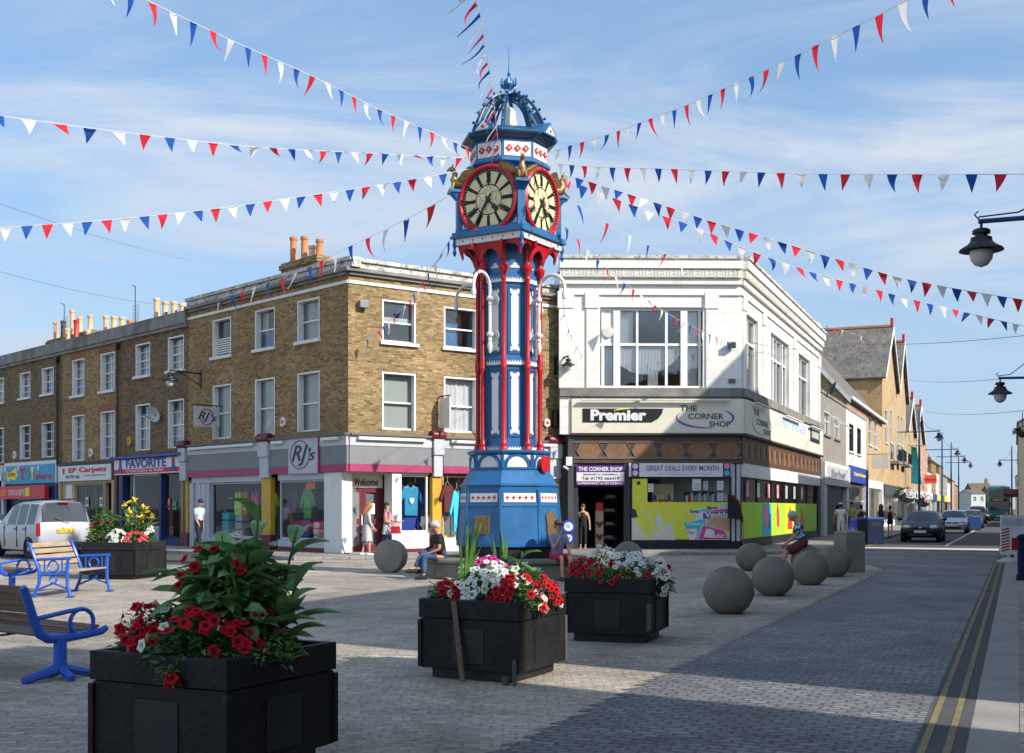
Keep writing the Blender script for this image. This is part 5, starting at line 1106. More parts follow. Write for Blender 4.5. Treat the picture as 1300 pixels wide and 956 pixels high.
# gabled yellow building: two wings with gables to the street
def wing(name, label, s0, s1, ze, zr, m='brickyellow', depth=15, wins=(), rf='slate', low=(), fascia=None, over=.3, fm='white'):
    t = thing(name, label, 'building', FS.pt(s0, 0)); mb = MB(FS.M); wall(mb, s0, s1, 3.4, ze, list(wins), .15); gable_wall(mb, s0, s1, ze, zr - .12, 0)
    mb.quad((s0, depth, 0), (s0, 0, 0), (s0, 0, ze), (s0, depth, ze)); mb.quad((s1, 0, 0), (s1, depth, 0), (s1, depth, ze), (s1, 0, ze)); mb.add([(s1, depth, 0), (s0, depth, 0), (s0, depth, ze), ((s0 + s1) / 2, depth, zr - .12), (s1, depth, ze)], [(0, 1, 2, 3, 4)]); mb.build('wall', M[m], t)
    gable_roof(t, FS, s0, s1, ze, zr, depth, rf, 'y', over)
    q = MB(FS.M); xm = (s0 + s1) / 2
    sl_ = (zr - ze) / (xm - s0)
    for xa_, sgn in ((s0 - over, 1), (s1 + over, -1)):
        q.add([(xa_, -over - .06, ze - over * sl_), (xm, -over - .06, zr), (xm, -over - .06, zr - .45), (xa_, -over - .06, ze - over * sl_ - .35), (xa_, -over - .005, ze - over * sl_), (xm, -over - .005, zr), (xm, -over - .005, zr - .45), (xa_, -over - .005, ze - over * sl_ - .35)], [(0, 1, 2, 3) if sgn < 0 else (3, 2, 1, 0), (7, 6, 5, 4) if sgn < 0 else (4, 5, 6, 7), (0, 4, 5, 1), (2, 6, 7, 3), (3, 7, 4, 0)])
    q.build('bargeboard', M['white'], t); bx(t, FS, 'ridge_finial', 'red', (xm - .12, xm + .12, -over, -over + .24, zr, zr + .7), bevel=.03)
    q = MB(FS.M); q.box(xm - .15, xm + .15, -over + .25, depth, zr - .02, zr + .16); q.build('ridge_tiles', M['terracotta'], t)
    for h in wins: window(t, FS, *h, curtain='blind', sill='white', fm=fm, rail=.5)
    for h in low:
        o = bx(t, FS, 'balcony_window', 'carglass', (h[0], h[1], -.03, -.003, h[2], h[3])); bx(o, FS, 'balcony', 'weathered', (h[0] - .3, h[1] + .3, -.7, -.002, h[2] - .45, h[2] - .2)); bx(o, FS, 'railing', 'black', *[(h[0] - .2 + k * (h[1] - h[0] + .4) / 7, h[0] - .15 + k * (h[1] - h[0] + .4) / 7, -.66, -.62, h[2] - .195, h[2] + .75) for k in range(8)])
    return t
def shopbase(t, s0, s1, wm_, sign, frame, txt=None, tm='white', zt=3.4, nv=3, F=FS):
    f = bx(t, F, 'fascia', sign, (s0 + .1, s1 - .1, -.2, .05, zt - .85, zt)); 
    if txt: lettering(f, F.M, txt, s0 + (s1 - s0) * .35, s0 + (s1 - s0) * .65, zt - .6, zt - .25, -.21, M[tm], .02)
    shopwin(t, F, s0 + .5, s1 - .5, .55, zt - .9, frame, nv); bx(t, F, 'shop_surround', frame, (s0 + .02, s0 + .48, -.06, .2, .1, zt - .855), (s1 - .48, s1 - .02, -.06, .2, .1, zt - .855), (s0 + .482, s1 - .482, -.04, .2, .1, .545))
    room(t, F, s0 + .5, s1 - .5, .12, zt - .3, 2.5, 'cream')
J0, J1, J2 = sx(1119.8), sx(1138), sx(1150)
zj = FS.z(1122, 478)
def wz(pa, pb, y0, y1): return (sx(pa), sx(pb), FS.z(pa, y1), FS.z(pa, y0))
w1 = wing('gabled_building', 'yellow brick wing with the nearest tall slate gable beyond the card shop', J0, J1, zj, zj + 4.6, wins=[wz(1123.6, 1127, 519, 561), wz(1130, 1132.6, 519, 561)], low=[wz(1130.6, 1134.6, 563, 582)])
w2 = wing('gabled_building', 'yellow brick wing with the second tall gable, white slit windows and balconies', J1 + .02, J2, zj, zj + 4.9, wins=[wz(1139.5, 1141.8, 526, 563), wz(1143.5, 1145.8, 528, 565)], low=[wz(1138.4, 1140.8, 566, 583), wz(1144, 1148, 569, 586)])
shopbase(w1, J0, J1, None, 'charcoal', 'white', 'PEACOCKS' if False else None); shopbase(w2, J1 + .02, J2, None, 'charcoal', 'white')
bx(w1, FS, 'dark_link', 'charcoal', (J0 - .01, J0 - .2, 2.5, 9, ze, zj - .8))
K0, K1, K2 = J2 + .02, sx(1160.5), sx(1171.5)
zk = FS.z(1150.5, 545)
w3 = wing('gabled_building', 'smaller yellow brick gable behind the green banner', K0, K1, zk, FS.z(1153, 503), wins=[wz(1153.5, 1155.5, 550, 585)], depth=12); w4 = wing('gabled_building', 'yellow brick gable with a red finial behind the tall lamp post', K1 + .02, K2, zk, FS.z(1164.5, 513), wins=[wz(1162.5, 1164.3, 556, 590), wz(1167, 1168.5, 560, 592)], depth=12)
shopbase(w3, K0, K1, None, 'offwhite', 'white', nv=2); shopbase(w4, K1 + .02, K2, None, 'white', 'cream', nv=2)
# banner on w3
x = sx(1152.3); t = thing('banner', 'green and pink vertical banner hanging from the yellow gabled building', 'banner', FS.pt(x, -.8)); q = MB(FS.M); zt_ = FS.z(1152.5, 567); n_ = 10; vv = []
for i in range(n_ + 1):
    k = i / n_; o_ = .25 * math.sin(k * 3) ; vv += [(x + o_, -.3, zt_ - k * 3.6), (x + o_ + .1, -.8 - k * .5, zt_ - k * 3.6 - .1)]
q.smooth = True; q.add(vv, [(2 * i, 2 * i + 1, 2 * i + 3, 2 * i + 2) for i in range(n_)]); q.build('cloth', M['teal'], t); q = MB(FS.M); q.tube([(x, -.01, zt_ + .05), (x, -1.5, zt_ + .05)], .03); q.build('arm', M['dark'], t)
# projecting orange shop sign
x, z = FS.loc(1171.3, 603); t = thing('projecting_sign', 'bright orange and red shop sign sticking out over the far pavement', 'shop sign', FS.pt(x, 0, z)); q = MB(FS.M); q.box(x, x + .25, -1.5, -.2, z - 1.0, z); q.build('board', M['orange'], t); q = MB(FS.M); q.box(x - .01, x + .26, -1.51, -.19, z - .7, z - .4); q.build('red_band', M['flagred'], t); bx(t, FS, 'bracket', 'dark', (x + .08, x + .16, -.2, -.002, z - .5, z - .4))
# generic far house
def house(F, name, label, xa, xb, ze, zr, m, rf='tileroof', ridge='x', depth=9, nw=2, rows_=((4.2, 5.7),), shop=None, chim=False, group=None, cat='house', curtain='net'):
    t = thing(name, label, cat, F.pt(xa, 0), 0, group); hs = []
    for r0, r1 in rows_:
        if r1 > ze: continue
        for i in range(nw):
            c = xa + (xb - xa) * (i + .5) / nw; hs.append((c - .5, c + .5, r0, r1))
    mb = body(t, F, xa, xb, ze, depth, m, hs, 0 if not shop else 3.4)
    if ridge == 'x': mb.add([(xa, depth, ze), (xa, 0, ze), (xa, depth / 2, zr)], [(0, 1, 2)]); mb.add([(xb, 0, ze), (xb, depth, ze), (xb, depth / 2, zr)], [(0, 1, 2)])
    elif ridge == 'y': gable_wall(mb, xa, xb, ze, zr, 0)
    mb.build('wall', M[m], t)
    if ridge: gable_roof(t, F, xa, xb, ze, zr, depth, rf, ridge, .15)
    else: bx(t, F, 'roof', 'lead', (xa + .05, xb - .05, .05, depth - .05, ze - .3, ze - .15))
    for h in hs: window(t, F, *h, curtain=curtain, sill='white')
    if shop: shopbase(t, xa, xb, None, shop[0], shop[1], nv=2, F=F)
    if chim:
        q = MB(F.M); xc_ = xb - .8; q.box(xc_ - .5, xc_ + .5, depth / 2 - .4, depth / 2 + .4, zr - 1, zr + 1.4); ch = q.build('chimney', M['brickdark2'], t)
        for k in range(3): q = MB(F.M); q.lathe([(.13, 0), (.1, .5)], 10, T(xc_ - .3 + k * .3, depth / 2, zr + 1.4)); q.build('chimney_pot', M['terracotta'], ch)
    return t
s = K2 + .02
far = [(9, 9.2, 9.2, 'brickpink', None, 'pink brick flat topped house just past the last yellow gable', ('cream', 'white')), (8, 6.2, 8.6, 'render', 'tileroof', 'white rendered house past the pink brick one', ('white', 'white')), (11, 7.6, 10.6, 'brickdark2', 'tileroof', 'brown brick house with steep roof and chimney down the street', ('signblue', 'white')), (9, 6.6, 9.2, 'render', 'slate', 'cream house with slate roof far down the left of the street', ('yellow', 'charcoal')), (12, 7.8, 11, 'brickdark2', 'tileroof', 'tall brown brick house with three pots far down the left of the street', ('charcoal', 'ochre')), (14, 6.6, 9.5, 'greyrender', 'slate', 'dark slate hung house far down the left of the street', ('yellow', 'dark')), (14, 6.0, 8.8, 'render', 'tileroof', 'last white house on the left of the street', ('white', 'white')), (16, 6.6, 9.8, 'brickpink', 'tileroof', 'distant brick house where the street bends away', None), (22, 6.0, 9.0, 'brickdark2', 'tileroof', 'most distant brown roofed house on the left', None)]
for i, (L_, ze_, zr_, m, rf, lab, sh_) in enumerate(far):
    house(FS, 'street_house', lab, s, s + L_, ze_, zr_, m, rf, 'x' if rf else '', 9, 2 if L_ < 12 else 3, ((4.2, 5.7),) if ze_ < 9 else ((4.2, 5.7), (6.6, 7.9)), sh_, chim=(i in (2, 4, 7)))
    s += L_ + .05
# end of the street
def fac_px(pa, pb, Da, Db): return Fac(((pa - CX) / FP * Da, Da), ((pb - CX) / FP * Db, Db))
F = fac_px(1233, 1251, 330, 330); house(F, 'end_house', 'white flat fronted building closing the end of the street', 0, F.L, 5.6, 6.8, 'render', 'slate', 'x', 10, 2, ((3.4, 4.8),))
F = fac_px(1236, 1262, 420, 420); house(F, 'end_house', 'brown roofed house behind the white building at the end of the street', 0, F.L, 7.0, 10.5, 'brickdark', 'tileroof', 'x', 10, 3, ((4, 5.4),), chim=True)
F = fac_px(1258, 1284, 400, 400); house(F, 'end_house', 'brown roofed house behind the bus at the end of the street', 0, F.L, 6.0, 9.3, 'brickdark2', 'tileroof', 'x', 10, 3, ((4, 5.4),))
# right side of the street, distant
def fac_right(pa, Da, pb, Db): return fac_px(pa, pb, Da, Db)
F = Fac(st(-.3, 300)[:2], st(-.3, 262)[:2]); house(F, 'street_house', 'pale house with a red chimney far off on the right of the street', 0, F.L, 5.2, 8.6, 'brickyellow', 'tileroof', 'x', 9, 4, ((3.4, 4.6),), chim=True)
F = Fac(st(-.1, 240)[:2], st(-.05, 150)[:2]); house(F, 'street_house', 'cream house row with red shop front behind the right lamp post', 0, F.L, 5.4, 8.2, 'render', 'tileroof', 'x', 9, 6, ((3.5, 4.8),))
rb = Fac(st(.05, 140)[:2], st(.12, 104)[:2])
rbh = house(rb, 'jettied_house', 'grey timber fronted building at the right edge with white windows over a maroon shop front', 0, rb.L, 8.6, 11, 'greyrender', 'slate', 'x', 9, 5, ((4.0, 5.6), (6.4, 7.8)), None)
bx(rbh, rb, 'awning', 'maroon', (1, rb.L - .4, -1.2, -.02, 2.7, 3.1)); bx(rbh, rb, 'shop_front', 'maroon', (1, rb.L - .4, -.08, -.003, .1, 2.6))
# ================================================================ buildings beside the camera (they shade the square)
def rowhouse(s0, s1, p, h, m, lab, depth, gable=0):
    F = Fac(st(p, s1)[:2], st(p, s0)[:2]); t = thing('street_house', lab, 'house', F.pt(0, 0)); hs = []
    n_ = max(1, int(F.L / 3))
    for i in range(n_):
        c = F.L * (i + .5) / n_
        for r0 in (4.0, 6.6):
            if r0 + 1.7 < h - .5: hs.append((c - .55, c + .55, r0, r0 + 1.6))
    mb = body(t, F, 0, F.L, h, depth, m, hs, 0); 
    if gable: gable_wall(mb, 0, F.L, h, h + gable, 0); mb.add([(F.L, depth, h), (0, depth, h), (F.L / 2, depth, h + gable)], [(0, 1, 2)])
    mb.build('wall', M[m], t)
    if gable: gable_roof(t, F, 0, F.L, h, h + gable + .1, depth, 'slate', 'y', .02)
    else: bx(t, F, 'roof', 'lead', (.02, F.L - .02, .02, depth - .02, h - .4, h - .2)); bx(t, F, 'coping', 'weathered', (0, F.L, -.1, .3, h + .002, h + .15))
    for h_ in hs: window(t, F, *h_, curtain='net', sill='white')
    bx(t, F, 'shop_front', 'charcoal', (.3, F.L - .3, -.06, -.003, .1, 3.2))
rowhouse(-14, 7.4, 3.2, 8.75, 'brickdark2', 'brick row behind the viewpoint shading the near planters', 4)
rowhouse(9.55, 36.4, 3.2, 9.15, 'brickdark2', 'long brick row on the near right pavement shading the square', 4)
rowhouse(36.6, 43.8, 3.2, 13.4, 'brickpink', 'tall gabled block on the right pavement facing the corner shop', 10, 2.2)
rowhouse(51.3, 78, 3.2, 11.0, 'brickdark2', 'brick row further along the right pavement', 9)
# ================================================================ clock tower
TW = Vector(((646 - CX) / FP * 27.0, 27.0, 0)); TROT = R(-31.6)
tower = thing('clock_tower', 'tall cast iron clock tower painted blue with red columns and white panels', 'clock tower', TW, TROT)
TM = T(*TW) @ RZ(TROT)
def ty(py, D=27.0): return H + (HY - py) * D / FP
O8 = PI / 8
def tpart(mb, name, m, parent=None, **k): mb.M = TM; return mb.build(name, m, parent or tower, **k)
def octo(prof, name, m, parent=None, bevel=.0, cap=True):
    mb = MB(); mb.lathe(prof, 8, None, O8, cap); return tpart(mb, name, m, parent, bevel=bevel)
def FT(k, ap, tilt=0, z=0): return RZ(k * PI / 4) @ T(0, -ap, z) @ RX(tilt)      # face frame: x right, y inwards, z up; k=0 is the face with the nearer clock
C8 = math.cos(PI / 8)
octo([(1.24, 0), (1.24, .12), (1.15, .16), (1.15, .66), (1.19, .69)], 'plinth', M['black'])
base = octo([(1.23, .69), (1.23, .76), (1.12, 1.88), (1.12, 2.02), (1.15, 2.04), (1.15, 2.08), (1.10, 2.10), (.94, 2.37), (.94, 2.40)], 'base', M['towerblue'], bevel=.006)
tier = octo([(.90, 2.39), (.90, 2.74), (.95, 2.77), (.97, 2.80), (.97, 2.84), (.6, 2.85)], 'arcade_tier', M['towerblue'], bevel=.005)
tilt = math.atan2(.11 * C8, 1.12)
for k in range(8):
    fm = FT(k, 1.14 * C8 + .004, -tilt, 1.66)
    mb = MB(); mb.box(-.36, .36, -.008, .0, .02, .22, fm); mb.mi = 1
    for j in range(5):
        c = -.28 + j * .14; q = .052
        mb.plate([(c - q, .12), (c - q * .35, .12 - q * .35), (c, .12 - q), (c + q * .35, .12 - q * .35), (c + q, .12), (c + q * .35, .12 + q * .35), (c, .12 + q), (c - q * .35, .12 + q * .35)], -.014, -.008, fm)
    tpart(mb, 'frieze_band', [M['white'], M['redpaint']])
    mb = MB()        # raised corner ribs and ledge on each base face
    for sx_ in (-1, 1): mb.box(sx_ * .435 - .03, sx_ * .435 + .03, -.016, .03, -.85, .3, fm)
    mb.box(-.40, .40, -.014, .02, -.08, -.03, fm); tpart(mb, 'face_moulding', M['towerblue'], bevel=.006)
    fm = FT(k, .90 * C8, 0, 2.43); mb = MB()
    mb.plate([(.24 * math.cos(a), .03 + .25 * math.sin(a)) for a in [PI * i / 16 for i in range(17)]], -.007, .0, fm); tpart(mb, 'arch_panel', M['white'])
    mb = MB(); pts = [(.255 * math.cos(a), -.015, .03 + .265 * math.sin(a)) for a in [PI * i / 16 for i in range(17)]]; mb.tube(pts, .02, 6, fm); mb.box(-.34, .34, -.03, 0, -.01, .03, fm); mb.box(-.345, -.31, -.025, 0, .03, .3, fm); mb.box(.31, .345, -.025, 0, .03, .3, fm); tpart(mb, 'arch_trim', M['towerblue'])
    mb = MB()
    for sx_ in (-1, 1): mb.plate([(sx_ * .30, .30), (sx_ * .30, .17), (sx_ * .27, .21), (sx_ * .2, .29)], -.007, 0, fm)
    tpart(mb, 'spandrel', M['white'])
# plaques on the base
fm = FT(0, 1.19 * C8 + .02, -tilt, 1.15); mb = MB(); mb.box(-.19, .19, -.03, .0, -.17, .22, fm); mb.box(-.205, .205, -.022, .0, -.185, .235, fm); pq = tpart(mb, 'plaque', M['bronze'], bevel=.004)
mb = MB()
for j in range(9): mb.box(-.14 + .02 * (j % 2), .14 - .02 * (j % 3), -.034, -.0301, -.12 + j * .036, -.105 + j * .036, fm)
tpart(mb, 'plaque_text_lines', M['gold'], pq)
fm = FT(2, 1.19 * C8 + .02, -tilt, 1.0); mb = MB(); mb.plate([(-.22, -.25), (.22, -.25), (.22, .36), (.18, .42), (.1, .44), (0, .5), (-.1, .44), (-.18, .42), (-.22, .36)], -.04, 0, fm); tpart(mb, 'plaque', M['bronze'], bevel=.01, label='tall scroll topped bronze plaque')
fm = FT(2, .93, 0, 2.53); mb = MB(); mb.smooth = True; mb.lathe([(0, -.05), (.10, -.05), (.12, -.02), (.16, -.02), (.19, 0), (.19, .04), (0, .05)], 20, fm @ RX(PI / 2) @ T(0, 0, 0)); em = tpart(mb, 'emblem', M['redpaint'], label='round red emblem')
# shaft
octo([(.66, 2.84), (.66, 2.90), (.62, 2.94), (.62, 4.70), (.66, 4.74), (.66, 4.9), (.62, 4.95), (.62, 6.55), (.66, 6.6), (.66, 6.78), (.62, 6.82), (.62, 7.5)], 'shaft', M['towerblue'])
def zig(fm, w, z0, z1, n, up=True):
    mb = MB(); pts = [(-w, z0), (w, z0)]
    for i in range(n):
        x1 = w - 2 * w * i / n; x0 = w - 2 * w * (i + 1) / n; pts += [(x1, z1 - .03), ((x1 + x0) / 2, z1), (x0, z1 - .03)] if False else [((x1 * .9 + x0 * .1), z0 + (z1 - z0) * .45), ((x1 + x0) / 2, z1), ((x1 * .1 + x0 * .9), z0 + (z1 - z0) * .45)]
    mb.plate(pts, -.01, 0, fm); return tpart(mb, 'fretwork_band', M['white'])
def panel(fm, z0, z1, w=.085):
    f = MB(); 
    for a, b, c, d in ((-.165, -.145, z0 - .06, z1 + .06), (.145, .165, z0 - .06, z1 + .06), (-.145, .145, z1 + .04, z1 + .06), (-.145, .145, z0 - .06, z0 - .04)): f.box(a, b, -.014, 0, c, d, fm)
    tpart(f, 'panel_moulding', M['towerdark'])
    e = []
    def end(zb, s):   # ornamental scalloped end
        return [(w, zb - s * .18), (w * .75, zb - s * .13), (w * 1.15, zb - s * .09), (w * 1.3, zb - s * .04), (w * 1.1, zb), (w * .6, zb - s * .015), (w * .35, zb - s * .05), (0, zb - s * .02), (-w * .35, zb - s * .05), (-w * .6, zb - s * .015), (-w * 1.1, zb), (-w * 1.3, zb - s * .04), (-w * 1.15, zb - s * .09), (-w * .75, zb - s * .13), (-w, zb - s * .18)]
    mb = MB(); mb.plate(end(z1, 1) + end(z0, -1)[::-1], -.012, 0, fm); tpart(mb, 'panel', M['white'])
for k in range(8):
    fm = FT(k, .62 * C8 + .001); panel(fm, 3.20, 4.60); panel(fm, 5.06, 6.46)
    fo = FT(k, .66 * C8 + .001); zig(fo, .22, 2.855, 2.93, 7); zig(fo, .22, 4.76, 4.87, 7); zig(fo, .22, 6.61, 6.72, 7)
    mb = MB(); mb.plate([(-.11, 6.93), (.11, 6.93), (.1, 6.97), (.05, 6.99), (.04, 7.03), (0, 7.05), (-.04, 7.03), (-.05, 6.99), (-.1, 6.97)], -.012, 0, fm); tpart(mb, 'crest', M['white'])
    a = k * PI / 4 + O8; cx_, cy_ = .72 * math.cos(a), .72 * math.sin(a)
    mb = MB(); mb.smooth = True
    mb.lathe([(.095, 2.84), (.095, 2.9), (.075, 2.93), (.085, 2.97), (.07, 3.02), (.052, 3.08), (.052, 4.62), (.066, 4.66), (.072, 4.71), (.06, 4.74), (.074, 4.8), (.06, 4.85), (.066, 4.9), (.05, 4.96), (.05, 6.64), (.065, 6.67), (.055, 6.70), (.06, 6.76), (.09, 6.84), (.11, 6.9), (.115, 6.95), (.08, 6.98), (.06, 7.05), (.06, 7.45)], 12, T(cx_, cy_)); tpart(mb, 'column', M['redpaint'])
# pierced red brackets between the columns and the clock case: one fret board for every side, plus ribs
for k in range(0, 8, 2):
    for sgn, w_top, ap0, ap1 in ((0, .84, .70, .83),):
        tl = math.atan2(ap1 - ap0, .5); fm = FT(k, ap0, tl, 6.98); mb = MB(); n = 3; xs_ = [-.80, -.27, .27, .80]; pts = [(-.82, .53), (.82, .53), (.82, .40)]
        for i in (2, 1, 0):
            x1, x0 = xs_[i + 1], xs_[i]; c = (x0 + x1) / 2; hw = (x1 - x0) / 2 - .045
            lo = .0 if i == 1 else .1
            for j in range(13):
                th = PI * j / 12; r_ = hw * (1 + .07 * math.cos(j * PI)); pts.append((c + r_ * math.cos(th), lo + .08 + (.27 + .03 * (j % 2)) * math.sin(th)))
        pts.append((-.82, .40)); mb.plate(pts, -.02, .02, fm)
        tpart(mb, 'fretwork', M['redpaint'])
for k in range(8):
    a = k * PI / 4 + O8; mb = MB(); t_ = RZ(a) ; e = .34 if True else 0
    mb.plate([(.74, 6.98), (.80, 7.05), (.84, 7.18), (.92, 7.3), (1.02, 7.36), (1.06, 7.47), (.74, 7.47)], -.022, .022, t_); tpart(mb, 'bracket', M['redpaint'])
# clock case
mb = MB(); mb.box(-.90, .90, -.90, .90, 7.47, 7.62); mb.mi = 1
for k in range(4):
    r = RZ(k * PI / 2)
    for j in range(6): mb.box(-.66 + j * .264 - .022, -.66 + j * .264 + .022, -.906, -.9, 7.525, 7.57, r)
tpart(mb, 'dotted_band', [M['white'], M['redpaint']], bevel=.003)
mb = MB(); mb.box(-.97, .97, -.97, .97, 7.62, 7.68); mb.box(-.94, .94, -.94, .94, 7.6801, 7.76); mb.box(-.88, .88, -.88, .88, 7.7601, 7.83); tpart(mb, 'lower_cornice', M['towerblue'], bevel=.012)
mb = MB(); mb.box(-.82, .82, -.82, .82, 7.83, 8.78)
for k in range(4):
    mb.plate([(.80 * math.cos(a), 8.44 + .80 * math.sin(a)) for a in [PI * i / 24 for i in range(25)]], -.819, -.60, RZ(k * PI / 2))
tpart(mb, 'clock_case', M['towerblue'])
for k in range(4):
    a = k * PI / 2 + PI / 4; r = RZ(a); mb = MB(); mb.box(1.02, 1.22, -.085, .085, 7.76, 8.5, r); mb.add([(1.22, -.085, 8.5), (1.22, .085, 8.5), (1.34, .15, 8.66), (1.34, -.15, 8.66), (1.02, -.085, 8.5), (1.02, .085, 8.5), (.9, .15, 8.66), (.9, -.15, 8.66)], [(0, 1, 2, 3), (1, 5, 6, 2), (4, 0, 3, 7), (5, 4, 7, 6)], r); mb.box(.8, 1.4, -.17, .17, 8.66, 8.72, r); pr = tpart(mb, 'corner_pier', M['towerblue'])
    mb = MB(); mb.smooth = True; mb.lathe([(.0, 7.22), (.03, 7.26), (.05, 7.32), (.03, 7.36), (.03, 7.42), (.055, 7.47), (.03, 7.62)], 10, r @ T(1.26, 0, 0)); tpart(mb, 'drop_finial', M['towerblue'], pr)
    # winged gryphon
    g = MB(); g.smooth = True; rr = r @ T(1.12, 0, 8.72)
    g.tube([(-.2, 0, .08), (-.05, 0, .13), (.1, 0, .15), (.16, 0, .26), (.13, 0, .38), (.17, 0, .46)], [.06, .105, .11, .085, .06, .05], 10, rr); g.ball((.2, 0, .48), (.085, .055, .06), 10, 7, rr); g.tube([(.25, 0, .48), (.31, 0, .44), (.30, 0, .42)], [.04, .02, .006], 6, rr)
    for s_ in (-1, 1):
        g.tube([(.16, s_ * .07, .18), (.2, s_ * .08, .06), (.26, s_ * .08, .02)], [.04, .03, .028], 7, rr); g.ball((-.1, s_ * .09, .08), (.12, .05, .08), 8, 6, rr)
        g.tube([(.19, s_ * .03, .54), (.18, s_ * .04, .6)], [.02, .004], 5, rr)
    gr = tpart(g, 'gryphon', M['gold'])
    for s_ in (-1, 1):
        g = MB(); g.add([(.1, s_ * .06, .2), (.02, s_ * .2, .36), (-.1, s_ * .42, .46), (-.22, s_ * .46, .42), (-.16, s_ * .36, .30), (-.2, s_ * .3, .26), (-.12, s_ * .24, .2), (-.14, s_ * .16, .14), (-.05, s_ * .08, .08)] , [tuple(range(9))], rr)
        n_ = len(g.v); off_ = (rr.to_3x3() @ Vector((-.03, s_ * -.01, -.03))); g.v += [v + off_ for v in g.v]; g.f.append([n_ + i for i in range(9)][::-1]); g.m.append(0); g.sm.append(False)
        for i in range(9): g.f.append([i, (i + 1) % 9, n_ + (i + 1) % 9, n_ + i]); g.m.append(0); g.sm.append(False)
        tpart(g, 'wing', M['gold'], gr)
# four clock dials
def disc(mb, r, y0, y1, fm, n=40, cz=0): mb.plate([(r * math.cos(2 * PI * i / n), cz + r * math.sin(2 * PI * i / n)) for i in range(n)], y0, y1, fm)
M['dial'] = mat('dialcream', (.68, .58, .32), .5, 0, .15, 5)
for k in range(4):
    fm = RZ(k * PI / 2) @ T(0, -.82, 8.41) @ Matrix.Scale(1.06, 4)
    mb = MB(); mb.smooth = True
    mb.lathe([(.64, .02), (.64, .06), (.66, .10), (.69, .11), (.735, .08), (.745, .02)], 48, fm @ RX(PI / 2), 0, False); clock = tpart(mb, 'clock_face', M['redpaint'])
    mb = MB(); disc(mb, .66, -.03, -.005, fm); tpart(mb, 'dial', M['black'], clock)
    mb = MB()
    for i in range(12):
        a0 = PI / 2 - (i * PI / 6 + .05) - PI / 12 * 0; a0 = PI / 2 - i * PI / 6 - .075; a1 = PI / 2 - (i + 1) * PI / 6 + .075
        pts = [(.328 * math.cos(a0 + (a1 - a0) * j / 5), .328 * math.sin(a0 + (a1 - a0) * j / 5)) for j in range(6)] + [(.585 * math.cos(a1 + (a0 - a1) * j / 5), .585 * math.sin(a1 + (a0 - a1) * j / 5)) for j in range(6)]
        mb.plate(pts, -.035, -.0301, fm)
    # inner hexagonal star of cream glass
    for i in range(6):
        a = PI / 2 + i * PI / 3; p1 = (.17 * math.cos(a - PI / 6), .17 * math.sin(a - PI / 6)); p2 = (.305 * math.cos(a), .305 * math.sin(a)); p3 = (.17 * math.cos(a + PI / 6), .17 * math.sin(a + PI / 6))
        def shr(pts, f=.94):
            cx = sum(p[0] for p in pts) / len(pts); cy = sum(p[1] for p in pts) / len(pts); return [(cx + (x - cx) * f, cy + (y - cy) * f) for x, y in pts]
        mb.plate(shr([(0, 0), p1, p2, p3]), -.035, -.0301, fm)
        am = a + PI / 6; arc = [(.305 * math.cos(a + PI / 3 * j / 6), .305 * math.sin(a + PI / 3 * j / 6)) for j in range(7)]
        mb.plate(shr([p3] + arc, .93), -.035, -.0301, fm)
    for i in range(60): mb.box(-.008, .008, -.036, -.0301, .61, .632, fm @ RY(i * PI / 30))
    tpart(mb, 'dial_glazing', M['dial'], clock)
    mb = MB()          # roman numerals as bars over the ring, and minute dots
    rom = ['XII', 'I', 'II', 'III', 'IIII', 'V', 'VI', 'VII', 'VIII', 'IX', 'X', 'XI']
    for i, tx in enumerate(rom):
        r_ = fm @ RY(i * PI / 6); wd = {'I': .03, 'V': .05, 'X': .055}; tot = sum(wd[c] for c in tx); x = -tot / 2
        for c in tx:
            w_ = wd[c]; cx = x + w_ / 2; x += w_; zz0, zz1 = .36, .55
            if c == 'I': mb.box(cx - .009, cx + .009, -.044, -.0352, zz0, zz1, r_)
            if c in 'VX':
                mb.plate([(cx - .022, zz1), (cx - .004, zz1), (cx + (.006 if c == 'V' else .022), zz0), (cx - (.006 if c == 'V' else -.006), zz0)], -.044, -.0352, r_); mb.plate([(cx + .012, zz1), (cx + .022, zz1), (cx + (.003 if c == 'V' else -.014), zz0), (cx - (.003 if c == 'V' else .022), zz0)], -.045, -.0353, r_)
        mb.box(-tot / 2 - .01, tot / 2 + .01, -.0445, -.0354, .355, .365, r_); mb.box(-tot / 2 - .01, tot / 2 + .01, -.0445, -.0354, .545, .555, r_)
    tpart(mb, 'numerals', M['black'], clock)
    hr = RY(2 * PI * (4.6 / 12)); mn = RY(2 * PI * (35.5 / 60))
    mb = MB(); mb.plate([(-.018, -.1), (.018, -.1), (.022, .16), (.06, .2), (.035, .24), (.06, .28), (0, .36), (-.06, .28), (-.035, .24), (-.06, .2), (-.022, .16)], -.062, -.05, fm @ hr); tpart(mb, 'hour_hand', M['black'], clock)
    mb = MB(); mb.plate([(-.016, -.14), (.016, -.14), (.03, .1), (.012, .56), (-.012, .56), (-.03, .1)], -.078, -.066, fm @ mn); disc(mb, .045, -.084, -.05, fm, 16); tpart(mb, 'minute_hand', M['black'], clock)
    mb = MB()
    for s_ in (-1, 1): mb.plate([(s_ * .79, -.57), (s_ * .52, -.57), (s_ * .55, -.53), (s_ * .62, -.52), (s_ * .65, -.45), (s_ * .71, -.44), (s_ * .72, -.33), (s_ * .77, -.29), (s_ * .79, -.24)], -.012, .0, fm)
    tpart(mb, 'corner_scroll', M['white'], clock)
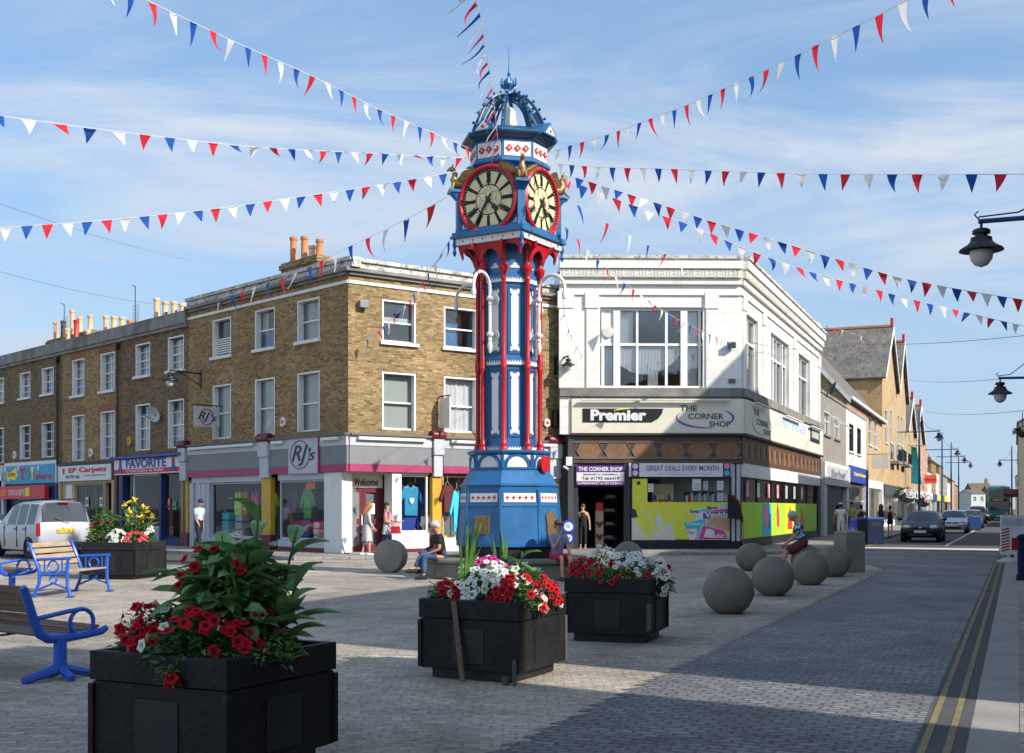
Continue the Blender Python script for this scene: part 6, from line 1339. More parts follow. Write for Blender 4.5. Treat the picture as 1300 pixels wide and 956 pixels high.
# drum, frieze, eaves and open crown
octo([(.84, 8.75), (.84, 9.14), (.93, 9.22), (.96, 9.24), (.96, 9.30), (.90, 9.34)], 'drum', M['towerblue'], bevel=.008)
octo([(.89, 9.33), (.89, 9.75)], 'frieze', M['towerblue'])
for k in range(8):
    fm = FT(k, .89 * C8 + .001, 0, 9.36); mb = MB(); mb.box(-.30, .30, -.012, 0, 0, .33, fm); mb.mi = 1
    for j in range(3):
        c = -.19 + j * .19; mb.plate([(c - .085, .165), (c - .03, .11), (c, .08), (c + .03, .11), (c + .085, .165), (c + .03, .22), (c, .25), (c - .03, .22)], -.03, -.0121, fm)
    mb.mi = 0
    for j in range(3): c = -.19 + j * .19; mb.plate([(c - .02, .165), (c, .14), (c + .02, .165), (c, .19)], -.036, -.0301, fm)
    tpart(mb, 'frieze_panel', [M['white'], M['redpaint']])
octo([(.90, 9.74), (.95, 9.76), (1.10, 9.83), (1.12, 9.87), (1.12, 9.90), (.80, 10.06), (.45, 10.10)], 'eaves', M['towerdark'], bevel=.006)
for k in range(0, 8, 2):
    fm = FT(k, 1.06, 0, 9.88); mb = MB(); mb.plate([(-.30, 0), (.30, 0), (0, .30)], -.03, .5, fm); gb = tpart(mb, 'gablet', M['towerblue'])
    mb = MB(); mb.plate([(-.20, .03), (.20, .03), (0, .225)], -.036, -.0301, fm); tpart(mb, 'gablet_panel', M['white'], gb); mb = MB(); mb.plate([(-.05, .09), (0, .04), (.05, .09), (0, .14)], -.044, -.0362, fm); tpart(mb, 'diamond', M['redpaint'], gb)
def crv(s):      # crown profile: s 0..1 from eaves to top
    return (.07 + .82 * math.cos(s * PI / 2) ** 1.0 * (1 - .10 * math.sin(s * PI)), 10.0 + .98 * math.sin(s * PI / 2) ** 1.05)
for k in range(8):
    r = RZ(k * PI / 4 + O8); mb = MB(); n = 12; outer = [(crv(i / n)[0], 0, crv(i / n)[1]) for i in range(n + 1)]; inner = [(max(.05, crv(i / n)[0] - .16 * (1 - (i / n) ** 3) ), 0, crv(i / n)[1] - .03 - .10 * (i / n)) for i in range(n + 1)]
    mb.tube(outer, .034, 6, r); mb.tube(inner, .026, 5, r)
    for i in range(1, n): mb.tube([inner[i], outer[min(n, i + (1 if i % 2 else 0))]], .018, 4, r)
    m_ = 6; mb.plate([(p[0], p[2]) for p in outer[:m_]] + [(p[0], p[2]) for p in inner[:m_]][::-1], -.012, .012, r); rb_ = tpart(mb, 'crown_rib', M['towerdark'])
    mb = MB(); mb.smooth = True
    for i in range(1, n, 2): mb.ball((outer[i][0] + .05, 0, outer[i][2] + .04), (.035, .03, .035), 6, 5, r)
    tpart(mb, 'crocket', M['towerdark'], rb_)
mb = MB(); mb.smooth = True; mb.lathe([(.36, 10.02), (.34, 10.1), (.22, 10.18), (.17, 10.4), (.15, 10.6), (.09, 10.68), (.0, 10.72)], 18, None, 0, False); tpart(mb, 'bell', M['offwhite'])
mb = MB(); mb.smooth = True; mb.lathe([(.09, 10.9), (.06, 10.98), (.07, 11.02), (.05, 11.06), (.06, 11.1), (.12, 11.17), (.135, 11.24), (.11, 11.32), (.05, 11.37), (.03, 11.42), (.045, 11.46), (.02, 11.52), (.014, 11.6), (.006, 12.1)], 14)
for i in range(6):
    a = i * PI / 3; mb.tube([(.11 * math.cos(a), .11 * math.sin(a), 11.15), (.2 * math.cos(a), .2 * math.sin(a), 11.2), (.19 * math.cos(a), .19 * math.sin(a), 11.31), (.155 * math.cos(a), .155 * math.sin(a), 11.34)], [.02, .025, .02, .015], 6)
tpart(mb, 'finial', M['towerblue'])
# white swan-neck lamp brackets on four sides
for k in range(0, 8, 2):
    r = RZ(k * PI / 4); mb = MB(); mb.smooth = True; y = -.80
    pts = [(0, y, 5.15), (0, y, 6.30)] + [(0, y - .33 + .33 * math.cos(a), 6.42 + .34 * math.sin(a)) for a in [PI * i / 14 for i in range(15)]] + [(0, y - .66, 6.28)]
    mb.tube(pts, .038, 8, r)
    for z in (5.42, 6.22): mb.tube([(0, y, z), (0, -.56, z)], .035, 8, r); mb.ball((0, y, z), (.08, .08, .075), 10, 7, r); mb.ball((0, y, z - .12), (.05, .05, .05), 8, 6, r); mb.lathe([(.11, 0), (.11, .03), (.05, .05)], 14, r @ T(0, -.575, z) @ RX(PI / 2))
    mb.lathe([(.02, 5.0), (.045, 5.08), (.06, 5.16), (.045, 5.25)], 10, r @ T(0, y, 0)); mb.lathe([(.05, 6.2), (.06, 6.28), (.04, 6.34)], 10, r @ T(0, y - .66, 0)); tpart(mb, 'lamp_bracket', M['white'])
# ================================================================ stone seat round the tower
seat = thing('ring_bench', 'eight sided stone seat round the foot of the clock tower', 'seat', TW, TROT)
def ringseat(R0, R1, z0, z1, name, m, bevel):
    mb = MB(TM); vs_ = []
    for k in range(8):
        a = O8 + k * PI / 4
        for r_, z in ((R0, z0), (R1, z0), (R1, z1), (R0, z1)): vs_.append((r_ * math.cos(a), r_ * math.sin(a), z))
    fs = [tuple(4 * k + j for j in ()) for k in ()]
    for k in range(8):
        n_ = (k + 1) % 8
        for j in range(4): fs.append((4 * k + j, 4 * n_ + j, 4 * n_ + (j + 1) % 4, 4 * k + (j + 1) % 4))
    mb.add(vs_, fs); return mb.build(name, m, seat, bevel=bevel)
ringseat(1.28, 1.96, 0, .34, 'seat_base', M['stone'], .02); ringseat(1.25, 2.04, .342, .44, 'seat_slab', M['stone'], .035)

# ================================================================ stone balls, post, stone wheel
def stoneball(x, y, r, lab, grp='stone ball seats along the edge of the square'):
    t = MB(T(x, y, 0)); t.smooth = True; t.ball((0, 0, r * .86), (r, r, r * .97), 40, 26)
    t.v = [Vector((v.x, v.y, max(v.z, -.004))) for v in t.v]
    rn = random.Random(int(x * 100)); ph = [rn.uniform(0, 6) for _ in range(6)]
    for i_, v in enumerate(t.v): k_ = 1 + .006 * (math.sin(v.x * 9 + ph[0]) + math.sin(v.y * 11 + ph[1]) + math.sin(v.z * 10 + ph[2]) + .8 * math.sin(v.x * 23 + ph[3]) * math.sin(v.z * 21 + ph[4])); t.v[i_] = Vector((v.x * k_, v.y * k_, v.z * (k_ if v.z > .02 else 1)))
    o = t.build('stone_ball', M['stone'], None); o.data.transform(T(-x, -y, 0)); o.location = (x, y, 0); tag(o, lab, 'stone ball', grp); return o
stoneball(3.21, 17.5, .375, 'nearest and largest looking stone ball, alone in front of the right planter'); stoneball(4.66, 21.1, .375, 'stone ball second from the front, touching the view of the seated patterned shirt man'); stoneball(6.05, 24.0, .375, 'stone ball just in front of the man in the patterned shirt'); stoneball(7.32, 26.9, .385, 'stone ball nearest the square stone post'); stoneball(5.95, 29.4, .375, 'stone ball set back from the row, partly behind the second ball'); stoneball(3.0, 30.5, .375, 'stone ball behind the white petunias of the right planter'); stoneball(6.95, 27.85, .375, 'stone ball that the man in the patterned shirt sits on')
pst = thing('stone_post', 'square stone bollard standing at the end of the row of balls', 'bollard', (8.25, 28.9, 0), R(18)); q = MB(); q.box(-.27, .27, -.27, .27, 0, .97); local(q, 'shaft', M['pillarstone'], pst, bevel=.02); q = MB(); q.add([(-.25, -.25, .971), (.25, -.25, .971), (.25, .25, .971), (-.25, .25, .971), (0, 0, 1.03)], [(0, 1, 4), (1, 2, 4), (2, 3, 4), (3, 0, 4)]); local(q, 'cap', M['pillarstone'], pst)
wh = MB(); wh.smooth = True; wh.lathe([(0, -.17), (.36, -.17), (.385, -.15), (.40, -.1), (.40, .1), (.385, .15), (.36, .17), (0, .17)], 48, T(0, 0, .385) @ RZ(R(-22)) @ RX(PI / 2)); o = wh.build('millstone', M['pillarstone'], None); o.location = ((496 - CX) / FP * 28.6, 28.6, 0); tag(o, 'upright round stone like a millstone on the pavement before the clothes shop doors', 'stone wheel')
# ================================================================ benches
def bench_pedestal(label, loc, rz, L=1.9):
    """slatted bench with scroll-armed blue end frames on pedestal feet; sits facing local -y"""
    t = thing('park_bench', label, 'bench', loc, rz, 'blue framed park benches on the square')
    prof = [(-.60, .43), (-.55, .40), (-.40, .385), (-.2, .37), (0, .375), (.08, .42), (.13, .52), (.2, .74), (.23, .83), (.25, .85)]   # y,z along seat front -> back top
    for sx_ in (-1, 1):
        x = sx_ * L / 2
        mb = MB(); mb.smooth = True; mb.tube([(x, y, z) for y, z in prof], [.03, .036, .04, .042, .045, .045, .042, .04, .038, .03], 8)
        mb.tube([(x, .14, .56), (x, -.05, .585), (x, -.22, .61), (x, -.34, .62)], .022, 7); mb.tube([(x, -.34 + .12 * math.sin(a) * 1.0, .50 + .12 * math.cos(a)) for a in [2 * PI * i / 18 for i in range(19)]], .02, 7)
        fr = local(mb, 'end_frame', M['benchblue'], t)
        mb = MB(); mb.smooth = True; mb.tube([(x, -.12, .37), (x, -.12, .07)], .06, 10); mb.smooth = False
        for dx, dy in ((0, .36), (0, -.34), (.2, 0), (-.2, 0)): mb.tube([(x, -.12, .10), (x + dx * .5, -.12 + dy * .6, .05), (x + dx, -.12 + dy, .02)], [.055, .04, .035], 7)
        local(mb, 'pedestal', M['benchblue'], t)
    def slat(y0, z0, y1, z1, name):
        d = Vector((0, y1 - y0, z1 - z0)); nrm = Vector((0, -d.z, d.y)).normalized() * .022; a = Vector((0, y0, z0)); b = Vector((0, y1, z1)); l = L / 2 - .03
        mb = MB(); vs_ = []
        for x in (-l, l): vs_ += [(x, a.y, a.z), (x, b.y, b.z), (x, b.y + nrm.y, b.z + nrm.z), (x, a.y + nrm.y, a.z + nrm.z)]
        mb.add(vs_, [(0, 1, 2, 3), (7, 6, 5, 4), (0, 4, 5, 1), (1, 5, 6, 2), (2, 6, 7, 3), (3, 7, 4, 0)]); return local(mb, name, M['slat'], t, bevel=.006)
    for i in range(6): y = -.55 + i * .098; slat(y, .425 - .03 * min(1, i / 2) if i else .44, y + .08, .41 - .005 * i, 'seat_slat')
    for i in range(6): k = i / 5.4; slat(.10 + .115 * k * .98, .49 + .345 * k * .92, .10 + .115 * (k + .125), .49 + .345 * (k + .125), 'back_slat')
    mb = MB()
    for x in (-.32, .32): mb.tube([(x, .13, .47), (x, .25, .85)], .012, 5); mb.tube([(x, -.55, .40), (x, .1, .375)], .012, 5)
    local(mb, 'strap', M['black'], t); return t
def bench_cast(label, loc, rz, L=1.45):
    t = thing('park_bench', label, 'bench', loc, rz, 'blue framed park benches on the square')
    for sx_ in (-1, 1):
        x = sx_ * L / 2; mb = MB(); mb.smooth = True
        mb.tube([(x, -.52, .0), (x, -.46, .2), (x, -.45, .45), (x, -.47, .66), (x, -.5, .68)], [.03, .03, .035, .03, .025], 7); mb.tube([(x, .16, .0), (x, .06, .25), (x, .05, .42), (x, .14, .68), (x, .24, .92), (x, .28, .95)], [.03, .03, .036, .034, .03, .02], 7)
        mb.tube([(x, -.52, .68), (x, -.3, .665), (x, .02, .655), (x, .12, .64)], .027, 7); mb.tube([(x, -.46, .41), (x, .06, .38)], .028, 7); mb.tube([(x, -.48, .14), (x, -.2, .24), (x, .10, .12)], .018, 6)
        for (cy, cz, r_) in ((-.2, .53, .095), (-.2, .30, .06)): mb.tube([(x, cy + r_ * math.cos(a), cz + r_ * math.sin(a)) for a in [2 * PI * i / 16 for i in range(17)]], .017, 6)
        for y in (-.36, -.04): mb.tube([(x, y, .41), (x, y, .65)], .015, 6)
        local(mb, 'end_frame', M['benchblue'], t)
        for y in (-.52, .16): q = MB(); q.box(x - .05, x + .05, y - .06, y + .06, 0, .025); local(q, 'foot', M['benchblue'], t, bevel=.006)
    for i in range(5): q = MB(); y = -.46 + i * .105; q.box(-L / 2 + .02, L / 2 - .02, y, y + .08, .425 - .006 * i, .455 - .006 * i); local(q, 'seat_slat', M['slatlight'], t, bevel=.006)
    for i in range(4): q = MB(); y = .09 + i * .05; z = .54 + i * .105; q.add([(sx_ * (L / 2 - .02), y + dy, z + dz) for sx_ in (-1, 1) for dy, dz in ((0, 0), (.035, .08), (.06, .07), (.025, -.01))], [(3, 2, 1, 0), (4, 5, 6, 7), (0, 1, 5, 4), (1, 2, 6, 5), (2, 3, 7, 6), (3, 0, 4, 7)]); local(q, 'back_slat', M['slatlight'], t, bevel=.005)
    return t
def face_rz(d): return math.atan2(d[1], d[0]) + PI / 2          # rotates local -y onto direction d
# near bench: right end frame at the measured point, running away to the left
fd = Vector((.60, .80)); ld = Vector((-.80, .60)); e0 = Vector((-4.17, 10.62)); c = e0 + ld * .95
bench_pedestal('nearest dark slatted bench seen from behind at the left edge of the picture', (c.x, c.y, 0), face_rz(fd))
e0 = Vector((-9.0, 21.0)); c = e0 + ld * .95
bench_pedestal('dark slatted bench at the left edge behind the nearest one, one ring arm showing', (c.x, c.y, 0), face_rz(fd))
c = Vector((-8.1, 21.35)); bench_cast('pale slatted bench with blue cast arms beside the far left planter', (c.x, c.y, 0), face_rz((1, -.12)), 1.5)

# ================================================================ planters
def planter(label, loc, rz, w, h=.62, foot=.09, worn=False):
    t = thing('square_planter', label, 'planter', loc, rz, 'black square planters on the square'); a = w / 2
    q = MB(); q.box(-a * .84, a * .84, -a * .84, a * .84, 0, foot); local(q, 'plinth', M['black'], t)
    def frame(r0, r1, z0, z1, name, m, bev):
        mb = MB(); vs_ = []
        for sx_, sy_ in ((-1, -1), (1, -1), (1, 1), (-1, 1)):
            for r_, z in ((r0, z0), (r1, z0), (r1, z1), (r0, z1)): vs_.append((sx_ * r_, sy_ * r_, z))
        fs = []
        for k in range(4):
            n_ = (k + 1) % 4
            for j in range(4): fs.append((4 * k + j, 4 * n_ + j, 4 * n_ + (j + 1) % 4, 4 * k + (j + 1) % 4))
        mb.add(vs_, fs); return local(mb, name, M[m], t, bevel=bev)
    zr = h - .17
    frame(a * .9, a, foot, zr - .006, 'lower_panel', 'planter', .008); frame(a * .9, a + .012, zr, h, 'rim_board', 'planter', .008)
    for sx_, sy_ in ((-1, -1), (1, -1), (1, 1), (-1, 1)): q = MB(); q.box(sx_ * a - .02, sx_ * a + .02, sy_ * a - .02, sy_ * a + .02, foot + .01, zr - .02); local(q, 'corner_strip', M['planterworn'] if worn and (sx_, sy_) == (1, 1) else M['planter'], t, bevel=.006)
    for k in range(4): q = MB(RZ(k * PI / 2)); q.box(-.16, .16, -a - .008, -a - .0005, foot + .06, zr - .09); q.M = RZ(k * PI / 2); hp = local(q, 'hatch', M['black'], t, bevel=.003)
    q = MB(); q.box(-a * .9, a * .9, -a * .9, a * .9, foot + .02, h - .06); local(q, 'soil', M['soil'], t)
    return t
def place_sq(near, w, A):
    """centre of a square whose near corner is given; A = turn of the left face from frontal"""
    l = Vector((-math.cos(A), math.sin(A))); r = Vector((math.sin(A), math.cos(A))); c = Vector((near[0], near[1])) + (l + r) * w / 2
    return c, math.atan2(-l.y, -l.x)
c1, z1 = place_sq((-1.56, 6.45), 1.0, R(27)); P1 = planter('near left planter with tall leafy plants and red petunias', (c1.x, c1.y, 0), z1, 1.0, .72)
c2, z2 = place_sq((.05, 10.4), 1.0, R(27)); P2 = planter('middle planter with a scratched side and a mound of white petunias', (c2.x, c2.y, 0), z2, 1.0, .72, worn=True)
c3, z3 = place_sq((1.57, 13.5), 1.0, R(19)); P3 = planter('right planter with white flowers trailing over its right corner', (c3.x, c3.y, 0), z3, 1.0, .74)
c4_, z4 = place_sq((-8.15, 25.6), 1.3, R(12)); P4 = planter('far left planter with yellow canna beside the silver people carrier', (c4_.x, c4_.y, 0), z4, 1.3, .8)
q = MB(); q.box(.47, .526, -.526, -.47, .14, .46); local(q, 'scuffed_corner', M['planterworn'], P3, bevel=.012)
# the middle planter's loose strap of wood
q = MB(T(c2.x, c2.y, 0) @ RZ(z2)); q.add([(-.16, -.53, .71), (-.11, -.53, .71), (.02, -.60, .0), (-.03, -.60, .0), (-.16, -.515, .71), (-.11, -.515, .71), (.02, -.585, .0), (-.03, -.585, .0)], [(3, 2, 1, 0), (4, 5, 6, 7), (0, 1, 5, 4), (1, 2, 6, 5), (2, 3, 7, 6), (3, 0, 4, 7)]); o = q.build('wood_strip', M['slat'], None); tag(o, 'grey strip of wood leaning on the front of the middle planter', 'strip')
q = MB(T(c2.x, c2.y, 0) @ RZ(z2)); q.tube([(.50, -.56, 0), (.495, -.555, .18), (.49, -.55, .22)], [.02, .02, .008], 6); q.box(.38, .44, -.58, -.54, .0, .07); o = q.build('stub_post', M['planterworn'], None); tag(o, 'short worn stub standing at the near corner of the middle planter', 'stub')

# ================================================================ plants
def leaf_card(mb, p, d, n, L, w, droop=.25, mid=.5):
    d = d.normalized(); s = d.cross(n); s = s.normalized() if s.length > 1e-4 else Vector((1, 0, 0)); n = s.cross(d).normalized()
    a = p; b = p + d * L * .33 + n * L * .05; e = p + d * L * .68 - n * L * droop * .35; c_ = p + d * L - n * L * droop
    s1 = s * w / 2; k = n * w * .12
    mb.add([a, b + s1 + k, e + s1 * .82 + k, c_, e - s1 * .82 + k, b - s1 + k, b, e], [(0, 1, 6), (1, 2, 7, 6), (2, 3, 7), (3, 4, 7), (4, 5, 6, 7), (5, 0, 6)])
_petal = {}
def blossom_mesh(m, r=.036):
    if m in _petal: return _petal[m]
    mb = MB(); n = 10; vs_ = [(0, 0, -.012)]; rnd = random.Random(len(_petal))
    for i in range(n):
        a = 2 * PI * i / n; rr = r * (1.05 if i % 2 == 0 else .86); vs_.append((rr * .55 * math.cos(a), rr * .55 * math.sin(a), .004)); 
    for i in range(n):
        a = 2 * PI * i / n; rr = r * (1.08 if i % 2 == 0 else .84); vs_.append((rr * math.cos(a), rr * math.sin(a), .002 + .006 * rnd.random() - (.004 if i % 2 else 0)))
    fs = [(0, 1 + i, 1 + (i + 1) % n) for i in range(n)] + [(1 + i, 1 + n + i, 1 + n + (i + 1) % n, 1 + (i + 1) % n) for i in range(n)]
    mb.add(vs_, fs); o = mb.build('blossom', M[m], None); _petal[m] = o.data; bpy.data.objects.remove(o); return _petal[m]
def mound(label, name, cat, c, rad, nleaf, lsize, lmat, blooms, seed, group=None, droop=.3, bscale=1.0, sprig=True, trail=None):
    """a flowering plant: stems and leaves in one mesh, every blossom a part"""
    rnd = random.Random(seed); t = thing(name, label, cat, c, 0, group); mb = MB(); rx, ry, rz_ = rad
    for i in range(nleaf):
        a = rnd.uniform(0, 2 * PI); u = rnd.uniform(-.15, 1); rr = math.sqrt(max(0, 1 - max(0, u) ** 2)) * rnd.uniform(.35, 1.03); k = rnd.uniform(.5, 1.03)
        p = Vector((rx * rr * math.cos(a), ry * rr * math.sin(a), rz_ * u * k)); d = Vector((math.cos(a) + rnd.gauss(0, .5), math.sin(a) + rnd.gauss(0, .5), rnd.uniform(-.3, .8))); n = Vector((rnd.gauss(0, .4), rnd.gauss(0, .4), 1))
        leaf_card(mb, p, d, n, lsize * rnd.uniform(.6, 1.35), lsize * rnd.uniform(.35, .6), droop * rnd.uniform(0, 1.5))
    if sprig:
        for i in range(12):
            a = rnd.uniform(0, 2 * PI); p = Vector((rx * .2 * math.cos(a), ry * .2 * math.sin(a), 0)); e = Vector((rx * .9 * math.cos(a), ry * .9 * math.sin(a), rz_ * rnd.uniform(.3, 1))); mb.tube([p, (p + e) / 2 + Vector((0, 0, rz_ * .3)), e], .004, 4)
    local(mb, 'foliage', M[lmat], t)
    for m, cnt, sect, hgt in blooms:
        me = blossom_mesh(m)
        clus = [(rnd.uniform(*sect), rnd.uniform(*hgt)) for _ in range(max(1, cnt // 4))]
        for i in range(cnt):
            ca, ch = rnd.choice(clus)
            a = ca + rnd.gauss(0, .26); u = min(.98, max(-.1, ch + rnd.gauss(0, .19)))
            rr = math.sqrt(max(0, 1 - max(0, u) ** 2)); p = Vector((rx * rr * math.cos(a), ry * rr * math.sin(a), rz_ * u)) * rnd.uniform(.98, 1.12)
            nrm = Vector((rr * math.cos(a) / rx, rr * math.sin(a) / ry, max(u, .05) / rz_ + .6)).normalized(); nrm = (nrm + Vector((rnd.gauss(0, .4), rnd.gauss(0, .4) - .3, rnd.gauss(0, .3)))).normalized()
            o = bpy.data.objects.new('blossom', me); COL.objects.link(o); o.parent = t; o.location = p; o.rotation_euler = nrm.to_track_quat('Z', 'Y').to_euler(); sc = bscale * rnd.uniform(.75, 1.2); o.scale = (sc, sc, sc)
    return t
def loc3(P, cz, dx, dy, dz):
    M_ = T(*P.location) @ RZ(P.rotation_euler.z); v = M_ @ Vector((dx, dy, dz)); return (v.x, v.y, v.z)
def canna(label, name, cat, c, stems, lmat, seed, flower=None, wide=.13, group=None, bl=.42):
    rnd = random.Random(seed); t = thing(name, label, cat, c, 0, group); st_ = MB(); 
    lv = MB(); lv.smooth = True; fl = MB()
    for (dx, dy, h, lean) in stems:
        p0 = Vector((dx, dy, 0)); p1 = p0 + Vector((lean[0], lean[1], h)); st_.tube([p0, (p0 + p1) / 2 + Vector((0, 0, .03)), p1], [.013, .011, .006], 6)
        nl = int(4 + h * 5)
        for i in range(nl):
            k = .12 + .86 * i / nl; p = p0.lerp(p1, k); a = i * 2.4 + rnd.uniform(-.4, .4); L = bl * rnd.uniform(.7, 1.15) * (1.15 - .5 * k); w = wide * rnd.uniform(.8, 1.2) * (1.1 - .45 * k); up = rnd.uniform(.8, 2.0)
            d = Vector((math.cos(a), math.sin(a), up)).normalized(); s = d.cross(Vector((0, 0, 1))).normalized(); vv = []; n_ = 6
            for j in range(n_ + 1):
                q = j / n_; wj = w * math.sin(PI * min(.98, q * .92 + .06)) ** .8 / 2; ctr = p + d * L * q + Vector((math.cos(a), math.sin(a), 0)) * L * .25 * q * q - Vector((0, 0, 1)) * L * .42 * q * q
                vv += [ctr - s * wj + Vector((0, 0, wj * .45)), ctr, ctr + s * wj + Vector((0, 0, wj * .45))]
            lv.add(vv, [(3 * j + e, 3 * j + e + 1, 3 * j + 4 + e, 3 * j + 3 + e) for j in range(n_) for e in range(2)])
        if flower:
            for i in range(9):
                d = Vector((rnd.gauss(0, .6), rnd.gauss(0, .6), rnd.uniform(.1, 1))); leaf_card(fl, p1 + Vector((rnd.gauss(0, .03), rnd.gauss(0, .03), rnd.uniform(-.1, .06))), d, Vector((rnd.gauss(0, 1), rnd.gauss(0, 1), 1)), .10, .06, .2)
    local(st_, 'stem', M['leafmid'], t); local(lv, 'leaves', M[lmat], t)
    if flower: local(fl, 'flower', M[flower], t)
    return t
def spikes(label, c, n, h, seed, spread=.06, m='leafmid'):
    rnd = random.Random(seed); t = thing('sword_leaf_plant', label, 'plant', c); mb = MB(); mb.smooth = True
    for i in range(n):
        a = rnd.uniform(0, 2 * PI); b = Vector((spread * math.cos(a) * rnd.random(), spread * math.sin(a) * rnd.random(), 0)); L = h * rnd.uniform(.65, 1.05); ln = rnd.uniform(.02, .22); vv = []; sd_ = Vector((-math.sin(a), math.cos(a), 0)) if i % 2 else Vector((1, .3, 0)).normalized()
        for j in range(6):
            q = j / 5; w = .024 * (1 - q) ** .6 + .001; ctr = b + Vector((math.cos(a) * ln * q * q * h, math.sin(a) * ln * q * q * h, L * q)); vv += [ctr - sd_ * w, ctr + sd_ * w]
        mb.add(vv, [(2 * j, 2 * j + 1, 2 * j + 3, 2 * j + 2) for j in range(5)])
    local(mb, 'leaves', M[m], t); return t
FR_ = (-PI * .98, -PI * .02)         # the half of a mound that faces the viewpoint
ALLR = (-PI, PI)
# near left planter
gP = 'flowering plants in the planters'
canna('tall broad leaved canna rising from the near left planter', 'canna_plant', 'plant', loc3(P1, z1, .12, .1, .66), [(0, 0, .92, (.10, .0)), (.14, .1, .78, (.16, .05)), (-.1, .1, .72, (-.08, .1)), (.02, -.12, .6, (.0, -.05)), (-.16, -.02, .55, (-.14, 0)), (.2, -.05, .5, (.16, -.05)), (.06, .0, .66, (.03, -.08))], 'leafbroad', 11, None, .17, None, .42)
mound('dense dark dahlia bush in the middle of the near left planter', 'dahlia_bush', 'plant', loc3(P1, z1, .02, .06, .68), (.36, .33, .64), 950, .16, 'leafbroad', [('petalr', 14, (-2.6, -.4), (.55, .98)), ('petalw', 8, (-1.2, .2), (.8, .97)), ('petalpale', 5, (-.9, -.6), (.62, .72)), ('petalr', 4, (-.9, -.7), (.52, .6))], 12, None, .35)
mound('red petunias at the left corner of the near left planter', 'petunia_plant', 'flowers', loc3(P1, z1, -.33, -.22, .68), (.20, .2, .28), 620, .05, 'leafdark', [('petalr', 24, (-2.9, -.4), (.3, .95)), ('petalw', 7, (-1.0, .2), (.4, .9)), ('petals', 3, (-1.6, -1.2), (.0, .2))], 13, gP)
mound('large mass of red petunias at the front of the near left planter', 'petunia_plant', 'flowers', loc3(P1, z1, .16, -.30, .68), (.33, .2, .26), 900, .05, 'leafdark', [('petalr', 34, (-2.7, -.2), (.35, .98)), ('petalw', 3, (-2.8, -2.4), (.5, .8))], 14, gP, bscale=1.1)
mound('low trailing plant at the right corner of the near left planter', 'trailing_plant', 'plant', loc3(P1, z1, .40, .02, .68), (.16, .34, .14), 480, .045, 'leafmid', [('petalpale', 4, (-1, .5), (.5, .9))], 15)
mound('trailing sprig with one red flower hanging over the front of the near left planter', 'trailing_plant', 'plant', loc3(P1, z1, .12, -.53, .58), (.07, .05, .12), 90, .04, 'leafmid', [('petalr', 4, (-1.9, -1.2), (-.1, .1))], 16)
spikes('upright sword leaves at the left of the dahlia in the near left planter', loc3(P1, z1, -.2, .12, .66), 16, .62, 17)
spikes('upright sword leaves at the right of the dahlia in the near left planter', loc3(P1, z1, .25, -.05, .66), 12, .6, 18)
# middle planter
mound('big mound of white petunias in the middle planter', 'petunia_plant', 'flowers', loc3(P2, z2, .06, -.1, .66), (.36, .34, .36), 1100, .055, 'leafmid', [('petalw', 84, (-2.75, -.2), (.15, .98))], 21, gP, bscale=1.12)
mound('red petunias at the left side of the middle planter', 'petunia_plant', 'flowers', loc3(P2, z2, -.36, -.25, .66), (.2, .2, .22), 520, .05, 'leafmid', [('petalr', 24, (-3, -.6), (.2, .95)), ('petalw', 6, (-2.4, -.8), (.5, .95))], 22, gP)
mound('red petunias at the front right corner of the middle planter', 'petunia_plant', 'flowers', loc3(P2, z2, .34, -.22, .66), (.25, .26, .27), 760, .05, 'leafmid', [('petalr', 44, (-2.6, .6), (.1, .98)), ('petalw', 6, (-.9, .2), (-.1, .3)), ('petals', 5, (-.6, .2), (.0, .3))], 23, gP, bscale=1.1)
mound('red petunias along the back right edge of the middle planter', 'petunia_plant', 'flowers', loc3(P2, z2, .36, .2, .66), (.2, .25, .25), 560, .05, 'leafmid', [('petalr', 34, (-1.8, .9), (.1, .98)), ('petalw', 3, (-.9, .2), (-.1, .3))], 24, gP)
mound('bright pink petunias among the white ones in the middle planter', 'petunia_plant', 'flowers', loc3(P2, z2, -.06, .06, .74), (.34, .16, .32), 240, .05, 'leafmid', [('petalp', 20, (-2.8, -.3), (.72, .97))], 25, gP, bscale=1.1)
mound('white petunias at the back of the middle planter', 'petunia_plant', 'flowers', loc3(P2, z2, -.22, .2, .72), (.3, .25, .34), 420, .05, 'leafmid', [('petalw', 40, (-2.9, 0), (.5, .98))], 26, gP)
spikes('tall sword leaves at the left of the middle planter', loc3(P2, z2, -.24, -.12, .68), 9, .78, 27, .07); spikes('tall sword leaves behind the white petunias of the middle planter', loc3(P2, z2, .0, .2, .68), 7, .82, 28, .08)
canna('broad canna leaves rising behind the white petunias of the middle planter', 'canna_plant', 'plant', loc3(P2, z2, .12, .24, .68), [(0, 0, .46, (.05, 0)), (-.14, 0, .36, (-.08, 0)), (.1, .05, .3, (.1, 0))], 'leafbroad', 29, None, .13, None, .32)
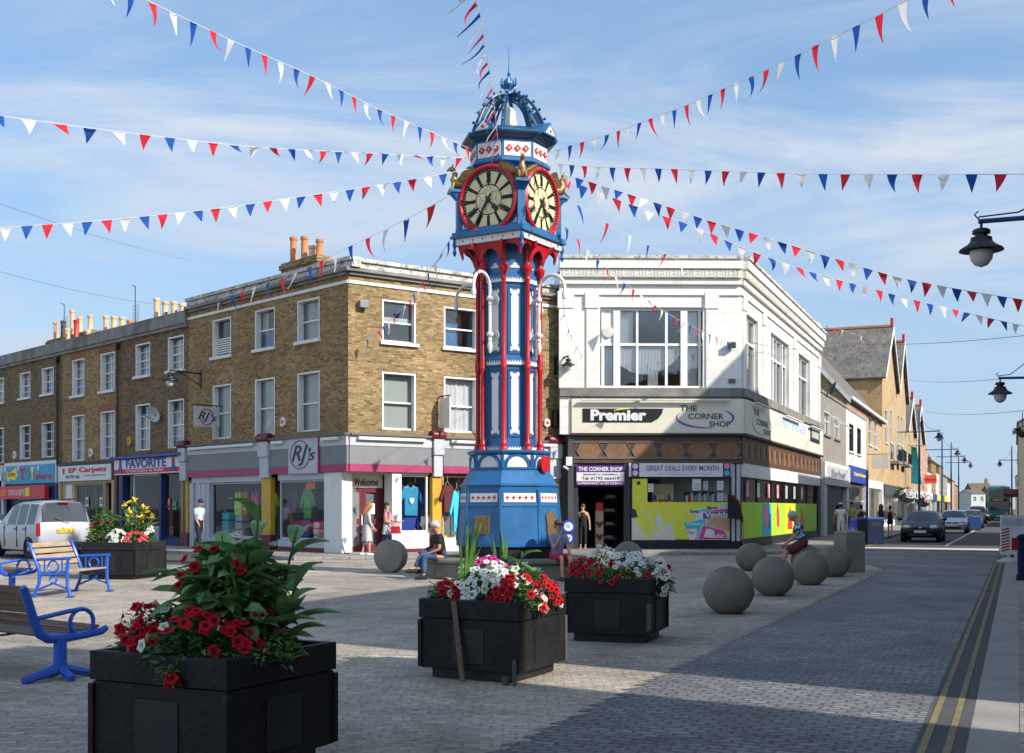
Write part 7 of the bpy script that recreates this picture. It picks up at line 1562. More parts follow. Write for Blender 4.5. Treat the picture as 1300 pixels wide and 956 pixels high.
# right planter
mound('white petunias heaped along the back of the right planter', 'petunia_plant', 'flowers', loc3(P3, z3, .12, .12, .68), (.38, .3, .32), 1000, .055, 'leafmid', [('petalw', 70, (-2.9, .2), (.45, .99))], 31, gP, bscale=1.12)
mound('white petunias trailing down the right corner of the right planter', 'petunia_plant', 'flowers', loc3(P3, z3, .50, .06, .58), (.16, .26, .34), 700, .05, 'leafmid', [('petalw', 46, (-2.2, .7), (-.1, .95)), ('petalr', 6, (-1.4, .3), (.6, .95))], 32, gP, bscale=1.1)
mound('mixed red and white petunias at the front of the right planter', 'petunia_plant', 'flowers', loc3(P3, z3, .06, -.28, .68), (.42, .22, .2), 1000, .05, 'leaflight', [('petalr', 30, (-2.9, -.2), (.1, .95)), ('petalw', 10, (-2, -.8), (.2, .9))], 33, gP)
mound('dark red petunias at the left end of the right planter', 'petunia_plant', 'flowers', loc3(P3, z3, -.38, -.08, .68), (.24, .3, .26), 680, .05, 'leafmid', [('petalr', 46, (-3.1, -.4), (.1, .95))], 34, gP)
mound('white petunias at the back left of the right planter', 'petunia_plant', 'flowers', loc3(P3, z3, -.24, .22, .70), (.22, .2, .36), 420, .05, 'leafmid', [('petalw', 36, (-2.9, .1), (.4, .98)), ('petalr', 5, (-1.5, -.6), (.3, .5))], 35, gP)
# far left planter
mound('leafy green bush at the left end of the far left planter', 'leafy_bush', 'plant', loc3(P4, z4, -.42, -.05, .74), (.40, .42, .78), 1300, .10, 'leafmid', [('petalr', 3, (-1.4, -.6), (.2, .5))], 41)
canna('yellow flowering canna in the far left planter', 'canna_plant', 'plant', loc3(P4, z4, .16, .1, .74), [(0, 0, .95, (.04, 0)), (.12, .08, .8, (.1, 0)), (-.12, .04, .85, (-.08, 0)), (.25, 0, .62, (.18, 0)), (-.02, -.1, .7, (0, -.05)), (.1, -.1, .55, (.1, 0))], 'leaflight', 42, 'petaly', .14, None, .42)
mound('white petunias in the middle of the far left planter', 'petunia_plant', 'flowers', loc3(P4, z4, .08, -.4, .74), (.26, .22, .32), 500, .06, 'leafmid', [('petalw', 34, (-2.9, -.2), (.2, .95))], 43, gP, bscale=1.3)
mound('salmon red geraniums at the right of the far left planter', 'geranium_plant', 'flowers', loc3(P4, z4, .42, -.3, .74), (.3, .25, .26), 500, .06, 'leafmid', [('petals', 44, (-2.8, .3), (.3, .98))], 44, None, bscale=1.3)
mound('white petunias at the right end of the far left planter', 'petunia_plant', 'flowers', loc3(P4, z4, .56, .1, .74), (.14, .2, .36), 240, .06, 'leafmid', [('petalw', 18, (-2.4, .4), (.5, .97))], 45, gP, bscale=1.3)

# ================================================================ street lamps, bins, signs
def street_lamp(label, p, s, h=7.2, arm_dirs=((-1, 1.0, False), (1, 1.2, True)), arm_z=None, group='tall blue lamp posts along the street', r=.075, zl=None):
    b = st(p, s); t = thing('street_lamp', label, 'street lamp', b, math.atan2(SN.y, SN.x), group); az = arm_z or h - 1.2
    q = MB(); q.smooth = True; q.lathe([(.13, 0), (.13, .9), (.10, .95), (r, 1.0), (r * .9, h * .6), (r * .65, h - .1), (.02, h + .1)], 12); local(q, 'pole', M['lampblue'], t)
    for d, L, lamp in arm_dirs:
        q = MB(); q.tube([(d * .04, 0, az), (d * L, 0, az + .02)], .035, 7)
        if lamp: q.tube([(d * .05, 0, min(h, az + .95)), (d * L * .35, 0, az + .35), (d * L * .7, 0, az + .1), (d * L, 0, az + .08)], .012, 5); q.tube([(d * (L - .02), 0, az + .03), (d * (L + .05), 0, az + .12), (d * L, 0, az + .16)], .012, 5)
        local(q, 'arm', M['lampblue'], t)
        if lamp: lamp_head_local(t, T(d * (L - .04), 0, az - .01), 1.0)
    return t
def lamp_head_local(t, L, s=1.0):
    q = MB(L @ Matrix.Scale(s, 4)); q.smooth = True; q.tube([(0, 0, .04), (0, 0, -.1)], .02, 6)
    q.lathe([(.09, -.08), (.12, -.10), (.12, -.145), (.085, -.15), (.085, -.19), (.14, -.20), (.15, -.255), (.19, -.30), (.29, -.36), (.30, -.385), (.27, -.39), (.14, -.36)], 22); local(q, 'lamp_shade', M['black'], t)
    q = MB(L @ Matrix.Scale(s, 4)); q.smooth = True; q.lathe([(.155, -.385), (.16, -.43), (.145, -.51), (.09, -.585), (.0, -.62)], 16, cap=False); local(q, 'lamp_globe', M['lampglass'], t)
def sof(px, p):      # distance along the street of the point seen at column px on the line p
    dx = (px - CX) / FP; return p * (SN.x - dx * SN.y) / (dx * SD.y - SD.x)
for px, lab in ((1167, 'nearest tall blue lamp post on the left pavement, in front of the yellow gables'), (1196, 'second tall blue lamp post on the left, past the orange shop sign'), (1207.5, 'third blue lamp post along the left pavement'), (1217, 'fourth and smallest blue lamp post along the left pavement')):
    street_lamp(lab, -5.6, sof(px, -5.6), 7.6, ((-1, 1.3, False), (1, 1.2, True)), 6.3)
street_lamp('blue lamp post on the far right pavement, its lamp hanging to the left', -.45, sof(1284.5, -.45), 7.4, ((-1, 1.1, True), (1, .8, False)), 6.1)
lt = pd(1239, 285, 16.6); pp = lt.xy.dot(SN); ss = lt.xy.dot(SD); street_lamp('big lamp hanging into the top right of the picture on a long blue arm', pp + 1.75, ss, 6.4, ((-1, 1.72, True),), lt.z + .02)
lt = pd(1266, 482, 30.5); pp = lt.xy.dot(SN); ss = lt.xy.dot(SD); street_lamp('second hanging lamp at the right edge, its blue post just inside the frame edge', pp + .95, ss, 6.4, ((-1, .92, True),), lt.z + .02)
# bins, cabinets, boards, bollard
b = gp(1105, 691); t = thing('litter_bin', 'dark blue box bin at the kerb beside the walking women', 'bin', (b.x, b.y, 0), R(22)); q = MB(); q.box(-.42, .42, -.35, .35, .04, 1.05); local(q, 'body', M['navy'], t, bevel=.03); q = MB(); q.box(-.45, .45, -.38, .38, 1.052, 1.16); local(q, 'lid', M['lampblue'], t, bevel=.04); q = MB(); q.box(-.25, .25, -.36, -.351, .78, .95); local(q, 'slot', M['black'], t)
b = gp(1109.5, 690); t = thing('street_post', 'plain dark blue post rising behind the litter bin', 'post', (b.x + .6, b.y + 3, 0)); q = MB(); q.smooth = True; q.tube([(0, 0, 0), (0, 0, 3.2), (0, 0, 3.3)], [.07, .06, .02], 10); local(q, 'pole', M['lampblue'], t)
b = gp(1237, 673.5); t = thing('road_sign_box', 'blue box shaped sign standing on the road beside the dark parked car', 'sign', (b.x, b.y, 0), R(10)); q = MB(); q.box(-.45, .45, -.12, .12, .08, .95); local(q, 'panel', M['signblue2'], t, bevel=.02); q = MB(); q.box(-.35, .35, -.2, .2, 0, .078); local(q, 'base', M['rubber'], t, bevel=.01)
b = gp(1297, 737); t = thing('bollard', 'dark navy bollard cut by the right edge of the picture', 'bollard', (b.x + .02, b.y, 0)); q = MB(); q.smooth = True; q.lathe([(.13, 0), (.13, .1), (.10, .14), (.10, .86), (.12, .88), (.12, .93), (.08, .98), (.0, 1.0)], 16); local(q, 'shaft', M['navy'], t)
b = gp(1284, 714); t = thing('pavement_sign', 'white shop board edged with red and white chevrons at the right edge', 'sign board', (b.x, b.y, 0), R(-8)); q = MB(); q.lathe([(.38, 0), (.38, .05), (.2, .12), (.05, .14)], 20); local(q, 'base', M['palegrey'], t)
q = MB(); q.box(-.30, .34, -.03, .03, .22, 1.35); local(q, 'board', M['white'], t, bevel=.01); q = MB(); q.box(-.02, .06, -.04, .04, .12, .22); local(q, 'stem', M['dark'], t)
for i in range(8): q = MB(); z = .3 + i * .085; q.add([(-.28, -.036, z), (-.06, -.036, z + .06), (-.06, -.036, z + .10), (-.28, -.036, z + .04)], [(0, 1, 2, 3)]); local(q, 'chevron', M['redpaint'], t)
q = MB(); q.box(.0, .32, -.036, -.031, .35, .7); local(q, 'red_panel', M['redpaint'], t); q = MB(); q.box(-.26, .30, -.036, -.031, 1.05, 1.25); local(q, 'text_band', M['palegrey'], t)
# hanging baskets
def basket(label, c, r, seed, cols=('petalw', 'petalpale')):
    t = mound(label, 'hanging_basket', 'hanging basket', c, (r, r, r * .8), 260, r * .35, 'leafdark', [(cols[0], 16, ALLR, (.0, .95)), (cols[1], 10, ALLR, (-.1, .9))], seed, 'hanging flower baskets', bscale=r / .13)
    q = MB(); q.smooth = True; q.lathe([(0, -r * .7), (r * .6, -r * .5), (r * .85, 0)], 14); local(q, 'basket', M['charcoal'], t); q = MB(); q.tube([(0, 0, r), (0, 0, r * 2.6)], .02, 5); local(q, 'chain', M['dark'], t); return t
c = pd(1150, 630, 82); basket('white flower basket hanging in front of the dark shop fascia past the card shop', c, .75, 61)
c = pd(1172, 637, 100); basket('hanging flower basket further on under the orange shop sign', c, .7, 62)
c = pd(1298, 549, 60); basket('pale hanging flowers high at the right edge of the picture', c, .4, 63)
# ================================================================ overhead wires
def wire(label, pts, r=.008):
    t = MB(); n = 24; (a, b, sag) = pts; a = Vector(a); b = Vector(b)
    t.tube([a.lerp(b, i / n) - Vector((0, 0, 1)) * sag * 4 * (i / n) * (1 - i / n) for i in range(n + 1)], r, 5); o = t.build('overhead_cable', M['midgrey'], None); tag(o, label, 'cable'); return o
wire('thin cable rising from the left edge to the terrace roof', (pd(-10, 342, 30), pd(222, 388, 47), .15), .007); wire('thin grey cable crossing the sky below the upper left bunting', (pd(-5, 257, 24), pd(240, 330, 46), .1), .005)
wire('overhead cable from the second gable across the street', (pd(1064, 434, 84), pd(1310, 425, 40), .25), .014); wire('overhead cable below the topmost one right of the gables', (pd(1148, 482, 110), pd(1310, 477, 50), .25), .016); wire('lowest clear overhead cable above the far street', (pd(1175, 522, 125), pd(1310, 520, 60), .3), .018)
wire('cable across the side of the white corner shop', (FS.pt(.3, -.35, FS.z(948, 439)), FS.pt(FS.L, -.3, FS.z(1040, 444)), .1), .012)
# ================================================================ bunting
def bunting(label, path, n, w, h, seed, cols='rwb', start=.0, end=1.0, wind=(.0, .0), jit=.35, str_=.012, sag=0.0):
    """path: points in space of the cord; n pennants spread evenly"""
    w *= 1.08; h *= 1.05; jit *= .8
    rnd = random.Random(seed); t = thing('bunting', label, 'bunting', path[0], 0, 'strings of red white and blue bunting tied to the clock tower'); P0 = Vector(path[0]); pts = [Vector(p) - P0 for p in path]
    # resample as a smooth curve through the points
    def cat(p0, p1, p2, p3, u): return .5 * ((2 * p1) + (p2 - p0) * u + (2 * p0 - 5 * p1 + 4 * p2 - p3) * u * u + (3 * p1 - p0 - 3 * p2 + p3) * u ** 3)
    fine = []
    for i in range(len(pts) - 1):
        a = pts[max(0, i - 1)]; d = pts[min(len(pts) - 1, i + 2)]
        for j in range(16): fine.append(cat(a, pts[i], pts[i + 1], d, j / 16))
    fine.append(pts[-1]); L = [0]
    for i in range(1, len(fine)): L.append(L[-1] + (fine[i] - fine[i - 1]).length)
    def at(l):
        l = max(0, min(L[-1] - 1e-6, l)); i = max(k for k in range(len(L)) if L[k] <= l); i = min(i, len(L) - 2); return fine[i].lerp(fine[i + 1], (l - L[i]) / max(1e-9, L[i + 1] - L[i]))
    q = MB(); q.tube(fine, str_ * .5, 5); local(q, 'cord', M['flagw'], t)
    tot = L[-1]; ci = rnd.randrange(3)
    for i in range(n):
        c = tot * (start + (end - start) * (i + .5) / n); a = at(c - w / 2); b = at(c + w / 2); d = (b - a).normalized(); sw = wind[0] + rnd.gauss(0, jit * .5); sw2 = wind[1] + rnd.gauss(0, jit * .45)
        side = d.cross(Vector((0, 0, 1))); side = side.normalized() if side.length > .01 else Vector((1, 0, 0)); down = (Vector((0, 0, -1)) + side * sw + d * sw2 * .6).normalized(); curl = rnd.gauss(0, .22)
        mb = MB(); mb.smooth = True; vv = []; m_ = 5
        for j in range(m_ + 1):
            k = j / m_; dv = down + side * curl * k * k - Vector((0, 0, 0)) ; ctr = (a + b) / 2 + dv * h * k; hw = (b - a) * .5 * (1 - k * .96); bend = side * w * .12 * math.sin(k * 3 + i)
            vv += [ctr - hw + bend * .5, ctr + side * w * .06 * (1 - k) + bend, ctr + hw + bend * .5]
        mb.add(vv, [(3 * j + e, 3 * j + e + 1, 3 * j + 4 + e, 3 * j + 3 + e) for j in range(m_) for e in range(2)])
        local(mb, 'pennant', M['flag' + cols[(i + ci) % 3]], t)
    return t
def tw_(px, py, D=26.4): return pd(px, py, D)
def ln(*a): return [pd(x, y, d) for x, y, d in a]
bunting('bunting rising from the tower top to the upper left corner', ln((600, 190, 26.5), (494, 144.5, 23), (397, 97, 20), (300, 54, 17.5), (186, 0, 15), (120, -34, 13.8)), 24, .20, .30, 1, 'rbw')
bunting('nearly level bunting crossing to the left edge above the other left strings', ln((592, 201, 26.3), (480, 195, 24), (330, 187, 21), (165, 169, 18.6), (0, 147, 17), (-60, 138, 16.3)), 25, .21, .22, 2, 'rwb', jit=.9)
bunting('lower left bunting sagging from the clock to the left edge', ln((594, 215, 26.2), (500, 232, 25.5), (400, 247, 24.7), (280, 264, 23.8), (140, 279, 22.6), (0, 289, 21.5), (-60, 291, 21)), 28, .20, .25, 3, 'bwr', jit=.8, start=.04)
bunting('bunting running down from the clock to the roof of the left terrace', ln((568, 250, 26.6), (520, 276, 28), (440, 315, 32), (350, 356, 38), (240, 390, 46), (205, 397, 49)), 20, .34, .50, 4, 'rbw', jit=.45)
bunting('steep bunting from below the clock to the sunny brick wall', ln((574, 300, 26.7), (545, 345, 29), (510, 392, 33), (480, 420, 36), (456, 438, 38.4)), 17, .22, .36, 5, 'rwb', jit=.6)
bunting('bunting blown edge on, running overhead from the tower crown', ln((634, 198, 25.9), (629, 150, 22), (620, 80, 18), (606, 5, 14.5), (598, -40, 13)), 22, .22, .36, 6, 'rwb', wind=(.75, .1), jit=.25)
bunting('bunting rising from the tower top to the upper right corner', ln((702, 192, 26.5), (780, 168, 24), (880, 130, 20.5), (1000, 76, 17), (1151, 1, 14), (1225, -40, 12.8)), 27, .19, .32, 7, 'rwb', jit=.3)
bunting('level bunting running from the tower to the right edge', ln((704, 208, 26.3), (760, 212, 25), (860, 215, 23.2), (1000, 220, 21), (1150, 221.5, 19.2), (1300, 221, 17.8), (1370, 220, 17.3)), 26, .19, .27, 8, 'wbr', jit=.25)
bunting('right hand bunting sloping down to the lamp side, upper of the two lower strings', ln((712, 220, 26.3), (800, 247, 25.8), (900, 280, 25.3), (1000, 310, 25), (1150, 354, 24.8), (1300, 381, 24.6), (1360, 390, 24.5)), 36, .20, .26, 9, 'rwb', jit=.7)
bunting('right hand bunting sloping down below its twin to the right edge', ln((708, 224, 26.3), (780, 252, 26.6), (880, 288, 27), (1000, 336, 28), (1150, 378, 29.5), (1300, 414, 31), (1360, 424, 31.5)), 37, .22, .27, 10, 'bwr', jit=.9)
bunting('bunting from the clock to the gabled roof down the street', ln((714, 248, 26.6), (780, 290, 31), (850, 325, 38), (930, 363, 48), (1020, 402, 64), (1111, 433, 88)), 26, .30, .46, 11, 'wbr', jit=.5)
bunting('bunting from the clock to the floodlight on the white glazed wall', ln((712, 282, 26.6), (750, 322, 28.5), (800, 365, 31.5), (860, 405, 36), (927, 436, 41.7)), 22, .21, .30, 12, 'wbr', jit=.6)
bunting('short steep bunting from the red brackets to the left of the white wall', ln((706, 318, 26.7), (713, 370, 30), (722, 420, 35), (738, 452, 41.7)), 14, .18, .22, 13, 'rwb', jit=.8)
# ================================================================ vehicles (local: front towards -y)
def car(name, label, cat, loc, rz, st_, paint, W=1.72, plate='white', group=None, rear_glass_z=None, L=None, rails=False):
    """st_: stations (l, zb, zbelt, ztop, wb, wbelt, wtop, kind) from front to rear; kind of the roof strip up to the next one"""
    t = thing(name, label, cat, loc, rz, group)
    def ringp(s):
        l, zb, ze, zt, wb, we, wt = s[:7]; y = -l
        hz = zt - ze; half = [(0, zb), (wb * .85, zb), (wb, zb + .06), (we * 1.015, zb + (ze - zb) * .55), (we, ze - .03), (we - .012, ze), (wt + (we - wt) * .12, ze + hz * .86), (wt * .86, zt - hz * .03 if hz > .1 else zt), (0, zt + (.02 if hz > .3 else .015))]
        return [(x, y, z) for x, z in half] + [(-x, y, z) for x, z in half[1:-1]][::-1]
    rings = [ringp(s) for s in st_]; nR = len(rings[0]); nh = 9
    body = MB(); body.smooth = True; gl = {'windscreen': MB(), 'rear_window': MB(), 'side_window': MB(), 'side_window ': MB()}
    allv = [p for r in rings for p in r]
    fb = []; 
    for i in range(len(st_) - 1):
        kind = st_[i][7]
        for j in range(nR):
            j2 = (j + 1) % nR; f = (i * nR + j, i * nR + j2, (i + 1) * nR + j2, (i + 1) * nR + j)
            jj = j if j < nh - 1 else nR - 1 - j
            if kind in ('W', 'R') and jj in (6, 7): gl['windscreen' if kind == 'W' else 'rear_window'].add([allv[k] for k in f], [(0, 1, 2, 3)])
            elif kind in ('S', 'W', 'R') and jj == 5: 
                (gl['side_window' if j < nh - 1 else 'side_window ']).add([allv[k] for k in f], [(0, 1, 2, 3)]) if kind == 'S' else fb.append(f)
            else: fb.append(f)
    body.add(allv, fb); body.add(rings[0], [tuple(range(nR))]); body.add(rings[-1], [tuple(range(nR))[::-1]])
    # make normals consistent
    o = local(body, 'body', M[paint], t, sharp=32); bm = bmesh.new(); bm.from_mesh(o.data); bmesh.ops.remove_doubles(bm, verts=bm.verts, dist=1e-5); bmesh.ops.recalc_face_normals(bm, faces=bm.faces); bm.to_mesh(o.data); bm.free()
    for k, mb in gl.items():
        if mb.v: local(mb, k.strip(), M['carglass'], t)
    fl, rl = st_[0][0], st_[-1][0]
    for sx_ in (-1, 1):
        for l in (fl - .78, rl + .72):
            w = MB(RZ(0)); x = sx_ * (W / 2 - .10); ax = T(x, -l, .31) @ RY(PI / 2)
            w.smooth = True; w.lathe([(.20, -.10), (.29, -.115), (.31, -.08), (.31, .08), (.29, .115), (.20, .10)], 24, ax); wo = local(w, 'wheel', M['rubber'], t)
            r_ = MB(); r_.lathe([(0, .075 * sx_ + .02 * sx_), (.06, .115 * sx_), (.10, .09 * sx_), (.2, .10 * sx_), (.21, .06 * sx_)], 14, ax, 0, False); ro = local(r_, 'rim', M['silver'], wo); ro.parent = wo
            a_ = MB(); a_.lathe([(.0, sx_ * .0), (.365, sx_ * .0), (.365, sx_ * .122), (.315, sx_ * .122)], 24, ax, 0, False); local(a_, 'wheel_arch', M['rubber'], t)
        mz = max(s[2] for s in st_) + .06; ml = next(s[0] for s in st_ if s[7] == 'W') - .35
        m = MB(); m.smooth = True; m.ball((sx_ * (W / 2 + .12), -ml, mz), (.11, .06, .075), 10, 7); m.tube([(sx_ * (W / 2 - .04), -ml, mz - .05), (sx_ * (W / 2 + .06), -ml, mz)], .025, 6); local(m, 'wing_mirror', M[paint], t)
        for l_ in ((.55, -.48, -1.2) if rails else (.55, -.53)): m = MB(); m.box(sx_ * .855, sx_ * .882, -l_ - .006, -l_ + .006, .34, mz - .12); local(m, 'door_seam', M['rubber'], t)
        for l_ in (-.38, -1.1 if rails else -1.3): m = MB(); m.box(sx_ * .86, sx_ * .90, -l_ - .09, -l_ + .09, mz - .24, mz - .20); local(m, 'door_handle', M['charcoal'], t, bevel=.008)
        if rails: m = MB(); m.tube([(sx_ * .56, -.2, 1.76), (sx_ * .56, .0, 1.82), (sx_ * .56, 1.5, 1.84), (sx_ * .56, 1.65, 1.78)], .018, 6); local(m, 'roof_rail', M['black'], t)
    return t, fl, rl
HATCH = [(2.06, .32, .52, .56, .62, .66, .55, 'b'), (1.98, .22, .62, .68, .74, .79, .66, 'b'), (1.55, .2, .76, .82, .8, .84, .72, 'b'), (1.02, .2, .88, .94, .82, .85, .74, 'W'), (.25, .2, .93, 1.36, .83, .86, .57, 'S'), (-.02, .2, .94, 1.41, .83, .86, .58, 'S'), (-.5, .2, .95, 1.425, .83, .86, .58, 'b'), (-.56, .2, .95, 1.425, .83, .86, .58, 'S'), (-1.3, .2, .97, 1.39, .83, .85, .57, 'b'), (-1.55, .22, .98, 1.34, .83, .84, .55, 'R'), (-1.97, .26, .97, 1.02, .8, .81, .68, 'b'), (-2.06, .34, .78, .82, .72, .75, .62, 'b'), (-2.08, .36, .6, .62, .68, .7, .6, 'b')]
MPV = [(2.06, .32, .56, .60, .62, .68, .55, 'b'), (1.98, .22, .70, .78, .76, .80, .68, 'b'), (1.5, .2, .90, .98, .8, .84, .74, 'b'), (1.12, .2, .98, 1.06, .82, .85, .76, 'W'), (.42, .2, 1.02, 1.66, .83, .86, .63, 'S'), (.1, .2, 1.03, 1.73, .83, .86, .66, 'S'), (-.34, .2, 1.03, 1.77, .83, .86, .67, 'b'), (-.42, .2, 1.03, 1.775, .83, .86, .67, 'S'), (-1.1, .2, 1.04, 1.78, .83, .86, .67, 'b'), (-1.2, .2, 1.04, 1.78, .83, .86, .67, 'S'), (-1.78, .22, 1.05, 1.76, .83, .85, .66, 'b'), (-1.92, .24, 1.06, 1.72, .82, .84, .65, 'R'), (-2.05, .26, 1.05, 1.12, .81, .83, .70, 'b'), (-2.09, .30, .86, .92, .78, .81, .70, 'b'), (-2.12, .36, .62, .66, .74, .76, .68, 'b')]
def front_bits(t, fl, W, paint, plate_m='white', lz=.68):
    for sx_ in (-1, 1):
        q = MB(); q.smooth = True; q.ball((sx_ * (W / 2 - .27), -fl + .15, lz), (.2, .16, .095), 12, 8); local(q, 'headlight', M['lampglass'], t)
        q = MB(); q.ball((sx_ * (W / 2 - .3), -fl + .05, .36), (.09, .05, .05), 10, 6); local(q, 'fog_light', M['lampglass'], t)
    q = MB(); q.box(-.36, .36, -fl - .01, -fl + .1, .60, .68); local(q, 'grille', M['black'], t, bevel=.015); q = MB(); q.box(-.5, .5, -fl - .015, -fl + .1, .28, .40); local(q, 'lower_grille', M['black'], t, bevel=.015); q = MB(); q.box(-.26, .26, -fl - .03, -fl - .012, .43, .54); local(q, 'number_plate', M[plate_m], t)
    q = MB(); q.ball((0, -fl - .01, .66), (.07, .02, .035), 10, 6); local(q, 'badge', M['chrome'], t)
def rear_bits(t, rl, W, lamps=((.62, 1.0),), plate_m='plate', pz=.92, text=None):
    for sx_ in (-1, 1):
        for z0, z1 in lamps:
            q = MB(); q.box(sx_ * (W / 2 - .10), sx_ * (W / 2 + .005), -rl - .13, -rl - .005, z0, z1); local(q, 'tail_light', M['redlight'], t, bevel=.03)
    q = MB(); q.box(-.27, .27, -rl - .05, -rl + .03, pz, pz + .115); pl_ = local(q, 'number_plate', M[plate_m], t)
    if text:
        key = text; vs_, fs_ = text_mesh(text, .01)
        a0 = min(v.x for v in vs_); a1 = max(v.x for v in vs_); b1 = max(v.y for v in vs_)
        q = MB(); q.add([(.24 - (v.x - a0) / (a1 - a0) * .48, -rl + .034, pz + .02 + v.y / b1 * .075) for v in vs_], fs_); o = local(q, 'lettering', M['black'], pl_); o.parent = pl_
    q = MB(); q.box(-W / 2 + .06, W / 2 - .06, -rl - .10, -rl + .06, .36, .52); local(q, 'bumper', M['charcoal'], t, bevel=.03)
    q = MB(); q.box(-.28, .28, -rl - .2, -rl - .16, pz + .7, pz + .74) if False else q.box(-.1, .1, -rl - .05, -rl + .045, pz + .13, pz + .17); local(q, 'boot_handle', M['chrome'], t)
# silver people carrier parked before the terrace, rear to the square
hd = -FL.u          # it points along the terrace, away to the left
c = gp(80, 709); c = Vector((c.x, c.y)) + hd * 1.9
t, fl, rl = car('people_carrier', 'silver people carrier parked before the terrace, seen from behind', 'car', (c.x, c.y, 0), face_rz(hd), MPV, 'carwhite', rails=True)
rear_bits(t, rl, 1.74, ((.70, 1.10), ), 'plate', .80, 'R176 BKX'); front_bits(t, fl, 1.74, 'carwhite')
q = MB(); q.box(-.16, .16, -rl - .14, -rl - .08, 1.70, 1.735); local(q, 'brake_light', M['redlight'], t); q = MB(); q.tube([(-.1, -rl + .0, 1.1), (.3, -rl - .04, 1.25)], .012, 5); local(q, 'wiper', M['black'], t)
c = Vector((FL.pt(xl(8), -5.4).x, FL.pt(xl(8), -5.4).y)); c = gp(12, 702); c = Vector((c.x, c.y)) + hd * 3.6
t, fl, rl = car('small_car', 'bright red car cut by the left edge behind the silver people carrier', 'car', (c.x, c.y, 0), face_rz(hd), HATCH, 'carred'); rear_bits(t, rl, 1.7, ((.66, .98),), 'plate', .74); front_bits(t, fl, 1.7, 'carred')
# cars along the street, facing the viewpoint
def streetcar(label, px, base, stations, paint, name='parked_car', k=1.0, pm='white', rz=0):
    b = gp(px, base); t, fl, rl = car(name, label, 'car', (b.x, b.y + 0, 0), 0, stations, paint); d = -SD; t.rotation_euler = (0, 0, face_rz(d) + rz); bb = Vector((b.x, b.y)) + SD * 2.05; t.location = (bb.x, bb.y, 0); front_bits(t, fl, 1.7, paint, pm); rear_bits(t, rl, 1.7); return t
streetcar('dark blue hatchback facing the viewpoint, nearest car in the street', 1168, 688.5, HATCH, 'carblue')
streetcar('silver car behind the dark blue hatchback', 1209, 677, HATCH, 'carsilver')
streetcar('dark car behind the blue sign box', 1232, 671, HATCH, 'cargrey')
streetcar('silver people carrier far down the street behind the dark car', 1239, 665.5, MPV, 'carsilver', 'people_carrier')
streetcar('small dark car farthest but one before the bus', 1246.5, 662, HATCH, 'carblue')
streetcar('pale car furthest away beside the bus', 1252, 659.5, HATCH, 'carwhite')
# double-decker bus
b = gp(1268, 660.8); bc = Vector((b.x, b.y)) + SD * 5.2
t = thing('double_decker_bus', 'teal double decker bus coming down the far end of the street', 'bus', (bc.x, bc.y, 0), face_rz(-SD)); W_, L_, Z_ = 1.28, 5.2, 4.25
q = MB(); q.box(-W_, W_, -L_, L_, .3, Z_); local(q, 'body', M['busgreen'], t, bevel=.18)
for z0, z1, nm in ((1.25, 2.2, 'windscreen'), (2.95, 3.85, 'upper_windscreen')): q = MB(); q.box(-W_ + .12, W_ - .12, -L_ - .015, -L_ + .1, z0, z1); local(q, nm, M['carglass'], t, bevel=.04)
q = MB(); q.box(-W_ + .3, W_ - .3, -L_ - .03, -L_ + .05, 2.38, 2.75); dd_ = local(q, 'destination_board', M['black'], t); q = MB(); q.box(-.7, .5, -L_ - .035, -L_ - .031, 2.46, 2.68); local(q, 'destination_text', M['orange'], dd_)
for sx_ in (-1, 1):
    for k in range(6): 
        for z0, z1 in ((1.3, 2.15), (3.0, 3.8)): q = MB(); y0 = -L_ + .6 + k * 1.6; q.box(sx_ * (W_ - .05), sx_ * (W_ + .012), y0, y0 + 1.4, z0, z1); local(q, 'side_window', M['carglass'], t)
    for y in (-L_ + 2.4, L_ - 2.6): q = MB(); q.smooth = True; q.lathe([(.0, -.12), (.46, -.12), (.48, 0), (.46, .12), (0, .12)], 20, T(sx_ * (W_ - .12), y, .48) @ RY(PI / 2)); local(q, 'wheel', M['rubber'], t)
    q = MB(); q.ball((sx_ * .95, -L_ - .0, .85), (.16, .05, .13), 12, 8); local(q, 'headlight', M['lampglass'], t); q = MB(); q.box(sx_ * (W_ + .05), sx_ * (W_ + .25), -L_ - .2, -L_ - .1, 1.7, 2.2); q.tube([(sx_ * W_, -L_, 2.2), (sx_ * (W_ + .15), -L_ - .15, 2.2)], .03, 5); local(q, 'wing_mirror', M['black'], t)
q = MB(); q.box(-.3, .3, -L_ - .02, -L_ + .05, .5, .62); local(q, 'number_plate', M['white'], t)
# ================================================================ people (local: facing -y, feet at z = 0)
def skin_mesh(verts, edges, radii, name, m, parent, sub=1, extra=None):
    me = bpy.data.meshes.new(name); me.from_pydata(verts, edges, []); o = bpy.data.objects.new(name, me); COL.objects.link(o)
    md = o.modifiers.new('skin', 'SKIN'); md.use_smooth_shade = True; md.branch_smoothing = .3
    if sub: sb = o.modifiers.new('sub', 'SUBSURF'); sb.levels = sub; sb.render_levels = sub
    sv = me.skin_vertices[0].data
    for i, r in enumerate(radii): sv[i].radius = (r, r) if not isinstance(r, tuple) else r
    sv[0].use_root = True
    dg = bpy.context.evaluated_depsgraph_get(); nm = bpy.data.meshes.new_from_object(o.evaluated_get(dg)); bpy.data.objects.remove(o); bpy.data.meshes.remove(me)
    nm.name = name
    if extra:
        bm = bmesh.new(); bm.from_mesh(nm)
        tmp = bpy.data.meshes.new('x'); tmp.from_pydata([tuple(v) for v in extra.v], [], extra.f); bm.from_mesh(tmp); bm.to_mesh(nm); bm.free(); bpy.data.meshes.remove(tmp)
    nm.materials.clear(); nm.materials.append(m)
    for p in nm.polygons: p.use_smooth = True; p.material_index = 0
    o = bpy.data.objects.new(name, nm); COL.objects.link(o); o.parent = parent; return o

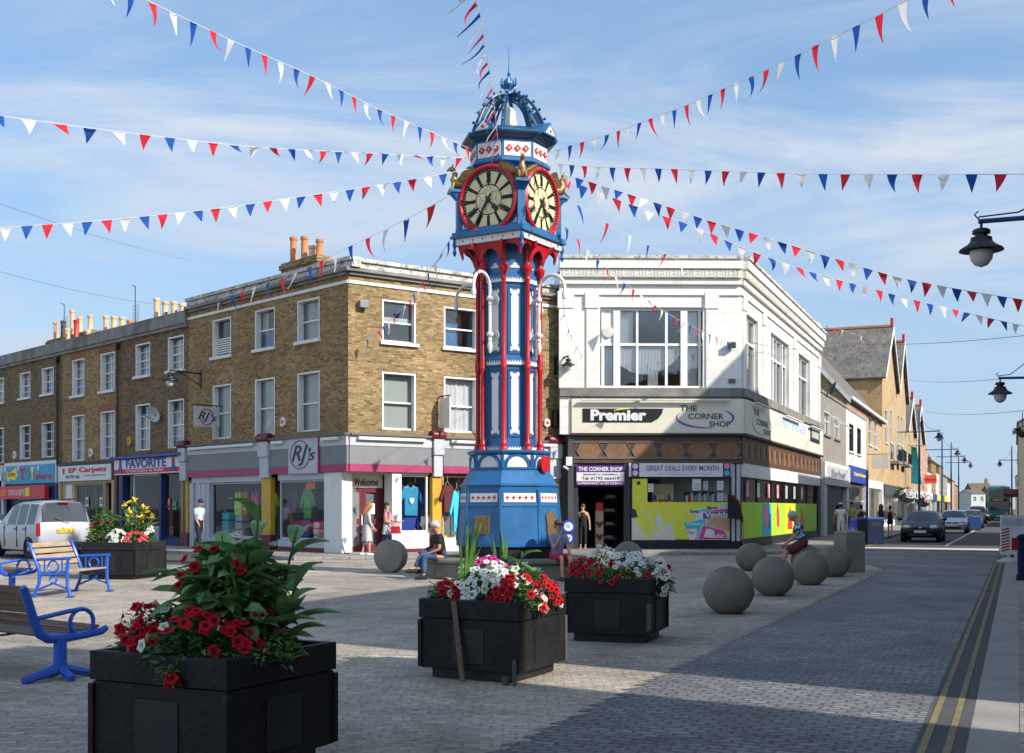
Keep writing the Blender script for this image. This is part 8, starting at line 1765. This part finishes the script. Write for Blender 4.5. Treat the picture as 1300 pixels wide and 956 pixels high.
def person(label, loc, rz, h=1.72, sit=None, lean=0, arms=((0, .12, .25, 0), (0, .12, .25, 0)), legs=((0, 0), (0, 0)), head=(0, 0), top='twhite', sleeve=.35, bottom='jeans', blen=1.0, skin='skin', hair='hairbrown', hairstyle='short', dress=None, hat=None, glasses=False, shoes='tblack', woman=False, bulk=1.0, group='people in the square and street', beard=None, bag=None, cross=0):
    """arms: (pitch forward, spread, elbow, inward turn) right, left; legs: (hip pitch, knee)"""
    t = thing('person', label, 'person', loc, rz, group); k = h / 1.75; V = Vector
    ul, ll = .43 * k, .43 * k; hz = (ul + ll + .09 * k) if sit is None else sit + .09 * k
    pel = V((0, 0, hz)); L = RX(-lean).to_3x3() if False else Matrix.Rotation(lean, 3, 'X')       # lean forward: top moves to -y
    def up(y, z, x=0): return pel + L @ V((x * k, y * k, z * k))
    sp, ch, nk = up(0, .17), up(-.0, .36), up(.0, .50)
    Lh = L @ Matrix.Rotation(head[0], 3, 'X') @ Matrix.Rotation(head[1], 3, 'Z')
    def hd(x, y, z): return nk + Lh @ V((x * k, y * k, z * k))
    shw = (.155 if woman else .185) * bulk ** .5; pts = [pel, sp, ch, nk, hd(0, -.01, .08), hd(0, -.015, .15), hd(0, -.005, .225)]
    b = bulk
    ss_ = 1 if sleeve == 0 else .82
    rad = [(.06 * k * b, .06 * k * b), (.10 * k * b * ss_, .075 * k * b * ss_), (.115 * k * b * ss_, .085 * k * b * ss_), .055 * k, .068 * k, (.078 * k, .09 * k), .055 * k]
    ed = [(0, 1), (1, 2), (2, 3), (3, 4), (4, 5), (5, 6)]
    J = {}; ex = MB()
    for si, s in ((0, -1), (1, 1)):         # person's right is -x
        p, a, e, inn = arms[si]
        S_ = up(.0, .42, s * shw); A = Matrix.Rotation(0, 3, 'X')
        def dirv(pitch, ab): return L @ V((s * math.sin(ab), -math.sin(pitch) * math.cos(ab), -math.cos(pitch) * math.cos(ab)))
        E = S_ + dirv(p, a) * .29 * k; fd = L @ (Matrix.Rotation(-s * inn, 3, 'Z') @ V((s * math.sin(a) * .5, -math.sin(p + e), -math.cos(p + e)))); W = E + fd.normalized() * .25 * k
        fdn = fd.normalized(); Hn = W + fdn * .07 * k
        i0 = len(pts); pts += [S_, E, W, Hn]; rad += [.06 * k * b * ss_, .042 * k, .03 * k, (.036 * k, .022 * k)]; ed += [(2, i0), (i0, i0 + 1), (i0 + 1, i0 + 2), (i0 + 2, i0 + 3)]
        J['S%d' % si] = S_; J['E%d' % si] = E; J['W%d' % si] = W; J['H%d' % si] = Hn
        n1 = fdn.orthogonal().normalized(); n2 = fdn.cross(n1)
        for q, ln_ in enumerate((.062, .075, .08, .07)):      # four fingers and a thumb, slightly curled
            o_ = n1 * (q - 1.5) * .017 * k; ex.tube([Hn + o_ * .9, Hn + o_ + fdn * ln_ * .55 * k, Hn + o_ * .95 + fdn * ln_ * k + n2 * .018 * k], [.0095 * k, .009 * k, .007 * k], 5)
        ex.tube([W + fdn * .03 * k + n1 * .02 * k, W + fdn * .06 * k + n1 * .05 * k, W + fdn * .095 * k + n1 * .048 * k], [.011 * k, .0105 * k, .008 * k], 5)
    for si, s in ((0, -1), (1, 1)):
        hp, kn = legs[si]; c_ = cross if si == 0 else 0; Hh = pel + V((s * .085 * k * (.9 if woman else 1), 0, -.06 * k)); d1 = V((s * .03 + (c_ * .35), -math.sin(hp), -math.cos(hp))).normalized(); K = Hh + d1 * ul; d2 = V((c_ * .35, -math.sin(hp - kn), -math.cos(hp - kn))).normalized(); An = K + d2 * ll; To = An + (V((0, -.13 * k, -.05 * k)) if sit is None or not c_ else V((.03, -.14 * k, .02 * k)))
        i0 = len(pts); pts += [Hh, K, An, To]; rad += [.058 * k * b, .050 * k, .034 * k, .026 * k]; ed += [(0, i0), (i0, i0 + 1), (i0 + 1, i0 + 2), (i0 + 2, i0 + 3)]
        J['hip%d' % si] = Hh; J['K%d' % si] = K; J['A%d' % si] = An; J['T%d' % si] = To
    # nose and ears are part of the body mesh
    ex.tube([hd(0, -.095, .165), hd(0, -.118, .135), hd(0, -.10, .122)], [.008 * k, .015 * k, .010 * k], 6)
    for s in (-1, 1): ex.ball(hd(s * .082, .005, .14), (.012 * k, .022 * k, .032 * k), 8, 6)
    body = skin_mesh(pts, ed, rad, 'body', M[skin], t, 1, ex)
    q = MB()
    for s in (-1, 1): q.ball(hd(s * .032, -.088, .158), (.011 * k, .008 * k, .007 * k), 8, 6)
    local(q, 'eyes', M['hairblack'], t); q = MB(); q.ball(hd(0, -.092, .092), (.024 * k, .008 * k, .006 * k), 8, 5); local(q, 'mouth', M['skypink'], t)
    # hair
    R_ = Matrix.Translation(nk) @ Lh.to_4x4() @ Matrix.Scale(k, 4); q = MB(R_); q.smooth = True
    if hairstyle == 'bald': q.ball((0, .025, .15), (.086, .085, .075), 16, 10)
    else:
        q.ball((0, .018, .195), (.092, .105, .085), 16, 10)
        if hairstyle == 'short': q.ball((0, .045, .14), (.088, .075, .085), 14, 9)
        if hairstyle == 'long': q.tube([(0, .03, .2), (0, .06, .08), (0, .085, -.08), (0, .08, -.22)], [.09, .10, .095, .045], 12); q.tube([(-.075, -.01, .2), (-.085, .0, .08), (-.075, .02, -.1)], [.03, .035, .02], 8); q.tube([(.075, -.01, .2), (.085, .0, .08), (.075, .02, -.1)], [.03, .035, .02], 8)
        if hairstyle == 'bun': q.ball((0, .06, .13), (.08, .07, .09), 12, 8); q.ball((0, .125, .2), (.05, .045, .05), 10, 7)
        if hairstyle == 'bob': q.tube([(0, .03, .2), (0, .045, .1), (0, .05, .02)], [.09, .105, .08], 12)
    local(q, 'hair', M[hair], t)
    if hat: q = MB(R_); q.smooth = True; q.ball((0, .005, .215), (.10, .112, .075), 16, 9); q.tube([(0, -.09, .2), (0, -.17, .19)], [.06, .05], 10); local(q, 'cap', M[hat], t)
    if glasses:
        q = MB(R_)
        for s in (-1, 1): q.tube([(s * .036 + .028 * math.cos(a), -.103, .158 + .02 * math.sin(a)) for a in [2 * PI * i / 10 for i in range(11)]], .005, 4); q.tube([(s * .065, -.10, .162), (s * .085, .0, .158)], .004, 4)
        q.tube([(-.01, -.105, .16), (.01, -.105, .16)], .004, 4); local(q, 'glasses', M['black'], t)
    # top
    g = 1.10; tp = [pel + V((0, 0, -.10 * k)), sp, ch, ch.lerp(nk, .72)]; tr = [(.165 * k * b, .13 * k * b), (.145 * k * b, .12 * k * b), (.155 * k * b, .122 * k * b), .085 * k]; te = [(0, 1), (1, 2), (2, 3)]
    if sleeve == 0: tr[3] = .10 * k; tp[3] = ch.lerp(nk, .75)
    for si in (0, 1):
        if sleeve <= 0: continue
        i0 = len(tp); S_, E, W = J['S%d' % si], J['E%d' % si], J['W%d' % si]
        if sleeve < .9: tp += [S_, S_.lerp(E, sleeve * 1.9 if sleeve * 1.9 < 1 else 1)]; tr += [.070 * k * b, .058 * k * b]; te += [(2, i0), (i0, i0 + 1)]
        else: tp += [S_, E, E.lerp(W, .85)]; tr += [.070 * k * b, .053 * k, .042 * k]; te += [(2, i0), (i0, i0 + 1), (i0 + 1, i0 + 2)]
    skin_mesh(tp, te, tr, 'top', M[top], t, 1)
    # trousers or shorts
    if bottom:
        bp_ = [pel + V((0, 0, .15 * k)), pel + V((0, 0, -.02 * k))]; br_ = [(.150 * k * b, .118 * k * b), (.168 * k * b, .14 * k * b)]; be = [(0, 1)]
        for si in (0, 1):
            Hh, K, An = J['hip%d' % si], J['K%d' % si], J['A%d' % si]; i0 = len(bp_)
            if blen <= .5: bp_ += [Hh, Hh.lerp(K, blen * 2)]; br_ += [.112 * k * b, .09 * k * b]; be += [(1, i0), (i0, i0 + 1)]
            else: bp_ += [Hh, K, K.lerp(An, (blen - .5) * 2 * .93)]; br_ += [.112 * k * b, .075 * k, .06 * k]; be += [(1, i0), (i0, i0 + 1), (i0 + 1, i0 + 2)]
        skin_mesh(bp_, be, br_, 'shorts' if blen <= .6 else 'trousers', M[bottom], t, 1)
    if dress:
        q = MB(); q.smooth = True; n = 18; ln_ = dress[1] * k; vv = []
        for i in range(5):
            f = i / 4; z = hz + .05 * k - ln_ * f
            for j in range(n): a = 2 * PI * j / n; w = (.155 + .06 * f + .012 * math.sin(a * 5) * f) * k * b; vv.append((w * math.cos(a), w * .8 * math.sin(a), z))
        q.add(vv, [(i * n + j, i * n + (j + 1) % n, (i + 1) * n + (j + 1) % n, (i + 1) * n + j) for i in range(4) for j in range(n)]); local(q, 'skirt', M[dress[0]], t)
    for si in (0, 1):
        A_, T_ = J['A%d' % si], J['T%d' % si]; q = MB(); q.smooth = True; dd = (T_ - A_); dd.z = dd.z if cross and si == 0 else 0
        if shoes:
            dd.z *= .3; f0 = A_ + V((0, 0, -.035 * k)); q.tube([f0 - dd.normalized() * .065 * k, f0, f0 + dd.normalized() * .10 * k + V((0, 0, -.012)), f0 + dd.normalized() * .2 * k + V((0, 0, -.018))], [.042 * k, .058 * k, .054 * k, .03 * k], 10); local(q, 'shoe', M[shoes], t)
    t['_'] = 0; del t['_']
    return t, J
def gpx(px, py): g = gp(px, py); return (g.x, g.y, 0)
def facing(dx, dy): return face_rz((dx, dy))
# man on the left of the tower seat, facing left
M['patshirt'] = mat('patternshirt', (.03, .07, .16), .85, 0, .1, 3)
n = M['patshirt'].node_tree
for x in n.nodes:
    if x.type == 'VALTORGB': x.color_ramp.interpolation = 'CONSTANT'; x.color_ramp.elements[0].position = .0; x.color_ramp.elements[0].color = (.02, .05, .13, 1); x.color_ramp.elements[1].position = .52; x.color_ramp.elements[1].color = (.45, .60, .72, 1)
    if x.type == 'TEX_NOISE': x.inputs['Scale'].default_value = 11; x.inputs['Detail'].default_value = 1
p_ = pd(562, 715, 25.9)
person('grey haired man in black shirt and jeans sitting cross legged on the stone ring bench', (p_.x, p_.y, 0), facing(-.92, -.22), 1.76, .44, .22, ((.35, .12, 1.05, .4), (.3, .12, 1.1, .5)), ((1.86, 1.35), (1.66, 1.66)), (.25, .1), 'tblack', .38, 'jeans', 1.0, 'skin2', 'hairgrey', 'short', cross=.35)
p_ = pd(556, 700, 27.6); person('person in a dull pink top sitting behind the grey haired man', (p_.x, p_.y, 0), facing(-1, .1), 1.6, .44, .2, ((.4, .1, 1.0, .3), (.4, .1, 1.0, .3)), ((1.66, 1.66), (1.66, 1.66)), (.15, 0), 'burgundy', 1.0, 'charcoal', 1.0, 'skin', 'hairbrown', 'bob', woman=True)
p_ = pd(707, 712, 25.6)
person('man with glasses and red shorts on the stone ring bench, hand at his mouth', (p_.x, p_.y, 0), facing(.42, -.9), 1.76, .44, .12, ((.55, -.12, 2.15, .55), (.35, .1, .55, .1)), ((1.66, 1.64), (1.66, 1.70)), (.05, .1), 'shirtblue', .40, 'redshorts', .48, 'skin', 'hairbrown', 'short', glasses=True, shoes='charcoal')
t, J = person('woman in a black vest and trousers standing in the corner shop doorway', (FW.pt(FW.x(741), .35).x, FW.pt(FW.x(741), .35).y, .10), facing(-.25, -1), 1.63, None, 0, ((.25, .3, 1.9, .9), (-.05, .28, .25, 0)), ((.04, .05), (-.02, .05)), (.2, -.3), 'tblack', 0, 'tblack', .88, 'skin', 'hairbrown', 'bun', shoes='tan', woman=True, bulk=1.12)
g = FR.pt(FR.x(449), -.9); person('woman with long reddish hair in a pale grey cardigan outside the maroon shop doors', (g.x, g.y, .10), facing(.85, .3), 1.64, None, .05, ((.15, .1, .5, .2), (.2, .08, .35, 0)), ((.12, .1), (-.1, .15)), (.35, 0), 'cardigan', 1.0, None, 1, 'skin', 'hairred', 'long', ('cardigan', .55), shoes='twhite', woman=True)
g = FR.pt(FR.x(482), -.5); t, J = person('woman with short dark hair, pink sleeves and jeans carrying a red handbag', (g.x, g.y, .10), facing(.9, -.25), 1.66, None, .0, ((.1, .12, 1.2, .3), (.3, .1, 1.15, .2)), ((.28, .15), (-.28, .3)), (.0, 0), 'skypink', .45, 'jeans', 1.0, 'skin', 'hairblack', 'short', ('cardigan', .35), shoes='twhite', woman=True)
hb = thing('handbag', 'bright red handbag on the arm of the short haired woman', 'bag', (g.x + .30, g.y - .32, .98), facing(.9, -.25)); q = MB(); q.add([(-.17, -.06, -.24), (.17, -.06, -.24), (.17, .06, -.24), (-.17, .06, -.24), (-.14, -.035, 0), (.14, -.035, 0), (.14, .035, 0), (-.14, .035, 0)], [(0, 3, 2, 1), (4, 5, 6, 7), (0, 1, 5, 4), (1, 2, 6, 5), (2, 3, 7, 6), (3, 0, 4, 7)]); o = local(q, 'body', M['redpaint'], hb, bevel=.02); o.rotation_euler = (0, 0, PI / 2); q = MB(); q.tube([(0, -.10 + .0, 0), (0, -.08, .12), (0, 0, .17), (0, .08, .12), (0, .10, 0)], .012, 6); local(q, 'handle', M['redpaint'], hb)
g = FL.pt(FL.x(304), -1.6); person('man in a pale blue uniform shirt walking behind the near left planter plants', (g.x, g.y, .10), facing(.75, -.5), 1.80, None, .06, ((.2, .1, .5, .1), (-.2, .1, .3, 0)), ((.25, .1), (-.25, .3)), (.3, -.2), 'shirtpale', .42, 'tblack', 1.0, 'skin', 'hairblack', 'short')
p_ = Vector((6.84, 27.75, 0)); person('man in a blue and white patterned shirt sitting on a stone ball', (p_.x, p_.y, 0), facing(-.8, .1), 1.78, .66, .30, ((.55, .1, .6, .35), (.6, .1, .6, .35)), ((1.2, .95), (1.15, .9)), (.42, 0), 'patshirt', .42, 'burgundy', .5, 'skin2', 'hairgrey', 'short', bulk=1.12)
def stp(px, base): g = gp(px, base, .1); return (g.x, g.y, .10)
person('person in a white shirt and cap standing with back turned beside the pushchair', stp(1067, 684), facing(.2, 1), 1.72, None, 0, ((.1, .15, .3, 0), (.1, .15, .3, 0)), ((.05, .05), (-.05, .05)), (0, 0), 'twhite', .45, 'twhite', .9, 'skin2', 'hairblack', 'short', hat='twhite', bulk=1.1)
person('man in an olive green shirt with a hand raised to his head', stp(1081, 682.5), facing(-.4, -.9), 1.78, None, 0, ((1.2, .5, 2.2, .6), (.2, .1, .6, .2)), ((.05, .05), (-.05, .05)), (0, 0), 'khaki', .45, 'charcoal', .6, 'skin2', 'hairblack', 'short')
person('woman in a black vest and blue jeans with back turned', stp(1093, 685), facing(.3, .95), 1.64, None, 0, ((.7, .2, 1.2, .3), (.2, .15, .6, .2)), ((.05, .05), (-.05, .05)), (0, 0), 'tblack', 0, 'jeans', 1.0, 'skin', 'hairblack', 'bun', woman=True, bulk=1.1)
person('woman in a short black dress walking away, left of two', stp(1118.5, 682), facing(.4, .9), 1.68, None, 0, ((.2, .12, .3, 0), (-.2, .12, .3, 0)), ((.2, .1), (-.2, .2)), (0, 0), 'tblack', 0, 'tblack', .3, 'skin', 'hairbrown', 'long', woman=True)
person('woman in a black top and short skirt walking away with one arm out', stp(1130, 682), facing(.4, .9), 1.6, None, 0, ((.2, .6, .5, 0), (.2, .7, .4, 0)), ((-.15, .1), (.2, .1)), (0, 0), 'tblack', 0, 'tblack', .25, 'skin', 'hairbrown', 'bun', woman=True)
g = FS.pt(FS.x(1034), -1.1); person('person in an orange top passing behind the man in the patterned shirt', (g.x, g.y, .1), facing(.4, .9), 1.64, None, 0, ((.2, .12, .3, 0), (-.2, .12, .3, 0)), ((.2, .1), (-.2, .2)), (0, 0), 'orange', .4, 'charcoal', 1, 'skin', 'hairblack', 'bun', woman=True)
# pushchair
g = stp(1082, 687); t = thing('pushchair', 'blue pushchair beside the person in the white cap', 'pushchair', (g[0], g[1], .1), facing(-.6, -.8)); q = MB(); q.smooth = True; q.tube([(0, .1, .35), (0, -.05, .42), (0, .22, .78), (0, .14, .95)], [.16, .2, .22, .15], 10); local(q, 'seat', M['buggyblue'], t)
q = MB()
for s in (-1, 1): q.tube([(s * .2, -.35, .1), (s * .2, .1, .6), (s * .2, .42, 1.0)], .014, 6); q.tube([(s * .2, .35, .1), (s * .2, -.05, .5)], .014, 6)
q.tube([(-.2, .42, 1.0), (.2, .42, 1.0)], .014, 6); local(q, 'frame', M['silver'], t)
for s in (-1, 1):
    for y in (-.35, .35): q = MB(); q.lathe([(0, -.03), (.1, -.03), (.1, .03), (0, .03)], 14, T(s * .2, y, .1) @ RY(PI / 2)); local(q, 'wheel', M['rubber'], t)

# ================================================================ clothes on show in the corner shop windows
def garment(F, x, z, w, h, m, label, y=.45, kind='shirt', trim=None, group='clothes hanging in the clothes shop windows'):
    t = thing('garment', label, 'garment', F.pt(x, y, z), 0, group); a = w / 2
    pts = [(-a * .55, 0), (a * .55, 0), (a * .58, h * .62), (a * .95, h * .36), (a * 1.2, h * .48), (a * .62, h * .95), (a * .22, h), (0, h * .93), (-a * .22, h), (-a * .62, h * .95), (-a * 1.2, h * .48), (-a * .95, h * .36), (-a * .58, h * .62)] if kind == 'shirt' else [(-a * .8, 0), (a * .8, 0), (a * .75, h * .6), (a * .6, h * .78), (a * .62, h), (a * .28, h), (a * .12, h * .72), (-a * .12, h * .72), (-a * .28, h), (-a * .62, h), (-a * .6, h * .78), (-a * .75, h * .6)]
    q = MB(F.M); q.plate([(x + u, z + v) for u, v in pts], y, y + .12); q.build('cloth', M[m], t, bevel=.03)
    if trim: bx(t, F, 'band', trim, (x - a * .5, x + a * .5, y - .012, y - .001, z + h * .22, z + h * .3)); bx(t, F, 'band', trim, (x - a * .5, x + a * .5, y - .012, y - .001, z + h * .45, z + h * .53))
    q = MB(F.M); q.tube([(x - a * .5, y + .06, z + h * .93), (x, y + .06, z + h + .1), (x + a * .5, y + .06, z + h * .93)], .01, 4); q.tube([(x, y + .06, z + h + .1), (x, y + .06, z + h + .25)], .008, 4); q.build('hanger', M['tan'], t); return t
zt = SW[3] - .35
for px, m, k, lab, w, tr in ((286, 'hivis', 'vest', 'yellow high visibility vest, leftmost on the shaded clothes shop rail', .6, 'palegrey'), (295, 'orange', 'vest', 'orange high visibility vest between the yellow and pink ones', .42, 'palegrey'), (307, 'hotpink', 'vest', 'bright pink vest in the left clothes shop window', .6, 'palegrey'), (329, 'hivis', 'shirt', 'yellow high visibility jacket at the right of the left clothes shop window', .75, 'palegrey')): garment(FL, FL.x(px), zt - .85, w, .85, m, lab, .5, k, tr)
for px, m, k, lab, w, dz in ((374, 'green', 'shirt', 'green hooded top in the right hand clothes shop window', .8, 1.05), (391, 'navy', 'shirt', 'navy jumper in the right hand clothes shop window', .7, 1.15), (403, 'flagred', 'vest', 'long red garment at the corner of the clothes shop window', .4, 1.3), (357, 'charcoal', 'shirt', 'grey top at the left of the right hand clothes shop window', .5, .9)): garment(FL, FL.x(px), zt + .1 - dz, w, dz, m, lab, .5, k)
for px, py, m, w, h_, lab in ((376, 660, 'signblue', .5, .75, 'blue school trousers displayed low in the clothes shop window'), (390, 662, 'white', .35, .7, 'white folded shirts displayed low in the clothes shop window'), (398, 668, 'skypink', .55, .5, 'pink soft clothes low in the clothes shop window'), (405, 655, 'signblue', .4, .8, 'blue jumper low at the corner of the clothes shop window'), (275, 655, 'cyan', .5, .95, 'stack of pale blue packets in the left clothes shop window'), (292, 655, 'palegrey', .5, .9, 'pale folded garments in the left clothes shop window'), (318, 660, 'white', .5, .7, 'white shirts low in the left clothes shop window')):
    x, z = FL.loc(px, py); t = thing('folded_clothes', lab, 'clothes', FL.pt(x, .45, SW[2]), 0, 'clothes laid out in the clothes shop windows'); q = MB(FL.M)
    for i in range(4): q.box(x - w / 2 + .02 * (i % 2), x + w / 2 - .02 * (i % 3), .35, .7, SW[2] - .25 + i * h_ / 3.2, SW[2] - .25 + (i + .9) * h_ / 3.2)
    q.build('stack', M[m], t, bevel=.03)
x, z = FL.loc(387.5, 614); t = thing('price_card', 'orange card hanging in the right hand clothes shop window', 'card', FL.pt(x, .2, z)); bx(t, FL, 'card', 'orange', (x - .28, x + .28, .2, .21, z - .18, z + .2))
zt = W3[3] - .3
for px, m, lab, w, h_, y, dz in ((516, 'signblue', 'blue polo shirt hanging left in the sunny clothes shop window', .85, 1.0, .5, 0), (530, 'toyblue', 'blue shirt with white crest in the middle of the sunny clothes shop window', .9, 1.0, .4, -.05), (539, 'signblue', 'blue jumper hanging right in the sunny clothes shop window', .7, 1.3, .55, 0), (527, 'signblue', 'blue jacket hanging low in the sunny clothes shop window', 1.0, .95, .5, -1.0)):
    garment(FR, FR.x(px), zt + dz - h_, w, h_, m, lab, y, 'shirt')
bx(None, FR, 'x', 'white', (0, .001, 0, .001, -1, -.999)) if False else None
x = FR.x(530); z = zt - .55; t = thing('shirt_crest', 'white crest badge on the middle blue shirt', 'badge', FR.pt(x, .38, z)); q = MB(FR.M); q.plate([(x - .09, z + .1), (x + .09, z + .1), (x + .09, z - .02), (x, z - .12), (x - .09, z - .02)], .36, .37); q.build('badge', M['white'], t)
x = FR.x(508); garment(FR, x + .1, zt - .75, .35, .8, 'hivis', 'yellow vest at the left edge of the sunny clothes shop window', .7, 'vest')
x = FR.x(513); t = thing('storage_bag', 'bright blue bag on the floor of the sunny clothes shop window', 'bag', FR.pt(x, .4, W3[2])); q = MB(FR.M); q.box(x - .25, x + .25, .3, .7, W3[2] - .3, W3[2] + .45); q.build('bag', M['signblue'], t, bevel=.08)
x = FR.x(571); garment(FR, x - .15, 1.4, .55, .95, 'burgundy', 'maroon top hanging by the tan door frame beside the clock tower', -.15, 'shirt'); garment(FR, x + .18, .75, .5, 1.4, 'cyan', 'turquoise garment hanging by the tan door frame beside the clock tower', -.2, 'shirt')
